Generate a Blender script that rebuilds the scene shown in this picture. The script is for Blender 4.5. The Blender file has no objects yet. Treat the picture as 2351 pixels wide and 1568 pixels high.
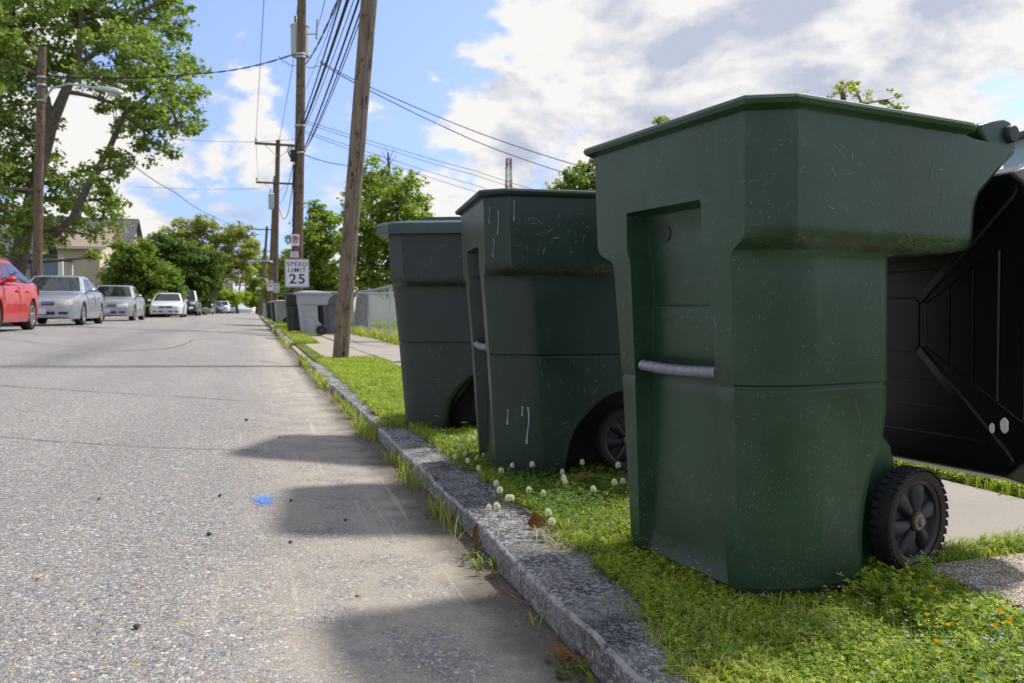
import bpy, math, random
import numpy as np
from mathutils import Vector, Matrix

random.seed(7)
RNG = np.random.default_rng(7)
R = math.radians
scene = bpy.context.scene
COL = scene.collection

# ------------------------------------------------------------------ camera
FPX = 1828.0 / 2351.0                       # focal length in picture widths
YAW = math.atan(592 / 1828.0)
PITCH = -math.atan(72 / 1828.0)
CAM = Vector((0.0, 0.0, 0.70))
cam_data = bpy.data.cameras.new("camera")
cam = bpy.data.objects.new("camera", cam_data)
COL.objects.link(cam)
cam_data.sensor_width = 36.0
cam_data.lens = 36.0 * FPX
cam_data.clip_start = 0.05
cam_data.clip_end = 3000.0
cam.location = CAM
cam.rotation_euler = (math.pi / 2 + PITCH, 0.0, -YAW)
cam_data.dof.use_dof = True
cam_data.dof.focus_distance = 1.95
cam_data.dof.aperture_fstop = 8.0
scene.camera = cam

_fw = Vector((math.sin(YAW) * math.cos(PITCH), math.cos(YAW) * math.cos(PITCH), math.sin(PITCH)))
_rt = Vector((math.cos(YAW), -math.sin(YAW), 0.0))
_up = _rt.cross(_fw)


def sight(x, y):
    return _fw + _rt * ((x - 1175.5) / 1828.0) + _up * ((784 - y) / 1828.0)


def at(x, y, Y):
    """World point seen at survey position (x, y) of the photograph, at street distance Y."""
    d = sight(x, y)
    return CAM + d * (Y / d.y)


def on(x, y, z):
    d = sight(x, y)
    return CAM + d * ((z - CAM.z) / d.z)


# ------------------------------------------------------------------ sun and sky
SUN_DIR = Vector((0.67, 0.25, 1.0)).normalized()
SUN_EL = math.asin(SUN_DIR.z)
SUN_AZ = math.atan2(SUN_DIR.x, SUN_DIR.y)
sun_data = bpy.data.lights.new("sun", 'SUN')
sun_data.energy = 2.4
sun_data.angle = R(4.0)
sun_data.color = (1.0, 0.95, 0.87)
sun = bpy.data.objects.new("sun", sun_data)
COL.objects.link(sun)
sun.location = (20, 20, 40)
sun.rotation_euler = SUN_DIR.to_track_quat('Z', 'Y').to_euler()

world = bpy.data.worlds.new("World")
scene.world = world
world.use_nodes = True
wt = world.node_tree
wt.nodes.clear()


def wn(kind, **kw):
    n = wt.nodes.new(kind)
    for k, v in kw.items():
        setattr(n, k, v)
    return n


def wl(a, b):
    wt.links.new(a, b)


def wmath(op, a, b=None, clamp=False):
    n = wn('ShaderNodeMath', operation=op, use_clamp=clamp)
    for i, v in enumerate((a, b)):
        if v is None:
            continue
        if isinstance(v, (int, float)):
            n.inputs[i].default_value = v
        else:
            wl(v, n.inputs[i])
    return n.outputs[0]


w_out = wn('ShaderNodeOutputWorld')
sky = wn('ShaderNodeTexSky', sky_type='NISHITA')
sky.sun_disc = False
sky.sun_elevation = SUN_EL
sky.sun_rotation = SUN_AZ
sky.air_density = 1.0
sky.dust_density = 0.35
sky.ozone_density = 2.2
bg_sky = wn('ShaderNodeBackground')
sky_tc = wn('ShaderNodeTexCoord')
sky_lift = wn('ShaderNodeVectorMath', operation='MULTIPLY_ADD')
wl(sky_tc.outputs['Generated'], sky_lift.inputs[0])
sky_lift.inputs[1].default_value = (1.0, 1.0, 0.72)
sky_lift.inputs[2].default_value = (0.0, 0.0, 0.27)
wl(sky_lift.outputs[0], sky.inputs['Vector'])
bg_sky.inputs['Strength'].default_value = 0.132
sky_tint = wn('ShaderNodeMix', data_type='RGBA', blend_type='MULTIPLY')
sky_tint.inputs[0].default_value = 1.0
wl(sky.outputs[0], sky_tint.inputs[6])
sky_tint.inputs[7].default_value = (1.02, 0.90, 0.94, 1)
wl(sky_tint.outputs[2], bg_sky.inputs['Color'])
tc = wn('ShaderNodeTexCoord')
DIRV = tc.outputs['Generated']


def cloud_noise(offset, scale, detail, rough):
    mp = wn('ShaderNodeMapping')
    mp.inputs['Location'].default_value = offset
    mp.inputs['Scale'].default_value = (1.0, 1.0, 1.75)
    wl(DIRV, mp.inputs['Vector'])
    n = wn('ShaderNodeTexNoise')
    n.inputs['Scale'].default_value = scale
    n.inputs['Detail'].default_value = detail
    n.inputs['Roughness'].default_value = rough
    n.inputs['Distortion'].default_value = 0.25
    wl(mp.outputs[0], n.inputs['Vector'])
    return n.outputs['Fac']


def patch(px, py, rad_deg, amount):
    """A wide region of the sky where clouds are thicker (+) or thinner (-)."""
    d = sight(px, py).normalized()
    vm = wn('ShaderNodeVectorMath', operation='DOT_PRODUCT')
    nm = wn('ShaderNodeVectorMath', operation='NORMALIZE')
    wl(DIRV, nm.inputs[0])
    wl(nm.outputs[0], vm.inputs[0])
    vm.inputs[1].default_value = d
    mr = wn('ShaderNodeMapRange')
    mr.interpolation_type = 'SMOOTHSTEP'
    wl(vm.outputs['Value'], mr.inputs['Value'])
    mr.inputs['From Min'].default_value = math.cos(R(rad_deg))
    mr.inputs['From Max'].default_value = 1.0
    mr.inputs['To Min'].default_value = 0.0
    mr.inputs['To Max'].default_value = amount
    return mr.outputs[0]


# wide tendencies of the cloud cover: survey x, y, radius in degrees, amount
SKY_PATCHES = ((880, 80, 11, -0.22), (560, 0, 10, -0.16), (1600, 200, 26, 0.11), (2100, 60, 20, 0.04), (420, 340, 6, -0.12), (1180, 400, 5, -0.08), (2320, 260, 4, -0.14), (1000, 420, 4, -0.08), (600, 115, 3.5, 0.16),
               (520, 300, 5, 0.08), (420, 500, 7, -0.02), (1000, 270, 9, 0.08), (2000, 330, 20, 0.06), (450, 640, 10, 0.03))
OFF = (3.1, 1.7, 0.35)
n_big = cloud_noise(OFF, 3.6, 10.0, 0.60)
n_up = cloud_noise((OFF[0] - 0.05, OFF[1], OFF[2] + 0.06), 3.6, 9.0, 0.60)
n_mid = cloud_noise((7.3, 0.2, 4.0), 6.0, 7.0, 0.6)
n_fine = cloud_noise((0.3, 5.2, 2.0), 12.0, 6.0, 0.62)
dens = wmath('ADD', n_big, wmath('MULTIPLY', wmath('SUBTRACT', n_fine, 0.5), 0.30))
for p in SKY_PATCHES:
    dens = wmath('ADD', dens, patch(*p))
cov = wn('ShaderNodeMapRange')
cov.interpolation_type = 'SMOOTHSTEP'
wl(dens, cov.inputs['Value'])
cov.inputs['From Min'].default_value = 0.438
cov.inputs['From Max'].default_value = 0.515
shade = wmath('ADD', wmath('MULTIPLY', wmath('SUBTRACT', n_big, n_up), 6.5), 0.62)
shade = wmath('ADD', shade, wmath('MULTIPLY', wmath('SUBTRACT', n_mid, 0.5), 2.8))
thick = wn('ShaderNodeMapRange')
wl(dens, thick.inputs['Value'])
thick.inputs['From Min'].default_value = 0.55
thick.inputs['From Max'].default_value = 0.85
thick.inputs['To Min'].default_value = 0.30
thick.inputs['To Max'].default_value = -0.30
shade = wmath('ADD', shade, thick.outputs[0], clamp=True)
cl_ramp = wn('ShaderNodeValToRGB')
cl_ramp.color_ramp.elements[0].position = 0.0
cl_ramp.color_ramp.elements[0].color = (0.56, 0.61, 0.75, 1)
cl_ramp.color_ramp.elements[1].position = 0.9
cl_ramp.color_ramp.elements[1].color = (1.0, 0.985, 0.965, 1)
wl(shade, cl_ramp.inputs[0])
bg_cloud = wn('ShaderNodeBackground')
bg_cloud.inputs['Strength'].default_value = 0.45
wl(cl_ramp.outputs[0], bg_cloud.inputs['Color'])
mix = wn('ShaderNodeMixShader')
wl(cov.outputs[0], mix.inputs[0])
wl(bg_sky.outputs[0], mix.inputs[1])
wl(bg_cloud.outputs[0], mix.inputs[2])
wl(mix.outputs[0], w_out.inputs['Surface'])

scene.view_settings.view_transform = 'Standard'
scene.view_settings.look = 'None'
scene.view_settings.exposure = 1.08
scene.view_settings.gamma = 1.0
scene.view_settings.use_curve_mapping = False
scene.render.engine = 'CYCLES'
scene.cycles.use_denoising = True
scene.cycles.max_bounces = 8
scene.cycles.transparent_max_bounces = 8


# ------------------------------------------------------------------ mesh helpers
class MB:
    """Collects shapes that become ONE mesh object."""

    def __init__(self):
        self.v, self.f, self.m = [], [], []

    def vert(self, p):
        self.v.append(tuple(p))
        return len(self.v) - 1

    def face(self, idx, m=0):
        self.f.append(tuple(idx))
        self.m.append(m)

    def poly(self, pts, m=0):
        self.face([self.vert(p) for p in pts], m)

    def box(self, c, s, rot=None, m=0, taper=1.0):
        hx, hy, hz = s[0] / 2, s[1] / 2, s[2] / 2
        pts = [(-hx, -hy, -hz), (hx, -hy, -hz), (hx, hy, -hz), (-hx, hy, -hz),
               (-hx * taper, -hy * taper, hz), (hx * taper, -hy * taper, hz), (hx * taper, hy * taper, hz), (-hx * taper, hy * taper, hz)]
        b = len(self.v)
        for p in pts:
            q = Vector(p)
            if rot is not None:
                q = rot @ q
            self.v.append((q.x + c[0], q.y + c[1], q.z + c[2]))
        for f in ((0, 3, 2, 1), (4, 5, 6, 7), (0, 1, 5, 4), (1, 2, 6, 5), (2, 3, 7, 6), (3, 0, 4, 7)):
            self.face([b + i for i in f], m)

    def loft(self, rings, cap0=True, cap1=True, m=0, closed=True):
        n = len(rings[0])
        base = len(self.v)
        for r in rings:
            for p in r:
                self.v.append(tuple(p))
        for i in range(len(rings) - 1):
            for j in range(n if closed else n - 1):
                k = (j + 1) % n
                a = base + i * n
                self.face((a + j, a + k, a + n + k, a + n + j), m)
        if cap0:
            self.face([base + j for j in reversed(range(n))], m)
        if cap1:
            self.face([base + (len(rings) - 1) * n + j for j in range(n)], m)

    def tube(self, pts, rad, n=8, m=0, cap=True):
        pts = [Vector(p) for p in pts]
        if isinstance(rad, (int, float)):
            rad = [rad] * len(pts)
        rings = []
        ref = None
        for i, p in enumerate(pts):
            t = (pts[min(i + 1, len(pts) - 1)] - pts[max(i - 1, 0)]).normalized()
            if ref is None:
                ref = Vector((0, 0, 1)) if abs(t.z) < 0.9 else Vector((1, 0, 0))
            a = t.cross(ref).normalized()
            b = t.cross(a).normalized()
            ref = -b if False else ref
            rings.append([p + (a * math.cos(2 * math.pi * k / n) + b * math.sin(2 * math.pi * k / n)) * rad[i] for k in range(n)])
        self.loft(rings, cap, cap, m)

    def cyl(self, p0, p1, r0, r1=None, n=16, m=0):
        self.tube([p0, p1], [r0, r0 if r1 is None else r1], n, m)

    def lathe(self, prof, axis='Z', c=(0, 0, 0), n=24, m=0, cap=False):
        """prof: (radius, height) pairs turned about an axis through c."""
        rings = []
        for r, h in prof:
            ring = []
            for k in range(n):
                a = 2 * math.pi * k / n
                u, w = r * math.cos(a), r * math.sin(a)
                if axis == 'Z':
                    p = (u, w, h)
                elif axis == 'Y':
                    p = (u, h, w)
                else:
                    p = (h, u, w)
                ring.append((p[0] + c[0], p[1] + c[1], p[2] + c[2]))
            rings.append(ring)
        self.loft(rings, cap, cap, m)

    def build(self, name, mats, parent=None, smooth=40, bevel=0.0, seg=2, sub=0, recalc=True):
        me = bpy.data.meshes.new(name)
        me.from_pydata(self.v, [], self.f)
        if not isinstance(mats, (list, tuple)):
            mats = [mats]
        for mt in mats:
            me.materials.append(mt)
        if any(self.m):
            me.polygons.foreach_set('material_index', self.m)
        if recalc:
            import bmesh
            bm = bmesh.new()
            bm.from_mesh(me)
            bmesh.ops.recalc_face_normals(bm, faces=bm.faces)
            bm.to_mesh(me)
            bm.free()
        me.update()
        o = bpy.data.objects.new(name, me)
        COL.objects.link(o)
        if parent is not None:
            o.parent = parent
        if smooth:
            me.polygons.foreach_set('use_smooth', [True] * len(me.polygons))
            if not sub:
                me.set_sharp_from_angle(angle=R(smooth))
        if bevel:
            b = o.modifiers.new('bevel', 'BEVEL')
            b.width = bevel
            b.segments = seg
            b.limit_method = 'ANGLE'
            b.angle_limit = R(28)
            b.harden_normals = False
        if sub:
            s = o.modifiers.new('sub', 'SUBSURF')
            s.levels = sub
            s.render_levels = sub
        return o


def np_mesh(name, V, F, mat, parent=None, colors=None, smooth=False):
    """V (n,3), F (m,k) arrays -> one object; colors per vertex go to attribute 'tint'."""
    me = bpy.data.meshes.new(name)
    V = np.ascontiguousarray(V, dtype=np.float32)
    F = np.ascontiguousarray(F, dtype=np.int32)
    nf, k = F.shape
    me.vertices.add(len(V))
    me.vertices.foreach_set('co', V.ravel())
    me.loops.add(nf * k)
    me.loops.foreach_set('vertex_index', F.ravel())
    me.polygons.add(nf)
    me.polygons.foreach_set('loop_start', np.arange(0, nf * k, k, dtype=np.int32))
    me.polygons.foreach_set('loop_total', np.full(nf, k, dtype=np.int32))
    if smooth:
        me.polygons.foreach_set('use_smooth', np.ones(nf, dtype=bool))
    me.update(calc_edges=True)
    if colors is not None:
        at_ = me.attributes.new('tint', 'FLOAT_COLOR', 'POINT')
        c = np.ones((len(V), 4), dtype=np.float32)
        c[:, :3] = colors
        at_.data.foreach_set('color', c.ravel())
    me.materials.append(mat)
    o = bpy.data.objects.new(name, me)
    COL.objects.link(o)
    if parent is not None:
        o.parent = parent
    return o


def tag(o, label=None, cat=None, group=None, kind=None):
    if label:
        o['label'] = label
    if cat:
        o['category'] = cat
    if group:
        o['group'] = group
    if kind:
        o['kind'] = kind
    return o


def thing(name, label, cat, loc=(0, 0, 0), rotz=0.0, group=None):
    o = bpy.data.objects.new(name, None)
    o.empty_display_size = 0.2
    COL.objects.link(o)
    o.location = loc
    o.rotation_euler = (0, 0, rotz)
    return tag(o, label, cat, group)


def setting(name, loc=(0, 0, 0)):
    o = bpy.data.objects.new(name, None)
    COL.objects.link(o)
    o.location = loc
    return tag(o, kind='structure')


def copy_of(o, parent=None):
    c = o.copy()
    COL.objects.link(c)
    c.parent = parent
    for ch in list(o.children):
        copy_of(ch, c)
    return c


def lerp(a, b, t):
    return a + (b - a) * t


def interp(x, table):
    if x <= table[0][0]:
        return table[0][1]
    for (x0, y0), (x1, y1) in zip(table, table[1:]):
        if x <= x1:
            return y0 + (y1 - y0) * (x - x0) / (x1 - x0)
    return table[-1][1]


def text_mesh(body, size, mat, parent, loc, rot, name='lettering', offset=0.0, depth=0.001, sx=1.0, gap=1.15):
    cu = bpy.data.curves.new(name, 'FONT')
    cu.body = body
    cu.size = size
    cu.space_character = gap
    cu.align_x = 'CENTER'
    cu.align_y = 'CENTER'
    cu.offset = offset
    cu.extrude = depth
    tmp = bpy.data.objects.new(name, cu)
    COL.objects.link(tmp)
    dg = bpy.context.evaluated_depsgraph_get()
    me = bpy.data.meshes.new_from_object(tmp.evaluated_get(dg))
    bpy.data.objects.remove(tmp)
    bpy.data.curves.remove(cu)
    me.materials.clear()
    me.materials.append(mat)
    me.name = name
    o = bpy.data.objects.new(name, me)
    COL.objects.link(o)
    o.parent = parent
    o.location = loc
    o.rotation_euler = rot
    o.scale = (sx, 1, 1)
    return o


# ------------------------------------------------------------------ materials
class NT:
    def __init__(self, name):
        self.mat = bpy.data.materials.new(name)
        self.mat.use_nodes = True
        self.t = self.mat.node_tree
        self.t.nodes.clear()
        self.out = self.n('ShaderNodeOutputMaterial')
        self.p = self.n('ShaderNodeBsdfPrincipled')
        self.t.links.new(self.p.outputs[0], self.out.inputs['Surface'])

    def n(self, kind, **kw):
        x = self.t.nodes.new(kind)
        for k, v in kw.items():
            setattr(x, k, v)
        return x

    def set(self, node, key, v):
        if isinstance(v, (int, float, tuple, list)):
            s = node.inputs[key]
            if isinstance(v, (tuple, list)) and len(v) == 3 and s.type == 'RGBA':
                v = (*v, 1)
            s.default_value = v
        else:
            self.t.links.new(v, node.inputs[key])

    def coord(self, kind='Object', scale=(1, 1, 1), rot=(0, 0, 0), loc=(0, 0, 0)):
        c = self.n('ShaderNodeTexCoord')
        mp = self.n('ShaderNodeMapping')
        mp.inputs['Scale'].default_value = scale
        mp.inputs['Rotation'].default_value = rot
        mp.inputs['Location'].default_value = loc
        self.t.links.new(c.outputs[kind], mp.inputs['Vector'])
        return mp.outputs[0]

    def noise(self, vec, scale, detail=4, rough=0.55, dist=0.0, out='Fac'):
        x = self.n('ShaderNodeTexNoise')
        self.set(x, 'Vector', vec)
        self.set(x, 'Scale', scale)
        self.set(x, 'Detail', detail)
        self.set(x, 'Roughness', rough)
        self.set(x, 'Distortion', dist)
        return x.outputs[out]

    def voronoi(self, vec, scale, feature='F1', out='Color', rand=1.0):
        x = self.n('ShaderNodeTexVoronoi')
        x.feature = feature
        self.set(x, 'Vector', vec)
        self.set(x, 'Scale', scale)
        self.set(x, 'Randomness', rand)
        return x.outputs[out]

    def ramp(self, fac, stops, interp_='LINEAR'):
        x = self.n('ShaderNodeValToRGB')
        x.color_ramp.interpolation = interp_
        el = x.color_ramp.elements
        while len(el) < len(stops):
            el.new(0.5)
        for e, (p, c) in zip(el, stops):
            e.position = p
            e.color = (*c, 1) if len(c) == 3 else c
        self.set(x, 0, fac)
        return x.outputs[0]

    def step(self, v, a, b, lo=0.0, hi=1.0):
        x = self.n('ShaderNodeMapRange')
        x.interpolation_type = 'SMOOTHSTEP'
        self.set(x, 'Value', v)
        self.set(x, 'From Min', a)
        self.set(x, 'From Max', b)
        self.set(x, 'To Min', lo)
        self.set(x, 'To Max', hi)
        return x.outputs[0]

    def math(self, op, a, b=0.0, clamp=False):
        x = self.n('ShaderNodeMath', operation=op, use_clamp=clamp)
        self.set(x, 0, a)
        self.set(x, 1, b)
        return x.outputs[0]

    def mix(self, fac, a, b, mode='MIX'):
        x = self.n('ShaderNodeMix', data_type='RGBA', blend_type=mode)
        self.set(x, 0, fac)
        for i, v in ((6, a), (7, b)):
            if isinstance(v, (tuple, list)):
                x.inputs[i].default_value = (*v, 1) if len(v) == 3 else v
            else:
                self.t.links.new(v, x.inputs[i])
        return x.outputs[2]

    def sep(self, vec):
        x = self.n('ShaderNodeSeparateXYZ')
        self.set(x, 0, vec)
        return x.outputs

    def attr(self, name='tint', out='Color'):
        x = self.n('ShaderNodeAttribute')
        x.attribute_name = name
        return x.outputs[out]

    def rand(self):
        return self.n('ShaderNodeObjectInfo').outputs['Random']

    def bump(self, h, strength=0.3, dist=0.01):
        x = self.n('ShaderNodeBump')
        self.set(x, 'Height', h)
        self.set(x, 'Strength', strength)
        self.set(x, 'Distance', dist)
        self.t.links.new(x.outputs[0], self.p.inputs['Normal'])

    def fin(self, color=None, rough=None, metal=None, spec=None, **kw):
        if color is not None:
            self.set(self.p, 'Base Color', color)
        if rough is not None:
            self.set(self.p, 'Roughness', rough)
        if metal is not None:
            self.set(self.p, 'Metallic', metal)
        if spec is not None:
            self.set(self.p, 'Specular IOR Level', spec)
        for k, v in kw.items():
            self.set(self.p, k, v)
        return self.mat


def plain(name, c, rough=0.6, metal=0.0, var=0.12, vs=6.0, spec=0.5, bump=0.0, bs=60.0, coat=0.0):
    t = NT(name)
    co = t.coord()
    n = t.noise(co, vs, 5, 0.6)
    dark = tuple(x * (1 - var) for x in c)
    lite = tuple(min(1, x * (1 + var)) for x in c)
    col = t.ramp(n, [(0.3, dark), (0.7, lite)])
    if bump:
        t.bump(t.noise(co, bs, 4, 0.6), bump, 0.004)
    m = t.fin(col, rough, metal, spec)
    if coat:
        t.p.inputs['Coat Weight'].default_value = coat
        t.p.inputs['Coat Roughness'].default_value = 0.05
    return m


def cart_plastic(name, base, faded, dusty=1.0):
    t = NT(name)
    co = t.coord()
    z = t.sep(co)[2]
    n1 = t.noise(co, 3.0, 5, 0.6)
    col = t.mix(t.step(n1, 0.36, 0.64), base, faded)
    # vertical weathering streaks
    st = t.noise(t.coord(scale=(14, 14, 0.9)), 1.0, 4, 0.6)
    col = t.mix(t.math('MULTIPLY', t.step(st, 0.45, 0.75), 0.6), col, tuple(x * 1.6 + 0.002 for x in base))
    # long fine scratches: curved cell borders, broken up by masks
    wob = t.noise(co, 5.0, 2, 0.5, out='Color')
    vec = t.n('ShaderNodeVectorMath', operation='MULTIPLY_ADD')
    t.set(vec, 0, wob)
    vec.inputs[1].default_value = (0.22, 0.22, 0.22)
    t.set(vec, 2, co)
    scr = None
    for sc, thr, seed, lo, k1 in ((6.0, 0.0022, 0.0, 0.62, 0.6), (23.0, 0.0070, 7.1, 0.60, 0.6), (41.0, 0.012, 19.9, 0.58, 0.5)):
        add = t.n('ShaderNodeVectorMath', operation='ADD')
        t.set(add, 0, vec.outputs[0])
        add.inputs[1].default_value = (seed, seed * 1.7, seed * 0.6)
        e = t.voronoi(add.outputs[0], sc, 'DISTANCE_TO_EDGE', 'Distance')
        line = t.step(e, thr * 0.35, thr, 1.0, 0.0)
        msk = t.step(t.noise(add.outputs[0], sc * 0.75, 2, 0.5), lo, lo + 0.08)
        msk2 = t.step(t.noise(add.outputs[0], 2.6, 2, 0.5), 0.40, 0.58, 0.12, 1.0)
        s = t.math('MULTIPLY', t.math('MULTIPLY', line, msk), t.math('MULTIPLY', msk2, k1))
        scr = s if scr is None else t.math('MAXIMUM', scr, s)
    col = t.mix(t.math('MULTIPLY', scr, 0.8), col, tuple(x * 2.6 + 0.11 for x in base))
    # pale chips and spatter, densest low down
    for vsc, amt, nz in ((230.0, 0.62, 30.0), (135.0, 0.34, 9.0)):
        ch = t.voronoi(co, vsc, 'F1', 'Distance')
        sel = t.sep(t.voronoi(co, vsc, 'F1', 'Color'))[0]
        low = t.step(z, 0.0, 0.40, 0.42, 0.07)
        on_ = t.math('LESS_THAN', sel, low)
        cm = t.math('MULTIPLY', t.math('MULTIPLY', t.math('LESS_THAN', ch, 0.26), on_), t.step(t.noise(co, nz, 3, 0.6), 0.42, 0.60))
        col = t.mix(t.math('MULTIPLY', cm, amt * dusty), col, (0.26, 0.27, 0.24))
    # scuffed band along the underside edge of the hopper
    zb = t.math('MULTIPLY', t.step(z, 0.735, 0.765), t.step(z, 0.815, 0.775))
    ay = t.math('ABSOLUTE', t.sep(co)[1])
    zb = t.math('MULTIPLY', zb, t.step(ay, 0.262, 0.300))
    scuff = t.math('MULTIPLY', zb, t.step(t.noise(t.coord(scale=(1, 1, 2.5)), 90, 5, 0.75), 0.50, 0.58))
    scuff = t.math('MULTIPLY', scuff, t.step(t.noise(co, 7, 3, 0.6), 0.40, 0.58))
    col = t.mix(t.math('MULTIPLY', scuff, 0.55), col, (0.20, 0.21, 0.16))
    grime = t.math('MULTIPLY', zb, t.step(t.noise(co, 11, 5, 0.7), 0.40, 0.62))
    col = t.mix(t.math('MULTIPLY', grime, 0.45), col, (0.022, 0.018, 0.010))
    # dried mud film at the foot, strengthened to paint in the shade low down
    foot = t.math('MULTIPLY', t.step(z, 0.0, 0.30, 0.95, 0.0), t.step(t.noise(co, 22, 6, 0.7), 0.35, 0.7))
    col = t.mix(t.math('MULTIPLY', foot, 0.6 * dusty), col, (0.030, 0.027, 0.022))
    t.bump(t.noise(co, 420, 3, 0.6), 0.14, 0.0015)
    ro = t.math('ADD', t.math('MULTIPLY', n1, 0.22), 0.26)
    return t.fin(col, ro, 0.0, 0.5)


M = {}
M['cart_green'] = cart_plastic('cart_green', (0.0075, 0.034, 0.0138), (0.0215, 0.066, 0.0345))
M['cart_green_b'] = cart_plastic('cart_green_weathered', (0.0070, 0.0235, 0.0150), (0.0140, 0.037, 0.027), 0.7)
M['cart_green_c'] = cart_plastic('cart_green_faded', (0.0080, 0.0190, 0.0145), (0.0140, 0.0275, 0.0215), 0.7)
M['cart_grey_shaded'] = plain('cart_grey_shaded', (0.13, 0.135, 0.165), 0.5, var=0.1)  # the grey cart plastic with shade painted into its colour
M['cart_grey'] = plain('cart_grey', (0.33, 0.34, 0.38), 0.5, var=0.1)
M['lid_teal'] = plain('lid_faded_teal', (0.024, 0.052, 0.045), 0.38, var=0.25, vs=9)
M['lid_black'] = plain('lid_black_plastic', (0.0046, 0.0046, 0.0062), 0.30, var=0.3, vs=9, spec=0.42, bump=0.05, bs=500)
M['lid_navy'] = plain('lid_navy', (0.02, 0.03, 0.10), 0.4)
M['tyre'] = plain('tyre_rubber', (0.0075, 0.0075, 0.009), 0.66, var=0.45, vs=25, bump=0.3, bs=180)
M['hub_plastic'] = plain('hub_black_plastic', (0.010, 0.0105, 0.014), 0.42, var=0.35, vs=20, bump=0.1, bs=160)
M['steel_dull'] = plain('weathered_steel', (0.21, 0.225, 0.26), 0.5, 0.6, var=0.25, vs=60, bump=0.15, bs=150)
M['zinc'] = plain('galvanised_steel', (0.40, 0.43, 0.48), 0.45, 0.7, var=0.15)
M['rust'] = plain('rusty_washer', (0.30, 0.19, 0.09), 0.7, 0.3, var=0.4, vs=120)
M['white_paint'] = plain('white_paint', (0.72, 0.72, 0.70), 0.6, var=0.06)
M['drip'] = plain('dried_paint_drip', (0.27, 0.37, 0.37), 0.5, var=0.15, vs=40)
M['cap_black'] = plain('pin_cap', (0.020, 0.018, 0.022), 0.5, var=0.3, vs=60, bump=0.1, bs=200)
M['black'] = plain('black_paint', (0.012, 0.012, 0.014), 0.5)
M['arch_shade'] = plain('painted_arch_shade', (0.006, 0.006, 0.007), 0.8)  # near-black colour standing in for the shade inside the wheel arch
M['wire'] = plain('cable_sheath', (0.018, 0.018, 0.020), 0.6)
M['scratch'] = plain('scratch_in_plastic', (0.15, 0.205, 0.18), 0.55, var=0.5, vs=30)
M['mud'] = plain('dried_mud', (0.20, 0.16, 0.115), 0.9, var=0.3, vs=40)

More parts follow.
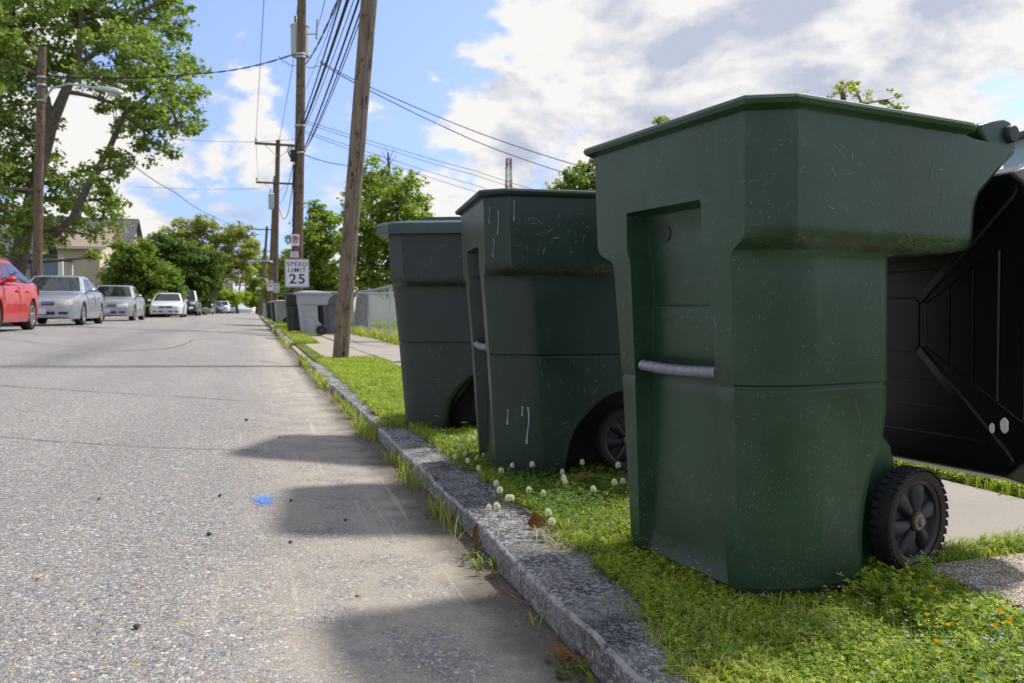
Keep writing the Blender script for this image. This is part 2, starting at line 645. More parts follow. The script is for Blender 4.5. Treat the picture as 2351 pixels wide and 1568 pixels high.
# ------------------------------------------------------------------ ground materials
def asphalt_mat():
    t = NT('worn_asphalt')
    co = t.coord()
    x = t.sep(co)[0]
    wob = t.noise(co, 0.9, 4, 0.6)
    xw = t.math('ADD', x, t.math('MULTIPLY', t.math('SUBTRACT', wob, 0.5), 0.55))
    # exposed stones of many colours in a grey binder
    stones = [(0.00, (0.120, 0.126, 0.150)), (0.16, (0.24, 0.255, 0.295)), (0.32, (0.375, 0.365, 0.34)), (0.45, (0.175, 0.18, 0.205)),
              (0.56, (0.46, 0.435, 0.395)), (0.66, (0.30, 0.30, 0.305)), (0.76, (0.40, 0.27, 0.13)), (0.83, (0.22, 0.235, 0.28)), (0.93, (0.58, 0.565, 0.545))]
    cells = None
    h = None
    vw = t.n('ShaderNodeVectorMath', operation='MULTIPLY_ADD')
    t.set(vw, 0, t.noise(co, 160, 2, 0.5, out='Color'))
    vw.inputs[1].default_value = (0.006, 0.006, 0.0)
    t.set(vw, 2, co)
    big = t.voronoi(vw.outputs[0], 105.0, 'F1', 'Color')
    bigd = t.voronoi(vw.outputs[0], 105.0, 'DISTANCE_TO_EDGE', 'Distance')
    small = t.voronoi(vw.outputs[0], 230.0, 'F1', 'Color')
    smalld = t.voronoi(vw.outputs[0], 230.0, 'DISTANCE_TO_EDGE', 'Distance')
    rb = t.sep(big)[0]
    rs = t.sep(small)[1]
    cb = t.ramp(rb, stones, 'CONSTANT')
    cs = t.ramp(rs, stones, 'CONSTANT')
    binder = t.mix(t.noise(co, 300, 2, 0.6), (0.10, 0.098, 0.094), (0.25, 0.243, 0.23))
    cs = t.mix(t.step(smalld, 0.03, 0.16), binder, cs)
    usebig = t.math('LESS_THAN', t.sep(big)[2], 0.62)
    eb = t.math('MULTIPLY', t.step(bigd, 0.06, 0.16), usebig)
    col = t.mix(eb, cs, cb)
    # finer, sandier strip by the kerb where silt has settled
    silt = t.step(xw, -0.25, 0.32)
    silt = t.math('MULTIPLY', silt, t.step(t.noise(co, 5.0, 5, 0.65), 0.25, 0.62))
    sand = t.mix(t.noise(co, 260, 4, 0.75), (0.24, 0.215, 0.18), (0.45, 0.405, 0.335))
    col = t.mix(t.math('MULTIPLY', silt, 0.80), col, sand)
    # dirt in the channel against the kerb stones
    dirt = t.step(t.math('ADD', x, t.math('MULTIPLY', t.math('SUBTRACT', t.noise(co, 7, 5, 0.65), 0.5), 0.26)), 0.40, 0.57)
    col = t.mix(t.math('MULTIPLY', dirt, 0.85), col, t.mix(t.noise(co, 90, 5, 0.7), (0.030, 0.026, 0.021), (0.14, 0.115, 0.085)))
    # tyre wear and patches
    patchy = t.noise(t.coord(scale=(1.0, 0.25, 1.0)), 1.1, 5, 0.6)
    col = t.mix(t.step(patchy, 0.3, 0.72, 0.0, 0.26), col, (0.10, 0.10, 0.11), 'MIX')
    sc = t.noise(t.coord(scale=(26, 0.8, 1), rot=(0, 0, R(-4))), 1.0, 3, 0.6)
    streak = t.math('MULTIPLY', t.step(sc, 0.60, 0.70), t.math('MULTIPLY', t.step(xw, -0.3, 0.1), t.step(xw, 0.75, 0.4)))
    col = t.mix(t.math('MULTIPLY', streak, 0.35), col, (0.50, 0.45, 0.39))
    col = t.mix(1.0, col, (1.13, 1.105, 1.07), 'MULTIPLY')
    hgt = t.math('ADD', t.math('MULTIPLY', t.step(bigd, 0.0, 0.30), usebig), t.math('MULTIPLY', t.step(smalld, 0.0, 0.25), 0.4))
    hgt = t.math('MULTIPLY', hgt, t.math('SUBTRACT', 1.0, t.math('MULTIPLY', silt, 0.7)))
    t.bump(hgt, 0.75, 0.0035)
    return t.fin(col, 0.86, 0.0, 0.25)


def concrete_mat(name, lo, hi, pebble=False, grain=180):
    t = NT(name)
    co = t.coord()
    base = t.mix(t.noise(co, 3.0, 6, 0.65), lo, hi)
    base = t.mix(t.step(t.noise(co, grain, 3, 0.7), 0.45, 0.75, 0.0, 0.55), base, tuple(x * 0.55 for x in lo))
    if pebble:
        v = t.voronoi(co, 120.0)
        d = t.voronoi(co, 120.0, 'DISTANCE_TO_EDGE', 'Distance')
        pc = t.ramp(t.sep(v)[0], [(0, (0.40, 0.33, 0.24)), (0.25, (0.56, 0.47, 0.36)), (0.5, (0.30, 0.26, 0.22)), (0.7, (0.62, 0.56, 0.48)), (0.88, (0.44, 0.42, 0.40))], 'CONSTANT')
        base = t.mix(t.step(d, 0.03, 0.14), tuple(x * 0.5 for x in lo), pc)
        t.bump(t.step(d, 0.0, 0.3), 0.7, 0.003)
    else:
        t.bump(t.noise(co, 220, 4, 0.7), 0.35, 0.003)
    sc = t.noise(co, 1.2, 5, 0.6)
    base = t.mix(t.step(sc, 0.55, 0.8, 0.0, 0.35), base, (0.16, 0.15, 0.13))
    return t.fin(base, 0.9, 0.0, 0.2)


def granite_mat():
    t = NT('lichened_granite')
    co = t.coord()
    big = t.noise(co, 9, 7, 0.68)
    speck = t.noise(co, 190, 4, 0.75)
    geo = t.n('ShaderNodeNewGeometry')
    up = t.step(t.sep(geo.outputs['Normal'])[2], 0.30, 0.75)
    face = t.mix(t.step(big, 0.34, 0.62), (0.115, 0.112, 0.11), (0.28, 0.265, 0.245))
    face = t.mix(t.step(t.noise(t.coord(scale=(1, 1, 0.22)), 30, 5, 0.7), 0.48, 0.66, 0.0, 0.55), face, (0.075, 0.072, 0.068))
    top = t.mix(t.step(big, 0.38, 0.66), (0.055, 0.055, 0.062), (0.25, 0.242, 0.236))
    col = t.mix(up, face, top)
    # pale crusts of lichen in ragged little ridges
    crust = t.noise(t.coord(scale=(1, 0.8, 1)), 88, 7, 0.76, 0.25)
    patchm = t.step(t.noise(co, 6.0, 4, 0.65), 0.36, 0.60, 0.28, 0.95)
    cm = t.math('MULTIPLY', t.step(crust, 0.49, 0.56), patchm)
    col = t.mix(cm, col, t.mix(speck, (0.40, 0.40, 0.41), (0.74, 0.74, 0.75)))
    col = t.mix(t.step(speck, 0.54, 0.66, 0.0, 0.5), col, (0.46, 0.45, 0.44))
    col = t.mix(t.step(speck, 0.47, 0.36, 0.0, 0.75), col, (0.016, 0.016, 0.018))
    nz = t.sep(geo.outputs['Normal'])[2]
    arris = t.math('MULTIPLY', t.step(nz, 0.18, 0.5), t.step(nz, 0.97, 0.80))
    arris = t.math('MULTIPLY', arris, t.step(t.noise(co, 38, 5, 0.7), 0.36, 0.56))
    col = t.mix(t.math('MULTIPLY', arris, 0.8), col, (0.58, 0.58, 0.60))
    warm = t.step(t.noise(co, 4, 4, 0.6), 0.52, 0.75, 0.0, 0.35)
    col = t.mix(warm, col, (0.20, 0.155, 0.10))
    t.bump(t.math('ADD', t.math('MULTIPLY', crust, 0.8), t.math('MULTIPLY', speck, 0.3)), 1.0, 0.014)
    return t.fin(col, 0.85, 0.0, 0.3)


def turf_mat():
    t = NT('turf_soil')
    co = t.coord()
    n = t.noise(co, 0.35, 5, 0.6)
    m_ = t.noise(co, 6, 6, 0.7)
    col = t.mix(t.step(n, 0.35, 0.65), (0.10, 0.15, 0.028), (0.17, 0.20, 0.045))
    col = t.mix(t.step(m_, 0.42, 0.72), col, (0.075, 0.095, 0.022))
    col = t.mix(t.step(t.noise(co, 40, 4, 0.7), 0.5, 0.7, 0, 0.6), col, (0.060, 0.048, 0.026))
    t.bump(t.noise(co, 45, 5, 0.7), 0.9, 0.02)
    return t.fin(col, 0.95, 0.0, 0.1)


def leaf_mat(name, trans=0.4, rough=0.5, use_tint=True, c=(0.1, 0.2, 0.03)):
    t = NT(name)
    col = t.attr('tint') if use_tint else c
    t.fin(col, rough, 0.0, 0.3)
    tr = t.n('ShaderNodeBsdfTranslucent')
    warm = t.mix(1.0, col, (1.15, 1.2, 0.55), 'MULTIPLY')
    t.set(tr, 'Color', warm)
    mx = t.n('ShaderNodeMixShader')
    mx.inputs[0].default_value = trans
    t.t.links.new(t.p.outputs[0], mx.inputs[1])
    t.t.links.new(tr.outputs[0], mx.inputs[2])
    t.t.links.new(mx.outputs[0], t.out.inputs['Surface'])
    return t.mat


M['asphalt'] = asphalt_mat()
M['concrete'] = concrete_mat('pavement_concrete', (0.27, 0.245, 0.215), (0.38, 0.345, 0.305))
M['apron'] = concrete_mat('apron_concrete', (0.30, 0.26, 0.21), (0.40, 0.355, 0.295))
M['pebbled'] = concrete_mat('exposed_aggregate_slab', (0.30, 0.25, 0.19), (0.45, 0.38, 0.30), pebble=True)
M['granite'] = granite_mat()
M['turf'] = turf_mat()
M['leaf'] = leaf_mat('tree_leaf', 0.5, 0.5)
M['grass'] = leaf_mat('grass_blade', 0.45, 0.55)
M['petal'] = leaf_mat('petal', 0.25, 0.6)
M['bark'] = plain('bark', (0.12, 0.097, 0.078), 0.9, var=0.45, vs=9, bump=0.9, bs=25)

# ------------------------------------------------------------------ the setting
KERB_X = 0.61
LEFT_X = -6.6


def road_z(x):
    return 0.055 * (KERB_X - max(min(x, KERB_X), -4.4))


def sheet(name, profile, ys, mat, parent=None, kind=None):
    mb = MB()
    rings = [[(x, y, z) for x, z in profile] for y in ys]
    mb.loft(rings, False, False, closed=False)
    o = mb.build(name, mat, parent, smooth=60)
    if kind:
        o['kind'] = kind
    # face normals up
    me = o.data
    if me.polygons[0].normal.z < 0:
        me.flip_normals()
    return o


YS_FAR = [-30, 0, 10, 20, 40, 80, 150, 300, 700]
ground = sheet('ground', [(-500, 0.30), (-40, 0.34), (LEFT_X - 0.10, 0.355), (LEFT_X, 0.10), (-4.4, 0.02), (0.64, -0.14), (0.74, 0.055), (1.5, 0.058), (40, 0.07), (500, 0.07)],
               YS_FAR, M['turf'], kind='structure')
road = sheet('road', [(LEFT_X + 0.02, 0.25), (-5.5, 0.272)] + [(x, road_z(x)) for x in (-4.4, -4.0, -3.0, -2.0, -1.0, 0.0, 0.4, 0.64)],
             [-30, 0, 2, 4, 8, 16, 30, 60, 120, 300, 600], M['asphalt'], kind='structure')


def ribbon(name, pts, w, mat, parent, lift=0.004, jitter=0.5):
    """A thin strip lying on the road along pts (x, y)."""
    mb = MB()
    fine = []
    for (x0, y0), (x1, y1) in zip(pts, pts[1:]):
        k = max(2, int(math.hypot(x1 - x0, y1 - y0) / 0.09))
        for i in range(k):
            t_ = i / k
            fine.append((lerp(x0, x1, t_), lerp(y0, y1, t_)))
    fine.append(pts[-1])
    L, Rr = [], []
    ph = random.random() * 9
    for i, (x, y) in enumerate(fine):
        a = fine[max(0, i - 1)]
        b = fine[min(len(fine) - 1, i + 1)]
        d = Vector((b[0] - a[0], b[1] - a[1])).normalized()
        n = Vector((-d.y, d.x))
        off = (math.sin(i * 0.55 + ph) + math.sin(i * 0.23 + 2 * ph)) * 0.012
        ww = w * (1 - jitter * random.random())
        if i in (0, len(fine) - 1):
            ww *= 0.2
        L.append((x + n.x * (off + ww / 2), y + n.y * (off + ww / 2)))
        Rr.append((x + n.x * (off - ww / 2), y + n.y * (off - ww / 2)))
    rings = [[(a[0], a[1], road_z(a[0]) + lift), (b[0], b[1], road_z(b[0]) + lift)] for a, b in zip(L, Rr)]
    mb.loft(rings, False, False, closed=False)
    return mb.build(name, mat, parent, smooth=0)


M['crack'] = plain('crack_fill', (0.085, 0.085, 0.050), 0.95, var=0.5, vs=30)
M['seal'] = plain('crack_seal', (0.13, 0.13, 0.13), 0.8, var=0.3, vs=8)
M['moss'] = plain('crack_moss', (0.14, 0.15, 0.035), 0.95, var=0.5, vs=30)
ribbon('road_crack', [(-3.2, 7.6), (-1.81, 6.83), (-0.9, 6.45), (-0.1, 6.1)], 0.016, M['crack'], road)
ribbon('road_crack', [(-2.2, 4.9), (-1.11, 4.30), (-0.45, 4.02), (0.05, 3.95)], 0.010, M['crack'], road)
ribbon('road_crack', [(-2.6, 7.25), (-2.0, 6.94), (-1.6, 6.74)], 0.018, M['moss'], road, lift=0.0065)
ribbon('road_crack', [(-1.75, 12.2), (-1.3, 13.2), (-1.15, 15.0), (-1.2, 17.2), (-0.75, 19.0)], 0.035, M['moss'], road)
ribbon('road_crack', [(-4.3, 15.5), (-3.0, 13.4), (-1.75, 12.2), (-0.2, 11.6)], 0.025, M['seal'], road, lift=0.0055)
ribbon('road_crack', [(-4.4, 19.5), (-2.6, 20.5), (-1.6, 24.0), (-1.2, 30)], 0.05, M['seal'], road)
ribbon('road_crack', [(-4.5, 27.0), (-2.5, 24.5), (-0.6, 23.2), (0.4, 22.8)], 0.05, M['seal'], road)


def np_noise(seed):
    r = random.Random(seed)
    ph = [(r.uniform(0, 9), r.uniform(0.7, 1.3), r.uniform(-1, 1)) for _ in range(7)]

    def f(x, y, z):
        s = 0.0
        fr = 5.0
        am = 1.0
        for p, q, w in ph:
            s += am * math.sin(fr * (x * q + 0.7 * z * w) + p) * math.sin(fr * (y * 1.1 * q - 0.6 * z + w * x) + 1.7 * p)
            fr *= 1.75
            am *= 0.62
        return s
    return f


kerb = setting('kerb')


def kerb_stone(y0, y1, xs, top, w=0.23, seed=1, fine=0.02, tilt=0.0, parent=None, flip=1):
    """A rough quarried stone, its street face at xs, from y0 to y1."""
    f = np_noise(seed)
    ny = max(4, int((y1 - y0) / fine))
    prof = [(0.018, -0.12), (0.012, -0.05), (0.006, 0.0)]
    k = 8 if fine < 0.03 else 4
    for i in range(k):
        prof.append((0.0, lerp(0.0, top - 0.012, (i + 1) / k)))
    prof += [(0.0035, top - 0.0045), (0.010, top - 0.0005)]
    nt = 14 if fine < 0.03 else 6
    for i in range(1, nt + 1):
        prof.append((0.012 + (w - 0.02) * i / nt, top + 0.002 * math.sin(i * 7 / nt)))
    prof += [(w, top - 0.02), (w, -0.12)]
    rings = []
    for j in range(ny + 1):
        t_ = j / ny
        y = lerp(y0, y1, t_)
        e = min(j, ny - j)
        endin = 0.016 if e == 0 else (0.006 if e == 1 else 0.0)
        ring = []
        for (px, pz) in prof:
            d = f(px * 3 + seed, y, pz * 3)
            amp = 0.0014 if fine < 0.05 else 0.003
            g = f(y * 3.1 + 5, px * 9, pz * 9 + seed)
            edge = 1.0 if abs(pz - top) < 0.03 and px < 0.03 else 0.35
            x = px + ((d * amp + g * 0.0022 * edge) if pz > -0.04 else 0) + (endin if px < 0.1 else -endin)
            z = pz - (endin if pz > 0.02 else 0) + ((f(y, px * 4, seed) * amp * 0.8 + g * 0.0018) if pz > 0.02 else 0)
            z += tilt * (t_ - 0.5)
            ring.append((xs + flip * x, y + (0.004 * d if e == 0 else 0), z))
        rings.append(ring)
    mb = MB()
    mb.loft(rings, True, True)
    return mb.build('kerb_stone', M['granite'], parent or kerb, smooth=50)


kerb_stone(-0.6, 0.62, 0.612, 0.078, seed=3, fine=0.012)
kerb_stone(0.635, 2.015, 0.608, 0.080, seed=5, fine=0.009)
kerb_stone(2.025, 4.27, 0.622, 0.074, seed=8, fine=0.011)
kerb_stone(4.46, 6.95, 0.632, 0.070, seed=12, fine=0.025, tilt=-0.012)
kerb_stone(6.98, 8.75, 0.612, 0.072, seed=14, fine=0.04)
kerb_stone(8.78, 10.35, 0.622, 0.066, seed=17, fine=0.05, tilt=-0.03)
y_ = 15.9
for i, ln in enumerate((1.9, 2.2, 1.7, 2.3, 2.0, 2.4, 2.1, 2.3, 2.5, 2.3, 2.4, 2.3)):
    kerb_stone(y_, y_ + ln - 0.03, 0.605 + 0.012 * ((i * 7) % 3), 0.085, seed=20 + i, fine=0.12)
    y_ += ln
kerb_far = MB()
kerb_far.box((0.70, 90, 0.0), (0.18, 92, 0.17))
o = kerb_far.build('kerb_stone', M['granite'], kerb)
kl = setting('kerb')
y_ = -2.0
mbk = None
for i in range(26):
    kerb_stone(y_, y_ + 2.37, LEFT_X - 0.01, 0.385, w=0.16, seed=60 + i, fine=0.4, parent=kl, flip=-1)
    y_ += 2.4
kf = MB()
kf.box((LEFT_X - 0.08, y_ + 45, 0.29), (0.16, 90, 0.18))
kf.build('kerb_stone', M['granite'], kl)

pave = setting('pavement')


def slab(x0, x1, y0, y1, ztop, mat, parent, name='slab', th=0.10, tilt=0.0):
    mb = MB()
    nx, nyy = 3, 4
    mb.box(((x0 + x1) / 2, (y0 + y1) / 2, ztop - th / 2), (x1 - x0, y1 - y0, th), Matrix.Rotation(tilt, 3, 'X'))
    return mb.build(name, mat, parent, smooth=30, bevel=0.008, seg=2)


slab(1.535, 2.42, -1.2, 0.18, 0.082, M['pebbled'], pave)
slab(1.525, 2.42, 0.21, 1.52, 0.080, M['pebbled'], pave)
y_ = 1.63
for i in range(12):
    ln = 1.48 + 0.08 * ((i * 5) % 3)
    slab(1.53 + 0.012 * (i % 3), 2.42 + 0.01 * ((i * 2) % 3), y_, y_ + ln - 0.03 - 0.015 * (i % 2), 0.083 + 0.006 * ((i * 3) % 4 - 1.5), M['concrete'], pave, tilt=R(0.15 * ((i * 7) % 5 - 2)))
    y_ += ln
for i in range(10):
    slab(1.54, 2.42, y_, y_ + 2.95, 0.083, M['concrete'], pave)
    y_ += 3.0
slab(1.54, 2.42, y_, y_ + 90, 0.083, M['concrete'], pave)
apron = setting('driveway_apron')
for (a, b) in ((10.62, 13.05), (13.09, 15.55)):
    mb = MB()
    mb.loft([[(0.655, a, 0.022), (0.655, b, 0.022), (0.655, b, -0.1), (0.655, a, -0.1)],
             [(0.95, a, 0.060), (0.95, b, 0.060), (0.95, b, -0.1), (0.95, a, -0.1)],
             [(1.525, a, 0.080), (1.525, b, 0.080), (1.525, b, -0.1), (1.525, a, -0.1)]], True, True)
    mb.build('slab', M['apron'], apron, smooth=30, bevel=0.008)
slab(1.20, 1.525, 15.6, 19.6, 0.072, M['apron'], apron)
left_walk = setting('pavement')
for i in range(22):
    slab(-9.5, -8.2, 10 + i * 3.0, 12.96 + i * 3.0, 0.375, M['concrete'], left_walk)
slab(-9.5, -8.2, 76, 160, 0.375, M['concrete'], left_walk)


# ------------------------------------------------------------------ carts
def cart_ring(xf, xb, hw, cu, cv, rec, rw, rb, z, yc=0.0, bulge=0.5):
    h = [(xf + rec, 0.0), (xf + rec, rw - 0.012), (xf, rw), (xf, lerp(rw, hw - cv, 0.5)), (xf, hw - cv), (xf + cu * lerp(0.22, 0.17, (bulge - 0.5) / 0.12), hw - cv * lerp(0.78, 0.60, (bulge - 0.5) / 0.12)), (xf + cu * lerp(0.58, 0.52, (bulge - 0.5) / 0.12), hw - cv * lerp(0.42, 0.22, (bulge - 0.5) / 0.12)),
         (xf + cu, hw), (xf + cu + 0.014, hw), (lerp(xf + cu + 0.014, xb - rb - 0.014, 0.5), hw), (xb - rb - 0.014, hw), (xb - rb, hw), (xb - rb * 0.3, hw - rb * 0.3), (xb, hw - rb), (xb, 0.0)]
    ring = [(x, y + yc, z) for x, y in h] + [(x, -y + yc, z) for x, y in reversed(h[1:-1])]
    return ring


ARCH = {
    'A': [(0, 0.392), (0.06, 0.388), (0.14, 0.387), (0.20, 0.395), (0.25, 0.408), (0.30, 0.430), (0.337, 0.447), (0.38, 0.455), (0.42, 0.457), (0.463, 0.456), (0.75, 0.448)],
    'B': [(0, 0.335), (0.06, 0.340), (0.12, 0.350), (0.17, 0.366), (0.21, 0.392), (0.25, 0.430), (0.28, 0.462), (0.30, 0.495), (0.315, 0.53), (0.325, 0.57), (0.335, 0.615), (0.46, 0.630), (0.75, 0.640)],
}


def wheel_parts(parent, y, cx, R_=0.125, w=0.046, detail=True, toe=0.0):
    """A spoked plastic wheel with a lugged tyre, axis along local y."""
    s = 1 if y > 0 else -1
    mb = MB()
    o = w / 2
    mb.lathe([(R_ * 0.78, -o * 0.92), (R_ * 0.86, -o), (R_ * 0.93, -o), (R_ * 0.975, -o * 0.6), (R_ * 0.982, 0), (R_ * 0.975, o * 0.6), (R_ * 0.93, o), (R_ * 0.86, o), (R_ * 0.78, o * 0.92), (R_ * 0.76, 0)], 'Y', n=40)
    if detail:
        nl = 38
        for k in range(nl):
            for side in (-1, 1):
                a = 2 * math.pi * (k + (0.5 if side > 0 else 0)) / nl
                rot = Matrix.Rotation(-a, 3, 'Y') @ Matrix.Rotation(side * 0.22, 3, 'X')
                c = Vector((math.cos(a), 0, math.sin(a))) * (R_ * 0.982)
                mb.box((c.x, side * o * 0.62, c.z), (R_ * 0.045, o * 0.86, R_ * 0.115), Matrix.Rotation(-a, 3, 'Y'), taper=0.8)
    ty = mb.build('tyre', M['tyre'], parent, smooth=40)
    ty.location = (cx, y, R_)
    ty.rotation_euler = (0, 0, toe)
    hb = MB()
    q = s
    hb.lathe([(R_ * 0.775, -o * 0.9), (R_ * 0.775, o * 0.9)], 'Y', n=40)
    hb.lathe([(R_ * 0.775, q * o * 0.80), (R_ * 0.70, q * o * 0.62), (R_ * 0.66, q * o * 0.10), (0.001, q * o * 0.02)], 'Y', n=40)
    hb.lathe([(R_ * 0.775, -q * o * 0.80), (0.001, -q * o * 0.5)], 'Y', n=40)
    hb.lathe([(R_ * 0.20, q * o * 0.02), (R_ * 0.19, q * o * 0.85), (R_ * 0.15, q * o * 0.95), (0.001, q * o * 0.95)], 'Y', n=24)
    rim = hb.build('hub', M['hub_plastic'], parent, smooth=40)
    rim.location = (cx, y, R_)
    rim.rotation_euler = (0, 0, toe)
    if detail:
        for k in range(6):
            sp = MB()
            a = 2 * math.pi * k / 6 + 0.22
            d = Vector((math.cos(a), 0, math.sin(a)))
            p0 = d * R_ * 0.14
            p1 = d * R_ * 0.70
            rings = []
            for t_, wd, hh in ((0, 0.022, 0.85), (0.25, 0.033, 0.95), (0.6, 0.046, 0.9), (0.9, 0.056, 0.72), (1.0, 0.060, 0.5)):
                c = p0.lerp(p1, t_)
                n = Vector((-d.z, 0, d.x))
                ring = []
                for j in range(7):
                    b = math.pi * j / 6
                    ring.append(c + n * (math.cos(b) * wd * R_ / 0.25 * 0.95) + Vector((0, q * o * (0.02 + math.sin(b) * hh * 0.85), 0)))
                rings.append(ring)
            sp.loft(rings, True, True)
            so = sp.build('spoke', M['hub_plastic'], rim, smooth=50)
    ax = MB()
    ax.cyl((0, q * o * 0.8, 0), (0, q * o * 1.08, 0), R_ * 0.155, n=20, m=0)
    axo = ax.build('washer', M['rust'], rim, smooth=40)
    nut = MB()
    nut.cyl((0, q * o * 1.0, 0), (0, q * o * 1.42, 0), R_ * 0.088, R_ * 0.075, n=16)
    nut.build('axle_end', M['steel_dull'], rim, smooth=40, bevel=0.001)
    return ty


def lid_panel(parent, mat, hinge_x, hinge_z, swing, W=0.37, Ln=0.80, detail=True, sticker=False):
    """An open lid hanging behind its cart: a shallow tray with a bow-tie of raised ridges."""
    fr = bpy.data.objects.new('lid', None)
    mb = MB()
    # local: x across (width), y down its length, z out of the showing face
    ch = 0.085

    def outline(inset, c, dz):
        a, b = W - inset, Ln
        y0, y1 = 0.0 + inset, Ln - inset
        return [(-a + c, y0, dz), (a - c, y0, dz), (a, y0 + c, dz), (a, y1 - c, dz), (a - c, y1, dz), (-a + c, y1, dz), (-a, y1 - c, dz), (-a, y0 + c, dz)]
    mb.loft([outline(0.0, ch, -0.060), outline(-0.006, ch, -0.055), outline(-0.004, ch, -0.045), outline(0.014, ch, 0.0), outline(0.022, ch * 0.95, 0.003), outline(0.05, ch * 0.9, 0.0)], False, True)
    mb.loft([outline(0.0, ch, -0.060), outline(0.012, ch, -0.060), outline(0.03, ch, -0.012)], False, True)
    lid = mb.build('lid', mat, parent, smooth=30, bevel=0.005)
    lid.location = (hinge_x, 0, hinge_z)
    # x_l -> cart y ; y_l -> down ; z_l -> towards the cart (-x)
    base = Matrix(((0, 0, -1), (1, 0, 0), (0, -1, 0)))
    sw = Matrix.Rotation(swing, 3, 'Y')
    lid.rotation_euler = (sw @ base).to_euler()
    if not detail:
        return lid
    cy = Ln * 0.50
    for sx in (-1, 1):
        for sy in (-1, 1):
            p0 = Vector((sx * 0.055, cy + sy * 0.065, 0.0))
            p1 = Vector((sx * (W - 0.088), cy + sy * (Ln / 2 - 0.055), 0.0))
            d = (p1 - p0).normalized()
            n = Vector((-d.y, d.x, 0))
            rings = []
            for t_, wd, hh in ((-0.01, 0.008, 0.001), (0.02, 0.013, 0.007), (0.5, 0.014, 0.008), (0.95, 0.015, 0.009), (1.0, 0.011, 0.006), (1.02, 0.005, 0.001)):
                c = p0.lerp(p1, t_)
                rings.append([c - n * wd, c - n * wd * 0.7 + Vector((0, 0, hh)), c + n * wd * 0.7 + Vector((0, 0, hh)), c + n * wd])
            rb = MB()
            rb.loft(rings, True, True)
            rb.build('ridge', mat, lid, smooth=45)
            # crease line beside the ridge
            q0 = Vector((sx * 0.075, cy + sy * 0.060, 0.001))
            q1 = Vector((sx * (W - 0.018), cy + sy * (Ln / 2 - 0.13), 0.001))
            cr = MB()
            cr.tube([q0, q1], 0.0030, 6)
            cr.build('crease', mat, lid, smooth=60)
    for sx in (-1, 1):
        for k in (0, 1):
            cr = MB()
            xx = sx * (0.055 + 0.020 * k)
            cr.tube([(xx, cy - 0.062, 0.001), (xx, cy + 0.062, 0.001)], 0.0032, 6)
            cr.build('crease', mat, lid, smooth=60)
        for k in range(1, 5):
            xx = sx * lerp(0.075, W - 0.018, k / 4.6)
            hh = lerp(0.060, Ln / 2 - 0.13, k / 4.6)
            rb = MB()
            rb.tube([(xx, cy - hh + 0.004, 0.001), (xx, cy + hh - 0.004, 0.001)], 0.0042, 6)
            rb.build('rib', mat, lid, smooth=60)
    for sy in (-1, 1):
        for k in range(0, 4):
            yy = cy + sy * lerp(0.075, Ln / 2 - 0.07, k / 3.4)
            ww = max(0.05, 0.055 + lerp(0.0, W - 0.11, k / 3.4) - 0.035 * (k > 0))
            rb = MB()
            rb.tube([(-ww, yy, 0.0005), (ww, yy, 0.0005)], 0.0026, 6)
            rb.build('rib', mat, lid, smooth=60)
    if sticker:
        for (xx, yy, a, b) in ((-0.300, 0.652, 0.011, 0.021), (-0.272, 0.662, 0.007, 0.014)):
            st = MB()
            n = 12
            rg = [[(xx + a * r_ * math.cos(2 * math.pi * i / n) * (1 + 0.12 * math.sin(3 * i)), yy + b * r_ * math.sin(2 * math.pi * i / n), h_) for i in range(n)] for r_, h_ in ((1, 0.009 if xx > -0.28 else 0.003), (0.9, 0.011 if xx > -0.28 else 0.005))]
            st.loft(rg, False, True)
            st.build('paint_splat', M['white_paint'], lid, smooth=40)
    return lid


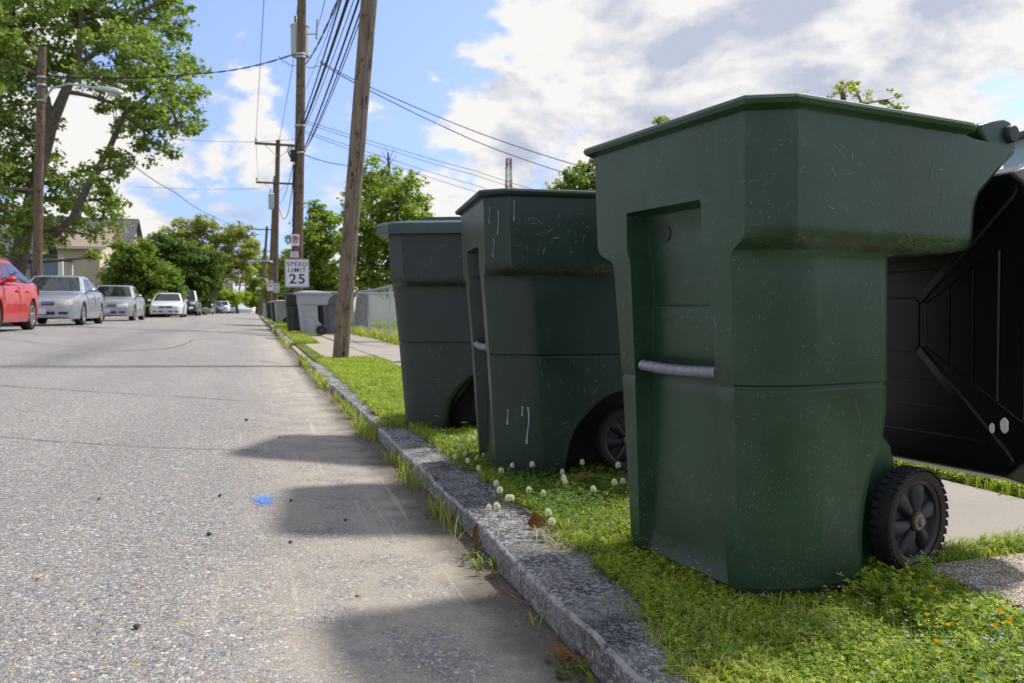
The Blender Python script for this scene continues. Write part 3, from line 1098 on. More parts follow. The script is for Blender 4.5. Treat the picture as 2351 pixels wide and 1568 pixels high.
def cart(label, loc, rotz, model='A', mat=None, lid='hang', lid_mat=None, detail=True, tilt=(0, 0), group='wheeled refuse carts along the kerb', bar=True, drips=(), recess=True, height=1.06, sticker=False, name='refuse_cart', front_slope=0.0, scratches=0, toe=0.0):
    t = thing(name, label, 'trash cart', loc, rotz, group)
    t.rotation_euler = (tilt[0], tilt[1], rotz)
    mat = mat or M['cart_green']
    arch = ARCH[model]

    def P(z):
        xf = interp(z, [(0, 0.088), (0.02, 0.082), (0.46, 0.054), (0.77, 0.030), (1.02, 0.022)]) + front_slope * (1 - z / 1.06)
        hw = interp(z, [(0, 0.272), (0.02, 0.284), (0.455, 0.288), (0.75, 0.288), (0.78, 0.338), (1.02, 0.342)])
        cu = interp(z, [(0, 0.160), (0.455, 0.160), (0.74, 0.160), (0.79, 0.084), (1.06, 0.083)])
        cv = interp(z, [(0, 0.082), (0.455, 0.080), (0.74, 0.072), (0.79, 0.062), (1.06, 0.062)])
        yc = interp(z, [(0, -0.014), (0.75, -0.014), (0.785, 0.0)])
        return xf, hw, cu, cv, yc
    zs = [0.0, 0.006, 0.02, 0.06, 0.12, 0.145, 0.17, 0.20, 0.23, 0.25, 0.28, 0.30, 0.315, 0.325, 0.335, 0.36, 0.39, 0.42, 0.452, 0.456, 0.462, 0.466, 0.55, 0.634, 0.640, 0.648, 0.70, 0.735]
    rings = []

    def rec_d(z):
        if not recess or z > 0.868:
            return 0.0
        d = interp(z, [(0.0, 0.004), (0.03, 0.026), (0.3, 0.046), (0.634, 0.054), (0.648, 0.060), (0.85, 0.060), (0.868, 0.048)])
        if 0.637 < z < 0.645:
            d += 0.004
        return d

    def rw_(z):
        return interp(z, [(0, 0.165), (0.455, 0.152), (0.87, 0.140)])
    for z in zs:
        xf, hw, cu, cv, yc = P(z)
        xb = interp(z, arch)
        if z == 0.0:
            hw -= 0.012
            xf += 0.012
        if 0.453 < z < 0.463:
            hw -= 0.0035
            xf += 0.002
        elif z >= 0.463:
            hw += 0.0015
        rings.append(cart_ring(xf, xb, hw, cu, cv, rec_d(z), rw_(z), 0.028, z, yc, 0.62))
    xb0 = interp(0.75, arch)
    # the shoulder where the hopper steps out over sides and back
    for z, f, xb, rb in ((0.742, 0.03, xb0 + 0.002, 0.030), (0.752, 0.14, lerp(xb0, 0.69, 0.15), 0.03), (0.760, 0.42, lerp(xb0, 0.695, 0.80), 0.03), (0.768, 0.72, 0.692, 0.035), (0.780, 0.92, 0.701, 0.035), (0.797, 1.0, 0.704, 0.035),
                         (0.806, 1.0, 0.705, 0.035), (0.84, 1.0, 0.706, 0.035), (0.862, 1.0, 0.708, 0.035), (0.870, 1.0, 0.709, 0.035), (0.880, 1.0, 0.711, 0.035), (0.905, 1.0, 0.720, 0.03), (0.96, 1.0, 0.785, 0.03), (1.010, 1.0, 0.846, 0.025), (1.018, 1.0, 0.846, 0.025),
                         (1.022, 1.0, 0.80, 0.03), (1.026, 1.0, 0.70, 0.03), (1.032, 1.0, 0.664, 0.03)):
        xf, _, cu, _, yc = P(z)
        cu = lerp(0.160, 0.084, f)
        cv = lerp(0.072, 0.062, f)
        hw = lerp(0.2895, 0.338 + (z - 0.79) * 0.02, f)
        rings.append(cart_ring(xf, xb, hw, cu, cv, rec_d(z), rw_(z), rb, z, lerp(-0.014, 0, f), lerp(0.62, 0.5, f)))
    for z, grow in ((1.036, 0.006), (1.040, 0.019), (1.049, 0.023), (1.056, 0.020), (1.060, 0.012), (1.058, -0.004)):
        xf, _, cu, cv, yc = P(1.02)
        rings.append(cart_ring(xf - grow, 0.655 + grow * 0.6, 0.342 + grow, cu, cv, 0.0, rw_(1.0), 0.03, z))
    inner = [rings[-1]]
    for z, g in ((1.0, -0.012), (0.80, -0.016), (0.76, -0.05), (0.45, -0.058), (0.03, -0.075)):
        xf, hw, cu, cv, yc = P(min(z, 0.75))
        hw = 0.334 if z > 0.78 else hw
        yc = 0.0 if z > 0.78 else yc
        xb = 0.64 if z > 0.78 else interp(z, arch)
        inner.append(cart_ring(xf - g + (0.07 if (recess and z < 0.9) else 0), xb + g * 0.6, hw + g, min(cu, 0.1), cv, 0.0, 0.12, 0.03, z, yc))
    mb = MB()
    mb.loft(rings, True, False)
    body = mb.build('body', mat, t, smooth=30, bevel=0.005 if detail else 0.0, seg=3)
    ib = MB()
    ib.loft(inner, False, True)
    ib.build('inner_wall', mat, t, smooth=30)
    # the narrower tail of the body between the wheels
    core = MB()
    cr = []
    prof_c = ((0.035, 0.47), (0.06, 0.54), (0.2, 0.565), (0.30, 0.53), (0.36, 0.47), (0.45, 0.44)) if model == 'A' else ((0.035, 0.60), (0.06, 0.70), (0.2, 0.72), (0.30, 0.70), (0.36, 0.66), (0.45, 0.62))
    cw = 0.225 if model == 'A' else 0.165
    for z, xb in prof_c:
        cr.append([(0.28, -cw - 0.02, z), (xb, -cw - 0.02, z), (xb, cw, z), (0.28, cw, z)])
    core.loft(cr, True, True)
    core.build('axle_housing', mat if model == 'A' else M['arch_shade'], t, smooth=30, bevel=0.006 if detail else 0)
    ax = MB()
    wx = 0.532 if model == 'A' else 0.585
    wyy = 0.285 if model == 'A' else 0.240
    ax.cyl((wx, -wyy, 0.132), (wx, wyy, 0.132), 0.010, n=10)
    ax.build('axle', M['steel_dull'], t)
    for s in (-1, 1):
        e = bpy.data.objects.new('wheel', None)
        COL.objects.link(e)
        e.parent = t
        e.location = (0, -0.012, 0.008)
        wheel_parts(e, s * wyy, wx, detail=detail, toe=toe if s < 0 else 0.0)
    # lid hinge blocks, pin caps and the handle bar between them
    for s in (-1, 1):
        hb = MB()
        yo, yi = s * 0.335, s * 0.250
        prof = [(0.735, 1.0175), (0.8455, 1.0175), (0.8455, 1.050), (0.838, 1.072), (0.820, 1.085), (0.795, 1.088), (0.745, 1.078), (0.700, 1.064), (0.705, 1.050)]
        hb.loft([[(x, yi, z) for x, z in prof], [(x, yo * 0.985, z) for x, z in prof], [(lerp(x, 0.79, 0.08), yo, lerp(z, 1.045, 0.08)) for x, z in prof]], True, True)
        hb.build('hinge_block', mat, t, smooth=40, bevel=0.006 if detail else 0)
        pc = MB()
        pc.lathe([(0.0215, s * 0.330), (0.0215, s * 0.343), (0.019, s * 0.349), (0.001, s * 0.350)], 'Y', (0.815, 0, 1.052), n=20)
        pc.build('pin_cap', M['cap_black'], t, smooth=40)
    hd = MB()
    hd.cyl((0.812, -0.252, 1.052), (0.812, 0.252, 1.052), 0.018, n=14)
    hd.build('handle', mat, t)
    if bar:
        br = MB()
        xx = 0.062 + front_slope * 0.55
        pts = [(xx + 0.0015 * math.sin(i), lerp(-0.163, 0.118, i / 8), 0.487 - 0.004 * math.sin(math.pi * i / 8)) for i in range(9)]
        br.tube(pts, 0.0135, 14)
        br.build('grab_bar', M['steel_dull'], t, smooth=50)
    if recess and detail:
        pg = MB()
        xs = P(0.80)[0] + rec_d(0.80)
        pg.lathe([(0.021, xs - 0.0015), (0.021, xs - 0.003), (0.001, xs - 0.0035)], 'X', (0, 0.062, 0.815), n=18)
        pg.build('plug', M['cap_black'], t)
    # dried paint running down the near side
    for (dx, z0, z1, w, zig) in drips:
        d = MB()
        k = 9
        L, Rr = [], []
        for i in range(k + 1):
            u = i / k
            z = lerp(z0, z1, u)
            _xf, hwz, _cu, _cv, _yc = P(z)
            hwz -= _yc
            ww = w * (1.3 if i == 0 else 1.0 - 0.35 * math.sin(math.pi * u) + (0.35 if i >= k - 1 else 0))
            xo = dx + zig * math.sin(u * 5) * 0.004
            f_ = max(0.0, min(1.0, (dx - _xf) / _cu))
            cham = _cv * (interp(f_, [(0, 1), (0.22, 0.78), (0.58, 0.42), (1, 0)]) if z > 0.78 else interp(f_, [(0, 1), (0.17, 0.60), (0.52, 0.22), (1, 0)]))
            yy = -(hwz - cham) - 0.0025
            L.append((xo - ww, yy, z))
            Rr.append((xo + ww, yy, z))
        d.loft([[a, (lerp(a[0], b[0], 0.5), a[1] - 0.002, a[2]), b] for a, b in zip(L, Rr)], False, False, closed=False)
        d.build('paint_drip', M['drip'], t, smooth=60)
    if scratches:
        sr = random.Random(scratches)
        sm = MB()

        def side_y(x, z):
            xf, hw, cu, cv, yc = P(z)
            if 0.735 < z < 0.80 or z > 1.0 or z < 0.03 or x < xf + cu + 0.01:
                return None
            if z < 0.46 and z > 0.452:
                return None
            lim = interp(z, arch) - 0.035 if z < 0.74 else 0.66
            if x > lim:
                return None
            if z >= 0.80:
                hw = 0.338 + (z - 0.79) * 0.02
                yc = 0.0
            return -(hw - yc) - 0.0009

        def front_x(y, z):
            if z < 0.05 or z > 1.02:
                return None
            xf, hw, cu, cv, yc = P(z)
            if recess and z < 0.885 and -rw_(z) - 0.012 < y < rw_(z) + 0.012:
                return None
            if not (-(hw - cv) + yc + 0.01 < y < hw - cv + yc - 0.01) or 0.73 < z < 0.80:
                return None
            return xf - 0.0008
        clusters = [(sr.uniform(0.12, 0.62), sr.uniform(0.08, 0.95)) for _ in range(12)]
        for k in range(300):
            onfront = sr.random() < 0.16
            if onfront:
                a_, z_ = sr.uniform(-0.26, 0.22), sr.uniform(0.06, 1.0)
            elif sr.random() < 0.6:
                c_ = sr.choice(clusters)
                a_, z_ = c_[0] + sr.gauss(0, 0.06), c_[1] + sr.gauss(0, 0.07)
            else:
                a_, z_ = sr.uniform(0.1, 0.66), sr.uniform(0.05, 1.0)
            th = sr.choice((sr.gauss(math.pi / 2, 0.35), sr.gauss(0.1, 0.4), sr.uniform(0, math.pi)))
            ln = sr.choice((0.006, 0.010, 0.014, 0.02, 0.03, 0.055)) * sr.uniform(0.6, 1.2)
            bend = sr.gauss(0, 0.5)
            wd = sr.choice((0.00028, 0.0004, 0.0004, 0.0006, 0.0009))
            n_ = 7
            L, Rr = [], []
            for i in range(n_ + 1):
                u = i / n_
                d_ = th + bend * u
                a_ += math.cos(d_) * ln / n_
                z_ += math.sin(d_) * ln / n_
                w_ = wd * (0.25 + math.sin(math.pi * u)) * sr.uniform(0.5, 1.3)
                pa, pb = (a_ - math.sin(d_) * w_, z_ + math.cos(d_) * w_), (a_ + math.sin(d_) * w_, z_ - math.cos(d_) * w_)
                f = front_x if onfront else side_y
                qa, qb = f(*pa), f(*pb)
                if qa is None or qb is None:
                    break
                if onfront:
                    L.append((qa, pa[0], pa[1]))
                    Rr.append((qb, pb[0], pb[1]))
                else:
                    L.append((pa[0], qa, pa[1]))
                    Rr.append((pb[0], qb, pb[1]))
            if len(L) > 2:
                sm.loft([[a, b] for a, b in zip(L, Rr)], False, False, closed=False)
        so = sm.build('scratches', M['scratch'], t, smooth=0, recalc=False)
        so['kind'] = 'stuff'
    if lid == 'hang':
        lid_panel(t, lid_mat or M['lid_black'], 0.875, 0.985, R(-1.0), W=0.405, Ln=0.80, detail=detail, sticker=sticker)
    elif lid == 'closed':
        lm = lid_mat or mat
        lb = MB()
        rs = []
        for z, g in ((1.020, 0.038), (1.018, 0.046), (1.058, 0.046), (1.072, 0.040), (1.080, 0.020), (1.094, -0.06), (1.108, -0.16), (1.112, -0.26)):
            rs.append(cart_ring(0.012 - g, 0.73 + min(g, 0.02) + min(0, g) * 0.7, 0.336 + g, 0.083, 0.066, 0.0, max(0.03, 0.15 + min(0, g) * 0.6), 0.05, z))
        lb.loft(rs, True, True)
        lo = lb.build('lid', lm, t, smooth=38, bevel=0.006 if detail else 0, seg=2)
        if detail:
            for k in range(4):
                yy = -0.24 + 0.16 * k
                rb = MB()
                zt = 1.112 if abs(yy) < 0.1 else 1.102
                rb.loft([[(0.14, yy - 0.02, zt - 0.02), (0.14, yy - 0.012, zt - 0.008), (0.14, yy + 0.012, zt - 0.008), (0.14, yy + 0.02, zt - 0.02)],
                         [(0.22, yy - 0.024, zt - 0.012), (0.22, yy - 0.014, zt + 0.012), (0.22, yy + 0.014, zt + 0.012), (0.22, yy + 0.024, zt - 0.012)],
                         [(0.50, yy - 0.024, zt - 0.012), (0.50, yy - 0.014, zt + 0.012), (0.50, yy + 0.014, zt + 0.012), (0.50, yy + 0.024, zt - 0.012)],
                         [(0.58, yy - 0.02, zt - 0.02), (0.58, yy - 0.012, zt - 0.008), (0.58, yy + 0.012, zt - 0.008), (0.58, yy + 0.02, zt - 0.02)]], True, True)
                rb.build('lid_rib', lm, lo, smooth=40)
    return t


def cart_origin(u, v, ang):
    c, s = math.cos(ang), math.sin(ang)
    return (u * c - v * s, u * s + v * c)


A1 = R(9.0)
x1, y1 = cart_origin(1.145, 1.528, A1)
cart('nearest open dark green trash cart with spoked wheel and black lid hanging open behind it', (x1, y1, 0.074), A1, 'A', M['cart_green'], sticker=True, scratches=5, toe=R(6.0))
A2 = R(-6.0)
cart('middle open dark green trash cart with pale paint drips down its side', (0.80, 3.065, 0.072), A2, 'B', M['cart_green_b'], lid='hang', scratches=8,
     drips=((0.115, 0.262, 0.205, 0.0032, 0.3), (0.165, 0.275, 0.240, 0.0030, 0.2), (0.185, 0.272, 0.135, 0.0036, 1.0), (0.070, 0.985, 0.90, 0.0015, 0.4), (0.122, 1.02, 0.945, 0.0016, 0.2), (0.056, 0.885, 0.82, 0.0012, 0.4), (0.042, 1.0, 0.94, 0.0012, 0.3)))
A3 = R(-24.0)
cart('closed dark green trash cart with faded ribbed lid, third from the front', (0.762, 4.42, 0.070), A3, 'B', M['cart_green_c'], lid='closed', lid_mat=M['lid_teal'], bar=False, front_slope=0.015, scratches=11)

# far carts along the verge
cart('closed dark green trash cart standing beside the grey cart past the near pole', (0.80, 22.6, 0.07), R(2), 'B', M['cart_green_c'], lid='closed', lid_mat=M['cart_green_c'], detail=False, bar=False)
cart('light grey trash cart with pale closed lid and black wheel showing', (1.02, 20.4, 0.07), R(6), 'A', M['cart_grey'], lid='closed', lid_mat=M['cart_grey'], detail=False, bar=False, recess=False, front_slope=0.03)
cart('grey trash cart half hidden behind the near utility pole', (1.72, 21.4, 0.075), R(-12), 'A', M['cart_grey_shaded'], lid='closed', lid_mat=M['cart_grey_shaded'], detail=False, bar=False, recess=False)
cart('trash cart with navy blue lid behind the grey carts', (1.62, 23.6, 0.075), R(0), 'B', M['cart_green_c'], lid='closed', lid_mat=M['lid_navy'], detail=False, bar=False, recess=False)
cart('distant pale grey trash cart in front of the third utility pole', (0.93, 39.5, 0.07), R(4), 'B', M['cart_grey'], lid='closed', lid_mat=M['cart_grey'], detail=False, bar=False, recess=False)
cart('distant green trash cart with grey lid beside the distant pale cart', (0.80, 42.0, 0.07), R(4), 'B', M['cart_green_c'], lid='closed', lid_mat=M['cart_grey'], detail=False, bar=False, recess=False)
cart('farther dark green trash cart beyond the third utility pole', (0.70, 52.5, 0.07), R(0), 'B', M['cart_green_c'], lid='closed', lid_mat=M['cart_green_c'], detail=False, bar=False, recess=False)
cart('farthest grey trash cart at the end of the row by the kerb', (0.62, 60.5, 0.07), R(0), 'B', M['cart_grey'], lid='closed', lid_mat=M['cart_grey'], detail=False, bar=False, recess=False)

# ------------------------------------------------------------------ utility poles
def pole_mat(name, a, b):
    t = NT(name)
    co = t.coord(scale=(30, 30, 1.6))
    n = t.noise(co, 1.0, 6, 0.7)
    col = t.mix(t.step(n, 0.3, 0.7), a, b)
    c2 = t.coord(scale=(1, 1, 0.5))
    col = t.mix(t.step(t.noise(c2, 10, 5, 0.7), 0.52, 0.66, 0, 0.75), col, tuple(x * 0.30 for x in a))
    knots = t.voronoi(t.coord(scale=(9, 9, 4.5)), 1.0, 'F1', 'Distance')
    col = t.mix(t.step(knots, 0.22, 0.10), col, tuple(x * 0.35 for x in a))
    t.bump(t.math('ADD', n, t.math('MULTIPLY', t.step(knots, 0.0, 0.3), 0.8)), 0.6, 0.008)
    return t.fin(col, 0.9, 0.0, 0.15)


M['pole_tan'] = pole_mat('weathered_pole_wood', (0.135, 0.098, 0.070), (0.25, 0.195, 0.145))
M['pole_brown'] = pole_mat('creosote_pole_wood', (0.115, 0.080, 0.058), (0.21, 0.155, 0.115))
M['xfmr'] = plain('transformer_grey', (0.42, 0.44, 0.46), 0.45, 0.0, var=0.1)
M['porcelain'] = plain('insulator', (0.10, 0.07, 0.06), 0.3)
M['sign_white'] = plain('sign_sheet_white', (0.72, 0.72, 0.76), 0.45, var=0.04)
M['sign_black'] = plain('sign_black', (0.012, 0.012, 0.014), 0.5)
M['sign_red'] = plain('sign_red', (0.50, 0.035, 0.040), 0.5)
M['lamp_grey'] = plain('lamp_housing', (0.45, 0.48, 0.54), 0.4, 0.3)
M['lamp_glass'] = plain('lamp_glass', (0.55, 0.55, 0.52), 0.2)

POLE_TOPS = {}


def pole_post(parent, base, top, r0, r1, mat, seed=0, n=22, cuts=30):
    rr = random.Random(seed)
    mb = MB()
    pts, rad = [], []
    ax, ay = rr.uniform(-1, 1), rr.uniform(-1, 1)
    for i in range(cuts + 1):
        t_ = i / cuts
        p = base.lerp(top, t_)
        bow = math.sin(math.pi * t_) * 0.03
        pts.append(p - base + Vector((ax * bow + rr.uniform(-1, 1) * 0.002, ay * bow, 0)))
        rad.append(lerp(r0, r1, t_) * (1 + rr.uniform(-0.015, 0.015)))
    mb.tube(pts, rad, n)
    return mb.build('post', mat, parent, smooth=60)


def insulator(parent, p, h=0.16, r=0.05):
    mb = MB()
    mb.lathe([(r * 0.3, 0), (r * 0.3, h * 0.3), (r, h * 0.32), (r * 0.6, h * 0.5), (r, h * 0.55), (r * 0.5, h * 0.75), (r * 0.8, h * 0.8), (r * 0.3, h)], 'Z', p, n=10, cap=True)
    return mb.build('insulator', M['porcelain'], parent)


def crossarm(parent, p, half_l, half_r, yaw=0.0, braces=True):
    mb = MB()
    d = Vector((math.cos(yaw), math.sin(yaw), 0))
    a, b = p - d * half_l, p + d * half_r
    mb.box((a + b) / 2, (half_l + half_r, 0.10, 0.13), Matrix.Rotation(yaw, 3, 'Z'))
    o = mb.build('crossarm', M['pole_brown'], parent)
    if braces:
        for s, L in ((-1, half_l), (1, half_r)):
            if L > 0.7:
                br = MB()
                br.tube([p + d * s * 0.75 + Vector((0, 0, -0.05)), p + Vector((0, 0, -0.65)) + d * s * 0.1], 0.018, 6)
                br.build('brace', M['zinc'], parent)
    return a, b


def transformer(parent, p, r, h):
    mb = MB()
    mb.lathe([(r * 0.9, 0), (r, 0.02), (r, h * 0.93), (r * 1.06, h * 0.935), (r * 1.06, h * 0.97), (r * 0.95, h * 0.99), (0.3 * r, h * 1.06), (0.001, h * 1.07)], 'Z', p, n=24, cap=True)
    tk = mb.build('transformer', M['xfmr'], parent, bevel=0.006)
    for s in (-0.45, 0.5):
        insulator(tk, (p[0] + s * r, p[1], p[2] + h * 1.0), 0.30, 0.055)
    rb = MB()
    rb.box((p[0] - r * 0.2, p[1] - r * 1.0, p[2] + h * 0.5), (0.05, 0.03, 0.18))
    rb.build('bracket', M['zinc'], tk)
    return tk


# pole beside the driveway: leans right
P1b = Vector((1.055, 10.45, 0.06))
P1t = Vector((1.78, 10.02, 8.6))
p1 = thing('utility_pole', 'bare weathered tan utility pole leaning right at the edge of the driveway', 'utility pole', P1b, 0, 'utility poles on the right verge')
pole_post(p1, P1b, P1t, 0.103, 0.098, M['pole_tan'], 3)
gw = MB()
pp = []
for i in range(24):
    t_ = i / 23
    q = P1b.lerp(P1t, 0.09 + 0.9 * t_) - P1b
    pp.append(q + Vector((0.018 + 0.01 * math.sin(i * 1.3), -0.104, 0)))
pp = [pp[0] + Vector((0.0, -0.012, 0.06)), pp[0] + Vector((-0.035, -0.014, -0.10)), pp[0] + Vector((-0.045, -0.014, -0.22)), pp[0] + Vector((-0.012, -0.014, -0.20))] [::-1] + pp
gw.tube(pp, 0.006, 6)
gw.build('ground_wire', M['steel_dull'], p1)

P2b = Vector((1.22, 24.9, 0.06))
P2t = Vector((1.50, 24.8, 11.4))
p2 = thing('utility_pole', 'brown utility pole carrying a grey transformer drum, road signs and most cables', 'utility pole', P2b, 0, 'utility poles on the right verge')
pole_post(p2, P2b, P2t, 0.155, 0.125, M['pole_brown'], 5)


def on_p2(y):
    """Point on the second pole's axis at survey height y of the photograph."""
    z = at(690, y, 24.85).z
    t_ = (z - P2b.z) / (P2t.z - P2b.z)
    return P2b.lerp(P2t, t_)


q = on_p2(122)
transformer(p2, q - P2b + Vector((0.0, 0.40, 0.0)), 0.27, 0.95)
co_ = MB()
q2 = on_p2(78) - P2b
co_.tube([q2 + Vector((0.13, 0, 0.0)), q2 + Vector((0.42, -0.05, 0.02))], 0.022, 8)
co_.tube([q2 + Vector((0.44, -0.05, -0.13)), q2 + Vector((0.47, -0.05, 0.45))], 0.035, 8)
co_.build('fuse_cutout', M['xfmr'], p2)
for y in (126, 133, 290, 352):
    q = on_p2(y) - P2b
    bt = MB()
    bt.lathe([(0.146, -0.03), (0.152, -0.02), (0.152, 0.02), (0.146, 0.03)], 'Z', q, n=18)
    bt.build('steel_band', M['zinc'], p2)
q = on_p2(355) - P2b
sb = MB()
for i in range(3):
    pts = [q + Vector((-0.17 - 0.13 * math.sin(a) * (1 + 0.2 * i), -0.03 * i, 0.14 * math.cos(a) + 0.05 * i)) for a in [k * math.pi / 8 for k in range(17)]]
    sb.tube(pts, 0.016, 6)
sb.box(q + Vector((-0.18, -0.02, -0.05)), (0.16, 0.14, 0.34))
sb.build('cable_splice', M['wire'], p2)
rs = MB()
rs.tube([on_p2(300) - P2b + Vector((0.02, -0.14, 0)), on_p2(330) - P2b + Vector((-0.09, -0.14, 0)), on_p2(420) - P2b + Vector((-0.15, -0.09, 0)), on_p2(600) - P2b + Vector((-0.16, -0.06, 0)), on_p2(748) - P2b + Vector((-0.16, -0.05, 0))], 0.022, 6)
rs.build('riser_cable', M['wire'], p2)

# --- signs on the second pole
YS = 24.6


def sign_plate(name, label, cat, cx, cy, Y, w, h, mat, r=0.03, border=None, rot=0.0):
    c = at(cx, cy, Y)
    t = thing(name, label, cat, c)
    t.rotation_euler = (0, 0, R(-8))

    def outline(w_, h_, r_, y):
        pts = []
        for sx, sz, a0 in ((1, 1, 0), (-1, 1, 90), (-1, -1, 180), (1, -1, 270)):
            for k in range(5):
                a = R(a0 + 22.5 * k)
                pts.append((sx * (w_ / 2 - r_) + r_ * math.cos(a), y, sz * (h_ / 2 - r_) + r_ * math.sin(a)))
        return pts
    mb = MB()
    mb.loft([outline(w, h, r, 0.004), outline(w, h, r, -0.002)], True, True)
    mb.build('plate', mat, t, smooth=30)
    if border:
        bm_, bw, inset = border
        fr = MB()
        a, b = outline(w - 2 * inset, h - 2 * inset, r * 0.8, -0.0045), outline(w - 2 * inset - 2 * bw, h - 2 * inset - 2 * bw, r * 0.6, -0.0045)
        n = len(a)
        va = [fr.vert(p) for p in a]
        vb = [fr.vert(p) for p in b]
        for i in range(n):
            fr.face((va[i], va[(i + 1) % n], vb[(i + 1) % n], vb[i]))
        fr.build('border', bm_, t, smooth=0)
    for s in (0.42, -0.42):
        bo = MB()
        bo.cyl((0, -0.002, s * h), (0, -0.012, s * h), 0.012, n=8)
        bo.build('bolt', M['zinc'], t)
    return t


def letters(t, body, size, mat, x, z, sx=1.0, offset=0.0):
    return text_mesh(body, size, mat, t, (x, -0.0055, z), (math.pi / 2, 0, 0), sx=sx, offset=offset)


sp = sign_plate('speed_limit_sign', 'white rectangular sign reading SPEED LIMIT 25 on the brown pole', 'road sign', 682, 627, YS, 0.70, 0.845, M['sign_white'], border=(M['sign_black'], 0.012, 0.012))
letters(sp, 'SPEED', 0.185, M['sign_black'], 0, 0.262, sx=1.06, offset=0.0015)
letters(sp, 'LIMIT', 0.185, M['sign_black'], 0, 0.085, sx=1.06, offset=0.0015)
letters(sp, '25', 0.40, M['sign_black'], 0.005, -0.185, sx=1.12, offset=0.006)
npk = sign_plate('no_parking_sign', 'small white no parking sign with red ring above the speed limit sign', 'road sign', 677.5, 551, YS, 0.252, 0.345, M['sign_white'], r=0.015)


def ring_mesh(t, r0, r1, z, mat):
    mb = MB()
    n = 28
    A = [mb.vert((r0 * math.cos(2 * math.pi * i / n), -0.0062, z + r0 * 1.12 * math.sin(2 * math.pi * i / n))) for i in range(n)]
    B = [mb.vert((r1 * math.cos(2 * math.pi * i / n), -0.0062, z + r1 * 1.12 * math.sin(2 * math.pi * i / n))) for i in range(n)]
    for i in range(n):
        mb.face((A[i], A[(i + 1) % n], B[(i + 1) % n], B[i]))
    mb.build('red_ring', mat, t, smooth=0)
    sl = MB()
    sl.box((0, -0.0070, z), (0.022, 0.001, 2 * r0 * 1.02), Matrix.Rotation(R(-40), 3, 'Y'))
    sl.build('red_slash', mat, t, smooth=0)


letters(npk, 'P', 0.20, M['sign_black'], 0.005, 0.005, offset=0.006)
ring_mesh(npk, 0.104, 0.080, 0.01, M['sign_red'])
pl = sign_plate('sign_plaque', 'small white plaque with red print under the no parking sign', 'road sign', 676, 584, YS, 0.25, 0.185, M['sign_white'], r=0.012, border=(M['sign_red'], 0.007, 0.006))
for k in range(3):
    lb = MB()
    for j in range(4):
        lb.box((-0.066 + 0.044 * j, -0.0050, 0.042 - 0.042 * k), (0.034, 0.001, 0.020))
    lb.build('red_print', M['sign_red'], pl, smooth=0)
np2 = sign_plate('no_parking_sign', 'tiny far no parking sign on the third utility pole', 'road sign', 620, 656, 44.6, 0.33, 0.55, M['sign_white'], r=0.02)
ring_mesh(np2, 0.13, 0.09, 0.08, M['sign_red'])

# --- farther poles on the right
P3b = Vector((1.12, 47.3, 0.06))
P3t = Vector(at(638.5, 322, 47.3))
p3 = thing('utility_pole', 'third utility pole with a long crossarm and small grey box', 'utility pole', P3b, 0, 'utility poles on the right verge')
pole_post(p3, P3b, P3t, 0.165, 0.125, M['pole_brown'], 8)
c3 = at(639, 333, 47.2) - P3b
A3L, A3R = crossarm(p3, c3 + Vector((0, -0.12, 0)), 1.27, 1.15)
INS3 = []
for f in (0.03, 0.55):
    q = A3L.lerp(A3R, f) + Vector((0, 0, 0.06))
    insulator(p3, q, 0.26, 0.07)
    INS3.append(P3b + q + Vector((0, 0, 0.25)))
bx = MB()
bx.box(at(630, 661, 47.1) - P3b + Vector((0.12, -0.12, 0)), (0.34, 0.16, 0.55))
bx.build('meter_box', M['xfmr'], p3)

P4b = Vector((0.98, 58.0, 0.06))
P4t = Vector(at(632.5, 405, 58.0))
p4 = thing('utility_pole', 'fourth utility pole with crossarm and hanging transformer drum', 'utility pole', P4b, 0, 'utility poles on the right verge')
pole_post(p4, P4b, P4t, 0.165, 0.13, M['pole_brown'], 9)
c4 = at(633, 421, 57.9) - P4b
A4L, A4R = crossarm(p4, c4 + Vector((0, -0.12, 0)), 1.3, 1.25)
for f in (0.02, 0.45, 0.98):
    insulator(p4, A4L.lerp(A4R, f) + Vector((0, 0, 0.06)), 0.26, 0.07)
transformer(p4, at(625, 481, 57.7) - P4b + Vector((0, -0.1, 0)), 0.26, 1.05)
P5b = Vector((0.75, 92.0, 0.06))
P5t = Vector(at(613, 520, 92.0))
p5 = thing('utility_pole', 'small far utility pole with a crossarm among the tree tops', 'utility pole', P5b, 0, 'utility poles on the right verge')
pole_post(p5, P5b, P5t, 0.19, 0.14, M['pole_brown'], 10, n=10)
crossarm(p5, at(610, 527, 91.9) - P5b, 1.2, 1.1)
P6b = Vector((0.7, 125.0, 0.06))
P6t = Vector(at(607.5, 570, 125.0))
p6 = thing('utility_pole', 'farthest utility pole at the end of the street', 'utility pole', P6b, 0, 'utility poles on the right verge')
pole_post(p6, P6b, P6t, 0.2, 0.16, M['pole_brown'], 11, n=10)
crossarm(p6, at(606, 576, 124.9) - P6b, 1.5, 0.8)


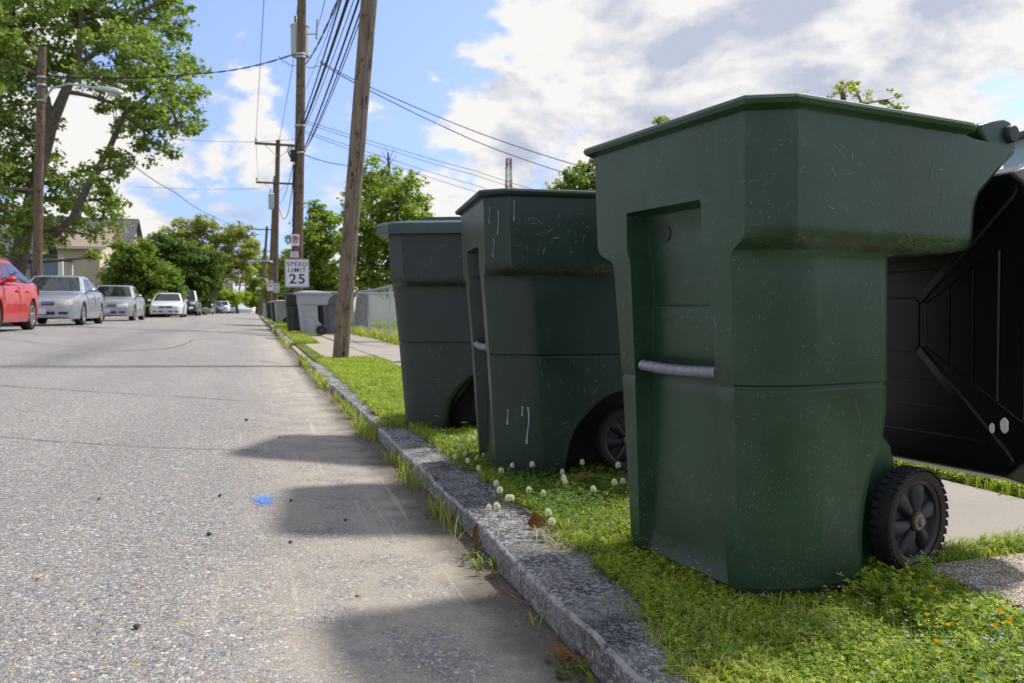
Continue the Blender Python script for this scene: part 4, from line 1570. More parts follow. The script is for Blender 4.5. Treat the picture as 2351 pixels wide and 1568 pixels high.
def cobra(name, label, base, tip, group, k=1.0, arm_r=0.025):
    """A cobra-head street lamp held on its arm; base on the pole, tip under the head."""
    t = thing(name, label, 'street lamp', base, 0, group)
    d = tip - base
    am = MB()
    pts = [Vector((0, 0, 0)), d * 0.12 + Vector((0, 0, abs(d.length) * 0.10)), d * 0.35 + Vector((0, 0, abs(d.length) * 0.12)), d * 0.62 + Vector((0, 0, abs(d.length) * 0.07))]
    am.tube(pts, arm_r, 8)
    am.build('arm', M['lamp_grey'], t, smooth=60)
    u = Vector((d.x, d.y, 0)).normalized()
    n = Vector((-u.y, u.x, 0))
    hb = MB()
    rings = []
    s0 = pts[-1]
    L = (d - s0).length
    for f, w, h_ in ((0.0, 0.03, 0.03), (0.25, 0.06, 0.05), (0.5, 0.14, 0.09), (0.8, 0.16, 0.10), (0.97, 0.11, 0.07), (1.0, 0.03, 0.03)):
        c = s0 + (d - s0) * f
        rings.append([c + n * (w * k * math.cos(a)) + Vector((0, 0, h_ * k * math.sin(a) * (1.0 if math.sin(a) > 0 else 0.6))) for a in [2 * math.pi * j / 12 for j in range(12)]])
    hb.loft(rings, True, True)
    hd_ = hb.build('lamp_head', M['lamp_grey'], t, smooth=60)
    gl = MB()
    c = s0 + (d - s0) * 0.72 + Vector((0, 0, -0.05 * k))
    gl.lathe([(0.12 * k, 0.0), (0.11 * k, -0.04 * k), (0.06 * k, -0.07 * k), (0.001, -0.08 * k)], 'Z', c, n=14)
    gl.build('lamp_glass', M['lamp_glass'], hd_, smooth=60)
    return t


# left pole
LPb = on(88, 736, 0.36)
LPb = Vector((-7.0, 30.6, 0.36))
LPt = at(97, 110, 30.6)
lp = thing('utility_pole', 'brown utility pole on the left verge between the red and silver cars', 'utility pole', LPb)
pole_post(lp, LPb, LPt, 0.155, 0.13, M['pole_brown'], 21)
for y in (178, 196, 232):
    q = LPb.lerp(LPt, (at(95, y, 30.6).z - LPb.z) / (LPt.z - LPb.z)) - LPb
    bt = MB()
    bt.lathe([(0.150, -0.03), (0.156, -0.02), (0.156, 0.02), (0.150, 0.03)], 'Z', q, n=16)
    bt.build('steel_band', M['zinc'], lp)
ga = MB()
ga.tube([at(-30, 428, 30.3) - LPb, at(88, 437, 30.6) - LPb], 0.05, 8)
ga.build('guy_arm', M['pole_brown'], lp)
cobra('street_lamp', 'grey cobra head street lamp on curved arm of the left pole', at(99, 234, 30.55), at(279, 213, 27.6), None, k=1.3, arm_r=0.035)
cobra('street_lamp', 'small street lamp reaching left from the fourth pole', at(632, 608, 57.9), at(568, 602, 57.5), 'street lamps far down the street', k=1.4, arm_r=0.05)
cobra('street_lamp', 'tiny street lamp near the far tree line', at(612, 645, 92), at(578, 636, 91.5), 'street lamps far down the street', k=1.8, arm_r=0.06)
cobra('street_lamp', 'farthest street lamp, just above the distant cars', at(607, 668, 125), at(588, 662, 124.5), 'street lamps far down the street', k=2.0, arm_r=0.06)


# ------------------------------------------------------------------ overhead cables
def cable(label, pts, r, sag=0.0, group='overhead cables', name='overhead_cable', twist=False):
    """pts: two or more world points; sag in metres at mid span."""
    pts = [Vector(p) for p in pts]
    r = r * 0.68
    mb = MB()
    fine = []
    for a, b in zip(pts, pts[1:]):
        k = 22
        for i in range(k):
            t_ = i / k
            p = a.lerp(b, t_)
            p.z -= sag * 4 * t_ * (1 - t_)
            fine.append(p)
    fine.append(pts[-1])
    if twist:
        for s in (0, 1):
            mb.tube([p + Vector((math.cos(i * 1.1 + s * math.pi) * r * 0.9, 0, math.sin(i * 1.1 + s * math.pi) * r * 0.9)) for i, p in enumerate(fine)], r * 0.7, 5)
    else:
        mb.tube(fine, r, 6)
    o = mb.build(name, M['wire'], None, smooth=60)
    tag(o, label, 'cable', group)
    return o


def p1z(z):
    t_ = (z - P1b.z) / (P1t.z - P1b.z)
    return P1b.lerp(P1t, t_)


def to_p1(x0, dz=0.0):
    """Where a cable seen leaving the top of the picture at survey x0 reaches the near pole."""
    return at(x0, -10, 14.0)


def span(label, yb, xt, r, sag, dx=0.12, twist=False, yfar=0.0):
    a = on_p2(yb) + Vector((dx, -0.12, 0))
    # carry the sight line through the top edge on to the near pole's distance
    m = at(xt, 0, 13.2)
    b = a.lerp(m, (24.8 - 10.0) / (24.8 - 13.2))
    cable(label, [a, b], r, sag, twist=twist)


span('thickest telephone cable rising from the brown pole to the near pole', 286, 795, 0.040, 0.10)
span('thick telephone cable lashed just left of the thickest cable', 283, 780, 0.022, 0.10, dx=0.05)
span('twisted power cable leaving just under the transformer', 150, 769, 0.022, 0.16, twist=True)
span('middle telephone cable of the bundle right of the thickest one', 345, 818, 0.028, 0.16)
span('right hand pair cable of the bundle near the leaning pole', 354, 829, 0.020, 0.22)
span('outermost thin cable of the bundle beside the leaning pole', 352, 833, 0.014, 0.30)
span('thin cable between the thickest and middle bundle cables', 300, 808, 0.012, 0.12)
span('hair thin cable high in the bundle', 210, 776, 0.009, 0.10)
span('thin wire from the fuse cutout going up out of view', 62, 745, 0.010, 0.05, dx=0.46)
cable('left primary wire from the third pole crossarm overhead', [INS3[0], at(606, 0, 26.0), at(614, -300, 15.0)], 0.016)
cable('primary wire from the third pole top to the brown pole', [INS3[1], at(671, 159, 32.0), at(684, 0, 26.5)], 0.016)
a = on_p2(128) + Vector((-0.2, 0, 0.02))
cable('cable crossing left from the brown pole into the big maple', [a, at(450, 169, 28), LPb.lerp(LPt, 0.90)], 0.026, 0.12, twist=True)
cable('jumper wire looping below the left crossing cable', [on_p2(152) + Vector((-0.14, 0, 0)), on_p2(146) + Vector((-0.42, 0, 0)), on_p2(132) + Vector((-0.62, 0.2, 0.04))], 0.015, 0.05)
cable('jumper wire looping to the right under the transformer', [on_p2(152) + Vector((0.14, 0, 0)), on_p2(148) + Vector((0.45, 0, 0)), on_p2(141) + Vector((0.72, -0.1, 0))], 0.015, 0.05)
HOUSE_R = Vector((9.5, 24.0, 4.6))
cable('upper service cable sloping right from under the transformer', [on_p2(138) + Vector((0.55, -0.1, 0)), at(841, 196, 24.9), at(1091, 302, 24.6), at(1320, 378, 24.0), at(1480, 415, 24.3)], 0.022, 0.03)
cable('lower service cable sloping right from under the transformer', [on_p2(142) + Vector((0.55, -0.1, 0)), at(841, 204, 24.9), at(1091, 324, 24.4), at(1285, 393, 23.6), at(1480, 445, 24.0)], 0.022, 0.03)
for i, (y0, y1, y2, lab) in enumerate(((277, 392, 436, 'highest of the four thin telephone drops sloping right'), (283, 402, 445, 'second of the four thin telephone drops sloping right'),
                                       (300, 425, 470, 'third of the four thin telephone drops sloping right'), (305, 440, 492, 'lowest of the four thin telephone drops sloping right'))):
    cable(lab, [on_p2(y0) + Vector((0.13, -0.1, 0)), at(907, lerp(y0, y1, 0.55), 25.0), at(1091, y1, 25.0), at(1230, y2, 25.0)], 0.012, 0.02)
cable('low drop cable sloping right behind the leaning pole', [on_p2(354) + Vector((0.13, 0, 0)), at(791, 379, 25.0), at(960, 440, 26.0)], 0.018, 0.05)
cable('thin cable running level from the left to the brown pole', [at(380, 316, 40), at(690, 319, 33)], 0.012, 0.15)
cable('far level wire above the left roofs', [at(300, 428, 62), at(596, 433, 57.6)], 0.016, 0.1)
cable('diagonal drop cable right of the maple crown', [at(285, 362, 32), at(400, 440, 40), at(483, 494, 52), at(600, 540, 70)], 0.024, 0.1)
cable('loose looping cable hanging beside the third pole', [P3b + (P3t - P3b) * 0.62 + Vector((0.15, -0.1, 0)), at(655, 500, 46.5), at(668, 452, 40), on_p2(380) + Vector((-0.16, -0.05, 0))], 0.03, 0.25)
cable('thin cable between the third pole and brown pole', [P3b + (P3t - P3b) * 0.66, on_p2(372) + Vector((-0.16, -0.05, 0))], 0.018, 0.5)
cable('service cable crossing high over the street whose shadow lies on the asphalt', [Vector((42.0, 12.0, 12.2)), Vector((-30.0, 15.5, 12.2))], 0.045, 0.6)
cable('far cable in the gap between the third and fourth pole', [at(594, 418, 57.8), at(588, 330, 47.5)], 0.014, 0.2)

# ------------------------------------------------------------------ chain link fence
fence = thing('chain_link_fence', 'galvanised chain link fence with leaning posts beyond the pavement', 'fence', (2.56, 13.5, 0.06))
FY, FH = 8.6, 1.10


def fz(y):
    return 0.0


mb = MB()
pitch = 0.11
slope = 1.35
y = -FH / slope
k = 0
wires = MB()
while y < FY:
    for s in (1, -1):
        ya, za = (y, 0.05) if s > 0 else (y, FH - 0.02)
        yb, zb = (y + FH / slope, FH - 0.02) if s > 0 else (y + FH / slope, 0.05)
        # clip to 0..FY
        def clip(ya, za, yb, zb):
            if yb <= 0 or ya >= FY:
                return None
            if ya < 0:
                za = lerp(za, zb, (0 - ya) / (yb - ya)); ya = 0
            if yb > FY:
                zb = lerp(za, zb, (FY - ya) / (yb - ya)); yb = FY
            return ya, za, yb, zb
        c = clip(ya, za, yb, zb)
        if c:
            wires.tube([(0.006 * s, c[0], c[1]), (0.006 * s, c[2], c[3])], 0.0013, 4, cap=False)
    y += pitch
o = wires.build('wire_mesh', M['zinc'], fence, smooth=0, recalc=False)
o['kind'] = 'stuff'
for i, (yy, lean, hh) in enumerate(((0.0, 0.30, 1.12), (0.95, 0.02, 1.16), (2.6, 0.10, 1.14), (5.4, 0.0, 1.16), (8.6, 0.0, 1.30))):
    ps = MB()
    ps.cyl((0.02, yy, -0.15), (0.02 + lean * 0.6, yy + lean * 0.5, hh), 0.024, n=10)
    if i == 4:
        ps.lathe([(0.001, 1.36), (0.04, 1.33), (0.04, 1.30), (0.03, 1.29)], 'Z', (0.02, yy, 0), n=10)
    ps.build('post', M['zinc'], fence)
rl = MB()
rl.tube([(0.20, 0.1, FH + 0.02), (0.05, 0.95, FH + 0.04), (0.04, 4.6, FH), (0.02, FY, FH + 0.02)], 0.022, 8)
rl.build('top_rail', M['zinc'], fence)
fence2 = thing('chain_link_fence', 'return of chain link fence running away from the pavement', 'fence', (2.62, 22.1, 0.06))
wires = MB()
x = -FH / slope
while x < 6.0:
    for s in (1, -1):
        za, zb = (0.05, FH - 0.02) if s > 0 else (FH - 0.02, 0.05)
        xa, xb = x, x + FH / slope
        if xa < 0:
            za = lerp(za, zb, -xa / (xb - xa)); xa = 0
        if xb > 0.02:
            wires.tube([(xa, 0.006 * s, za), (xb, 0.006 * s, zb)], 0.0014, 4, cap=False)
    x += 0.11
o = wires.build('wire_mesh', M['zinc'], fence2, smooth=0, recalc=False)
o['kind'] = 'stuff'
for xx in (2.0, 4.0, 6.5):
    ps = MB()
    ps.cyl((xx, 0.02, -0.1), (xx, 0.02, 1.15), 0.03, n=10)
    ps.build('post', M['zinc'], fence2)
rl = MB()
rl.tube([(0.0, 0, FH), (6.6, 0, FH)], 0.022, 8)
rl.build('top_rail', M['zinc'], fence2)

# ------------------------------------------------------------------ cars
def car_paint(name, c, metal=0.0, rough=0.28):
    t = NT(name)
    t.fin(c, rough, metal, 0.5)
    t.p.inputs['Coat Weight'].default_value = 0.45
    t.p.inputs['Coat Roughness'].default_value = 0.04
    n = t.noise(t.coord(), 3.0, 5, 0.6)
    t.set(t.p, 'Roughness', t.step(n, 0.3, 0.7, rough, rough + 0.12))
    return t.mat


def glass_mat(name, c):
    t = NT(name)
    t.fin(c, 0.03, 0.0, 0.55)
    return t.mat


M['car_glass'] = glass_mat('tinted_car_glass', (0.012, 0.020, 0.026))
M['alloy'] = plain('alloy_wheel', (0.55, 0.55, 0.57), 0.3, 0.8, var=0.1)
M['headlight'] = plain('headlight_lens', (0.62, 0.64, 0.66), 0.08, 0.2, var=0.2, vs=14, coat=1.0)
M['headlight_y'] = plain('yellowed_headlight_lens', (0.52, 0.47, 0.30), 0.22, 0.0, var=0.25, vs=10, coat=0.7)
M['taillight'] = plain('tail_lamp_red', (0.40, 0.012, 0.015), 0.12, coat=1.0)
M['trim'] = plain('black_trim', (0.012, 0.012, 0.014), 0.45)
M['chrome'] = plain('chrome', (0.75, 0.75, 0.78), 0.08, 1.0, var=0.03)
M['plate'] = plain('licence_plate', (0.55, 0.58, 0.68), 0.4, var=0.1, vs=20)
M['amber'] = plain('amber_lens', (0.65, 0.25, 0.03), 0.2)


def car(label, loc, rotz, paint, L=4.7, W=1.78, H=1.43, style='sedan', wheel_r=0.32, lens='headlight', group='cars parked along the left kerb', detail=True, cat='car', name='parked_car', grille='slats', rim='alloy', plate=True):
    t = thing(name, label, cat, loc, rotz, group)
    wb = L * 0.57
    xf, xr = wb * 0.5 + L * 0.005, -wb * 0.5 + L * 0.005
    h2 = L / 2
    w2 = W / 2
    if style == 'sedan':
        top = [(-h2, 0.62), (-h2 + 0.04, 0.90), (-h2 + 0.18, 0.985), (-h2 + 0.8, 1.00), (-0.6, 0.955), (0.6, 0.93), (h2 - 1.25, 0.915), (h2 - 0.75, 0.855), (h2 - 0.35, 0.785), (h2 - 0.12, 0.720), (h2 - 0.03, 0.665), (h2, 0.56)]
        cab = dict(base_f=h2 - 1.22, roof_f=h2 - 2.0, roof_r=-h2 + 1.65, base_r=-h2 + 0.62)
    elif style == 'hatch':
        top = [(-h2, 0.60), (-h2 + 0.04, 0.92), (-h2 + 0.15, 1.03), (-h2 + 0.8, 1.05), (-0.6, 0.985), (0.6, 0.93), (h2 - 1.15, 0.915), (h2 - 0.7, 0.865), (h2 - 0.3, 0.79), (h2 - 0.1, 0.715), (h2 - 0.03, 0.66), (h2, 0.56)]
        cab = dict(base_f=h2 - 1.1, roof_f=h2 - 1.85, roof_r=-h2 + 1.55, base_r=-h2 + 0.35)
    elif style == 'suv':
        top = [(-h2, 0.70), (-h2 + 0.03, 1.0), (-h2 + 0.12, 1.10), (-0.6, 1.08), (0.6, 1.06), (h2 - 1.2, 1.06), (h2 - 0.6, 1.01), (h2 - 0.2, 0.94), (h2 - 0.06, 0.82), (h2, 0.60)]
        cab = dict(base_f=h2 - 1.12, roof_f=h2 - 1.75, roof_r=-h2 + 0.45, base_r=-h2 + 0.10)
    else:  # pickup
        top = [(-h2, 0.75), (-h2 + 0.02, 1.15), (-0.9, 1.17), (-0.6, 1.17), (0.6, 1.16), (h2 - 1.2, 1.16), (h2 - 0.5, 1.12), (h2 - 0.15, 1.06), (h2 - 0.05, 0.95), (h2, 0.62)]
        cab = dict(base_f=h2 - 1.30, roof_f=h2 - 1.85, roof_r=-h2 + 2.35, base_r=-h2 + 2.15)
    gc = {'sedan': 0.19, 'hatch': 0.19, 'suv': 0.25, 'pickup': 0.33}[style]
    hwf = [(-h2, w2 * 0.80), (-h2 + 0.12, w2 * 0.90), (-h2 + 0.5, w2 * 0.97), (-h2 + 1.2, w2), (h2 - 1.3, w2), (h2 - 0.6, w2 * 0.965), (h2 - 0.22, w2 * 0.89), (h2 - 0.06, w2 * 0.78), (h2, w2 * 0.66)]
    botf = [(-h2, gc + 0.16), (-h2 + 0.25, gc + 0.05), (-h2 + 0.7, gc), (h2 - 0.7, gc), (h2 - 0.2, gc), (h2, gc + 0.045)]
    ra = wheel_r + 0.055
    xs = set()
    k = 46 if detail else 30
    for i in range(k + 1):
        xs.add(round(-h2 + L * i / k, 4))
    for c in (xf, xr):
        for j in range(-8, 9):
            a = math.pi / 2 * j / 8
            xs.add(round(c + ra * math.sin(a), 4))
        xs.add(round(c + ra + 0.006, 4))
        xs.add(round(c - ra - 0.006, 4))
    xs |= {-h2 + 0.02, -h2 + 0.06, h2 - 0.02, h2 - 0.06}
    rings = []
    for x in sorted(xs):
        zt, hw, zb = interp(x, top), interp(x, hwf), interp(x, botf)
        zo = zb
        fl = 0.0
        for c in (xf, xr):
            if abs(x - c) <= ra:
                zo = max(zo, wheel_r + math.sqrt(max(0, ra * ra - (x - c) ** 2)))
            fl = max(fl, 0.022 * max(0, 1 - abs(x - c) / (ra * 1.5)))
        sh = zt - 0.085
        mid = lerp(zb, sh, 0.62)
        low = lerp(zb, sh, 0.30)
        cr = 0.035
        ring = [(0, zt + cr), (hw * 0.45, zt + cr * 0.85), (hw * 0.78, zt + cr * 0.25), (hw * 0.905, zt - 0.012), (hw * 0.965, max(sh, zo + 0.015)), (hw * 0.985 + fl, max(lerp(sh, mid, 0.45), zo + 0.010)), (hw + fl, max(mid, zo + 0.006)), (hw * 0.995 + fl, max(low, zo + 0.003)), (hw * 0.985 + fl * 0.8, max(zb + 0.05, zo + 0.001)), (hw * 0.96 + fl * 0.5, zo),
                (hw * 0.70, zo), (hw * 0.69, zb), (0, zb)]
        rings.append([(x, y, z) for y, z in ring] + [(x, -y, z) for y, z in reversed(ring[1:-1])])
    mb = MB()
    mb.loft(rings, True, True)
    body = mb.build('body', paint, t, smooth=32)
    mb_body = mb
    # cabin
    belt_z = interp(0, top) - 0.02
    roof_z = H
    wbw, rw = w2 * 0.93, w2 * 0.70
    if style in ('suv', 'pickup'):
        rw = w2 * 0.77

    def cabin_ring(f):
        bf, br = lerp(cab['base_f'], cab['roof_f'], f), lerp(cab['base_r'], cab['roof_r'], f)
        ww = lerp(wbw, rw, f ** 1.15)
        z = lerp(belt_z, roof_z - 0.03, f)
        zf = max(z, interp(bf, top) - 0.03) if f == 0 else z
        zr = z
        pts = []
        for y, dx in ((0, 0.0), (0.35, -0.015), (0.70, -0.07), (0.90, -0.15), (1.0, -0.24)):
            pts.append((bf + dx, ww * y, z))
        for q_ in (0.30, 0.62):
            pts.append((lerp(bf - 0.24, br + 0.16, q_), ww * 1.005, z))
        for y, dx in ((1.0, 0.16), (0.90, 0.09), (0.70, 0.03), (0.35, 0.005), (0, 0.0)):
            pts.append((br + dx, ww * y, z))
        return pts + [(x, -y, z) for x, y, z in reversed(pts[1:-1])]
    fs = [0, 0.25, 0.5, 0.75, 0.93, 1.0]
    rg = [cabin_ring(f) for f in fs]

    def shrink(r, k_, dz):
        cx = (cab['roof_f'] + cab['roof_r']) / 2
        return [(cx + (x - cx) * k_, y * k_, z + dz) for x, y, z in r]
    rg += [shrink(rg[-1], 0.93, 0.020), shrink(rg[-1], 0.70, 0.034), shrink(rg[-1], 0.3, 0.042)]
    cb = MB()
    cb.loft(rg, True, True)
    cabin = cb.build('cabin', paint, t, smooth=40)

    def glass(idx, f0, f1, nm, n_u=5, m0=0.06, m1=0.06, lift=0.006, mat=None):
        """A pane following the cabin skin between ring stations idx[0]..idx[-1]."""
        g = MB()
        rows = []
        for a in range(6):
            f = lerp(f0, f1, a / 5)
            r = cabin_ring(f)
            line = [Vector(r[i % len(r)]) for i in idx]
            ln = [0]
            for p, q_ in zip(line, line[1:]):
                ln.append(ln[-1] + (q_ - p).length)
            row = []
            for b in range(n_u + 1):
                d = lerp(m0, ln[-1] - m1, b / n_u) if ln[-1] > m0 + m1 else ln[-1] / 2
                for i in range(len(ln) - 1):
                    if d <= ln[i + 1] + 1e-9:
                        row.append(line[i].lerp(line[i + 1], (d - ln[i]) / max(1e-6, ln[i + 1] - ln[i])))
                        break
                else:
                    row.append(line[-1])
            rows.append(row)
        cx = (cab['roof_f'] + cab['roof_r']) / 2
        out = []
        for a in range(6):
            orow = []
            for b in range(n_u + 1):
                du = rows[a][min(n_u, b + 1)] - rows[a][max(0, b - 1)]
                dv = rows[min(5, a + 1)][b] - rows[max(0, a - 1)][b]
                n = du.cross(dv).normalized()
                if n.dot(rows[a][b] - Vector((cx, 0, belt_z - 0.3))) < 0:
                    n = -n
                orow.append(rows[a][b] + n * lift)
            out.append(orow)
        g.loft(out, False, False, closed=False)
        return g.build(nm, mat or M['car_glass'], cabin, smooth=60)
    N = len(rg[0])
    glass([N - 3, N - 2, N - 1, 0, 1, 2, 3], 0.10, 0.95, 'windshield', 8, 0.02, 0.02)
    if style != 'pickup' or True:
        glass([8, 9, 10, 11, 12, 13, 14], 0.22, 0.90, 'rear_window', 8, 0.02, 0.02)
    for s in (0, 1):
        if s == 0:
            glass([4, 5], 0.12, 0.88, 'side_window', 4, 0.05, 0.03)
            glass([5, 6, 7], 0.12, 0.88, 'side_window', 5, 0.05, 0.05)
        else:
            glass([N - 5, N - 4], 0.12, 0.88, 'side_window', 4, 0.03, 0.05)
            glass([N - 7, N - 6, N - 5], 0.12, 0.88, 'side_window', 5, 0.05, 0.05)
    # wheels
    for cx_ in (xf, xr):
        for s in (-1, 1):
            yy = s * (w2 - 0.115)
            tb = MB()
            o_ = 0.10
            tb.lathe([(wheel_r * 0.64, -o_ * 0.9), (wheel_r * 0.93, -o_), (wheel_r, -o_ * 0.7), (wheel_r, o_ * 0.7), (wheel_r * 0.93, o_), (wheel_r * 0.64, o_ * 0.9), (wheel_r * 0.60, 0)], 'Y', n=28)
            e = tb.build('wheel', M['tyre'], t, smooth=40)
            e.location = (cx_, yy, wheel_r)
            rb_ = MB()
            rb_.lathe([(wheel_r * 0.66, s * o_ * 0.85), (wheel_r * 0.62, s * o_ * 0.93), (wheel_r * 0.58, s * o_ * 0.80), (wheel_r * 0.57, s * o_ * 0.1), (0.001, 0)], 'Y', n=28, m=1)
            for j in range(5):
                a = 2 * math.pi * j / 5 + 0.3
                d = Vector((math.cos(a), 0, math.sin(a)))
                rb_.box(d * wheel_r * 0.34 + Vector((0, s * o_ * 0.72, 0)), (wheel_r * 0.58, o_ * 0.22, wheel_r * 0.15), Matrix.Rotation(-a, 3, 'Y'), m=0)
            rb_.lathe([(wheel_r * 0.17, s * o_ * 0.5), (wheel_r * 0.16, s * o_ * 0.9), (0.001, s * o_ * 0.93)], 'Y', n=12, m=0)
            rb_.lathe([(wheel_r * 0.67, s * o_ * 0.82), (wheel_r * 0.66, s * o_ * 0.93), (wheel_r * 0.57, s * o_ * 0.93), (wheel_r * 0.56, s * o_ * 0.7)], 'Y', n=28, m=0)
            rb_.build('rim', [M['alloy'], M['trim']], e, smooth=40)

    from mathutils.bvhtree import BVHTree
    skin = BVHTree.FromPolygons([Vector(v) for v in mb_body.v], mb_body.f)

    def surf_front(y, z):
        """x of the nose at (y, z), met by a ray from ahead."""
        hit = skin.ray_cast(Vector((h2 + 1.0, y, z)), Vector((-1, 0, 0)))
        return hit[0].x if hit[0] is not None else h2 - 0.4

    def front_patch(nm, yc, wy, zc, hz, mat, lift=0.008, n=6, skew=0.0):
        g = MB()
        for sgn in ((1, -1) if yc > 0 else (1,)):
            rows = []
            for a in range(4):
                row = []
                for b in range(n + 1):
                    y = yc + wy * (b / n - 0.5)
                    z = zc + hz * (a / 3 - 0.5) + skew * (b / n - 0.5)
                    row.append((surf_front(y, z) + lift, sgn * y, z))
                rows.append(row)
            back = [[(x - 0.05, y, z) for x, y, z in r] for r in rows]
            # closed slab
            per = [rows[0][i] for i in range(n + 1)] + [rows[a][n] for a in range(1, 4)] + [rows[3][i] for i in reversed(range(n))] + [rows[a][0] for a in (2, 1)]
            perb = [(x - 0.06, y, z) for x, y, z in per]
            g.loft([perb, per], True, False)
            g.loft(rows, False, False, closed=False)
            if yc > 0:
                g_o = g.build(nm, mat, t, smooth=50)
                g = MB()
        if yc == 0:
            return g.build(nm, mat, t, smooth=50)
    zn = interp(h2 - 0.12, top)
    if style == 'sedan' or style == 'hatch':
        front_patch('headlight', w2 * 0.64, w2 * 0.42, zn - 0.105, 0.125, M[lens], skew=0.04)
        front_patch('grille', 0, w2 * 0.76, zn - 0.115, 0.105, M['trim'])
        front_patch('air_intake', 0, w2 * 0.80, gc + 0.155, 0.085, M['trim'], lift=0.006)
        front_patch('fog_light', w2 * 0.62, w2 * 0.24, gc + 0.16, 0.07, M['trim'], lift=0.006)
        if grille == 'slats':
            for j in range(3):
                front_patch('grille_bar', 0, w2 * 0.70, zn - 0.143 + 0.028 * j, 0.007, M['chrome'], lift=0.014)
        em = MB()
        ex = surf_front(0, zn - 0.115) + 0.014
        em.lathe([(0.052, 0.0), (0.056, 0.008), (0.042, 0.010), (0.040, 0.002)], 'X', (ex, 0, zn - 0.115), n=16)
        em.box((ex + 0.004, 0, zn - 0.115), (0.010, 0.05, 0.014))
        em.build('emblem', M['chrome'], t)
        if plate:
            pb = MB()
            pb.box((surf_front(0, 0.40) + 0.022, -0.0, 0.40), (0.02, 0.31, 0.155))
            po = pb.build('licence_plate', M['plate'], t, bevel=0.004)
    else:
        front_patch('headlight', w2 * 0.68, w2 * 0.34, zn - 0.10, 0.17, M[lens])
        front_patch('grille', 0, w2 * 0.90, zn - 0.14, 0.26, M['trim'])
        for j in range(2):
            front_patch('grille_bar', 0, w2 * 0.88, zn - 0.20 + 0.11 * j, 0.03, M['chrome'], lift=0.016)
        front_patch('bumper', 0, w2 * 1.44, gc + 0.26, 0.20, M['chrome'] if style == 'pickup' else paint, lift=0.05)
        if plate:
            pb = MB()
            pb.box((surf_front(0, gc + 0.27) + 0.075, -0.0, gc + 0.27), (0.02, 0.31, 0.155))
            pb.build('licence_plate', M['plate'], t, bevel=0.004)
    # mirrors
    for s in (-1, 1):
        mm = MB()
        c = Vector((cab['base_f'] - 0.42, s * (w2 * 0.99 + 0.09), belt_z + 0.085))
        rings_ = []
        for f, k_ in ((-0.10, 0.3), (-0.085, 0.85), (0.0, 1.0), (0.06, 0.9), (0.10, 0.6), (0.125, 0.15)):
            rings_.append([(c.x + f * 0.8, c.y + 0.105 * k_ * math.cos(a), c.z + 0.068 * k_ * math.sin(a)) for a in [2 * math.pi * j / 12 for j in range(12)]])
        mm.loft(rings_, True, True)
        mm.tube([(c.x, c.y - s * 0.06, c.z - 0.03), (c.x - 0.02, s * w2 * 0.93, belt_z + 0.02)], 0.025, 6)
        mm.build('side_mirror', paint, t, smooth=50)
    # tail lamps
    for s in (-1, 1):
        tl = MB()
        zt_ = interp(-h2 + 0.1, top)
        tl.loft([[(-h2 + 0.26, s * w2 * 0.945, zt_ - 0.22), (-h2 + 0.26, s * w2 * 0.945, zt_ - 0.08), (-h2 + 0.24, s * w2 * 0.90, zt_ - 0.07), (-h2 + 0.24, s * w2 * 0.90, zt_ - 0.23)],
                 [(-h2 + 0.02, s * w2 * 0.90, zt_ - 0.22), (-h2 + 0.02, s * w2 * 0.88, zt_ - 0.08), (-h2 - 0.008, s * w2 * 0.60, zt_ - 0.08), (-h2 - 0.008, s * w2 * 0.60, zt_ - 0.22)]], True, True)
        tl.build('tail_light', M['taillight'], t, smooth=30)
        if detail:
            # shut lines and door handles
            for xx in (cab['base_f'] - 0.32, (cab['roof_f'] + cab['roof_r']) / 2 - 0.12, xr + ra * 0.75):
                sl = MB()
                pts = []
                for f in (0.0, 0.2, 0.4, 0.6, 0.8, 1.0):
                    z = lerp(gc + 0.14, belt_z - 0.02, f)
                    hw = interp(xx, hwf)
                    bul = interp(f, [(0, 0.985), (0.3, 0.995), (0.6, 1.0), (0.85, 0.985), (1.0, 0.955)])
                    if abs(xx - xr) < ra and z < wheel_r + ra:
                        continue
                    pts.append((xx + 0.03 * (1 - f), s * (hw * bul + 0.002), z))
                if len(pts) > 1:
                    sl.tube(pts, 0.004, 4)
                    sl.build('door_seam', M['trim'], t)
            for xx in ((cab['roof_f'] + cab['roof_r']) / 2 + 0.02, xr + ra * 0.75 + 0.10):
                dh = MB()
                hw = interp(xx, hwf)
                dh.box((xx, s * (hw * 0.985 + 0.012), belt_z - 0.12), (0.20, 0.03, 0.035))
                dh.build('door_handle', paint, t, bevel=0.01)
    return t


HD = R(-90)
CZ = road_z(-5.5) - 0.004
M['paint_red'] = car_paint('red_car_paint', (0.47, 0.007, 0.007))
M['paint_silver'] = car_paint('silver_car_paint', (0.36, 0.385, 0.45), 0.55, 0.30)
M['paint_grey'] = car_paint('grey_silver_car_paint', (0.33, 0.335, 0.36), 0.55, 0.32)
M['paint_white'] = car_paint('white_car_paint', (0.62, 0.63, 0.67))
M['paint_black'] = car_paint('black_car_paint', (0.012, 0.013, 0.018))
M['paint_navy'] = car_paint('navy_car_paint', (0.025, 0.04, 0.11))
car('bright red compact car cut off by the left edge', (-5.42, 18.3, CZ), HD, M['paint_red'], L=4.45, W=1.79, H=1.47, style='hatch', wheel_r=0.32)
car('silver sedan with yellowed headlights parked behind the red car', (-5.45, 26.55, CZ), HD, M['paint_silver'], L=4.8, W=1.79, H=1.44, lens='headlight_y')
car('grey silver sedan parked behind the first silver sedan', (-5.45, 36.6, CZ), HD, M['paint_grey'], L=4.85, W=1.80, H=1.45)
car('white sedan with dark oval grille standing alone farther back', (-4.92, 52.5, CZ), HD + R(1), M['paint_white'], L=4.9, W=1.86, H=1.46, grille='plain')
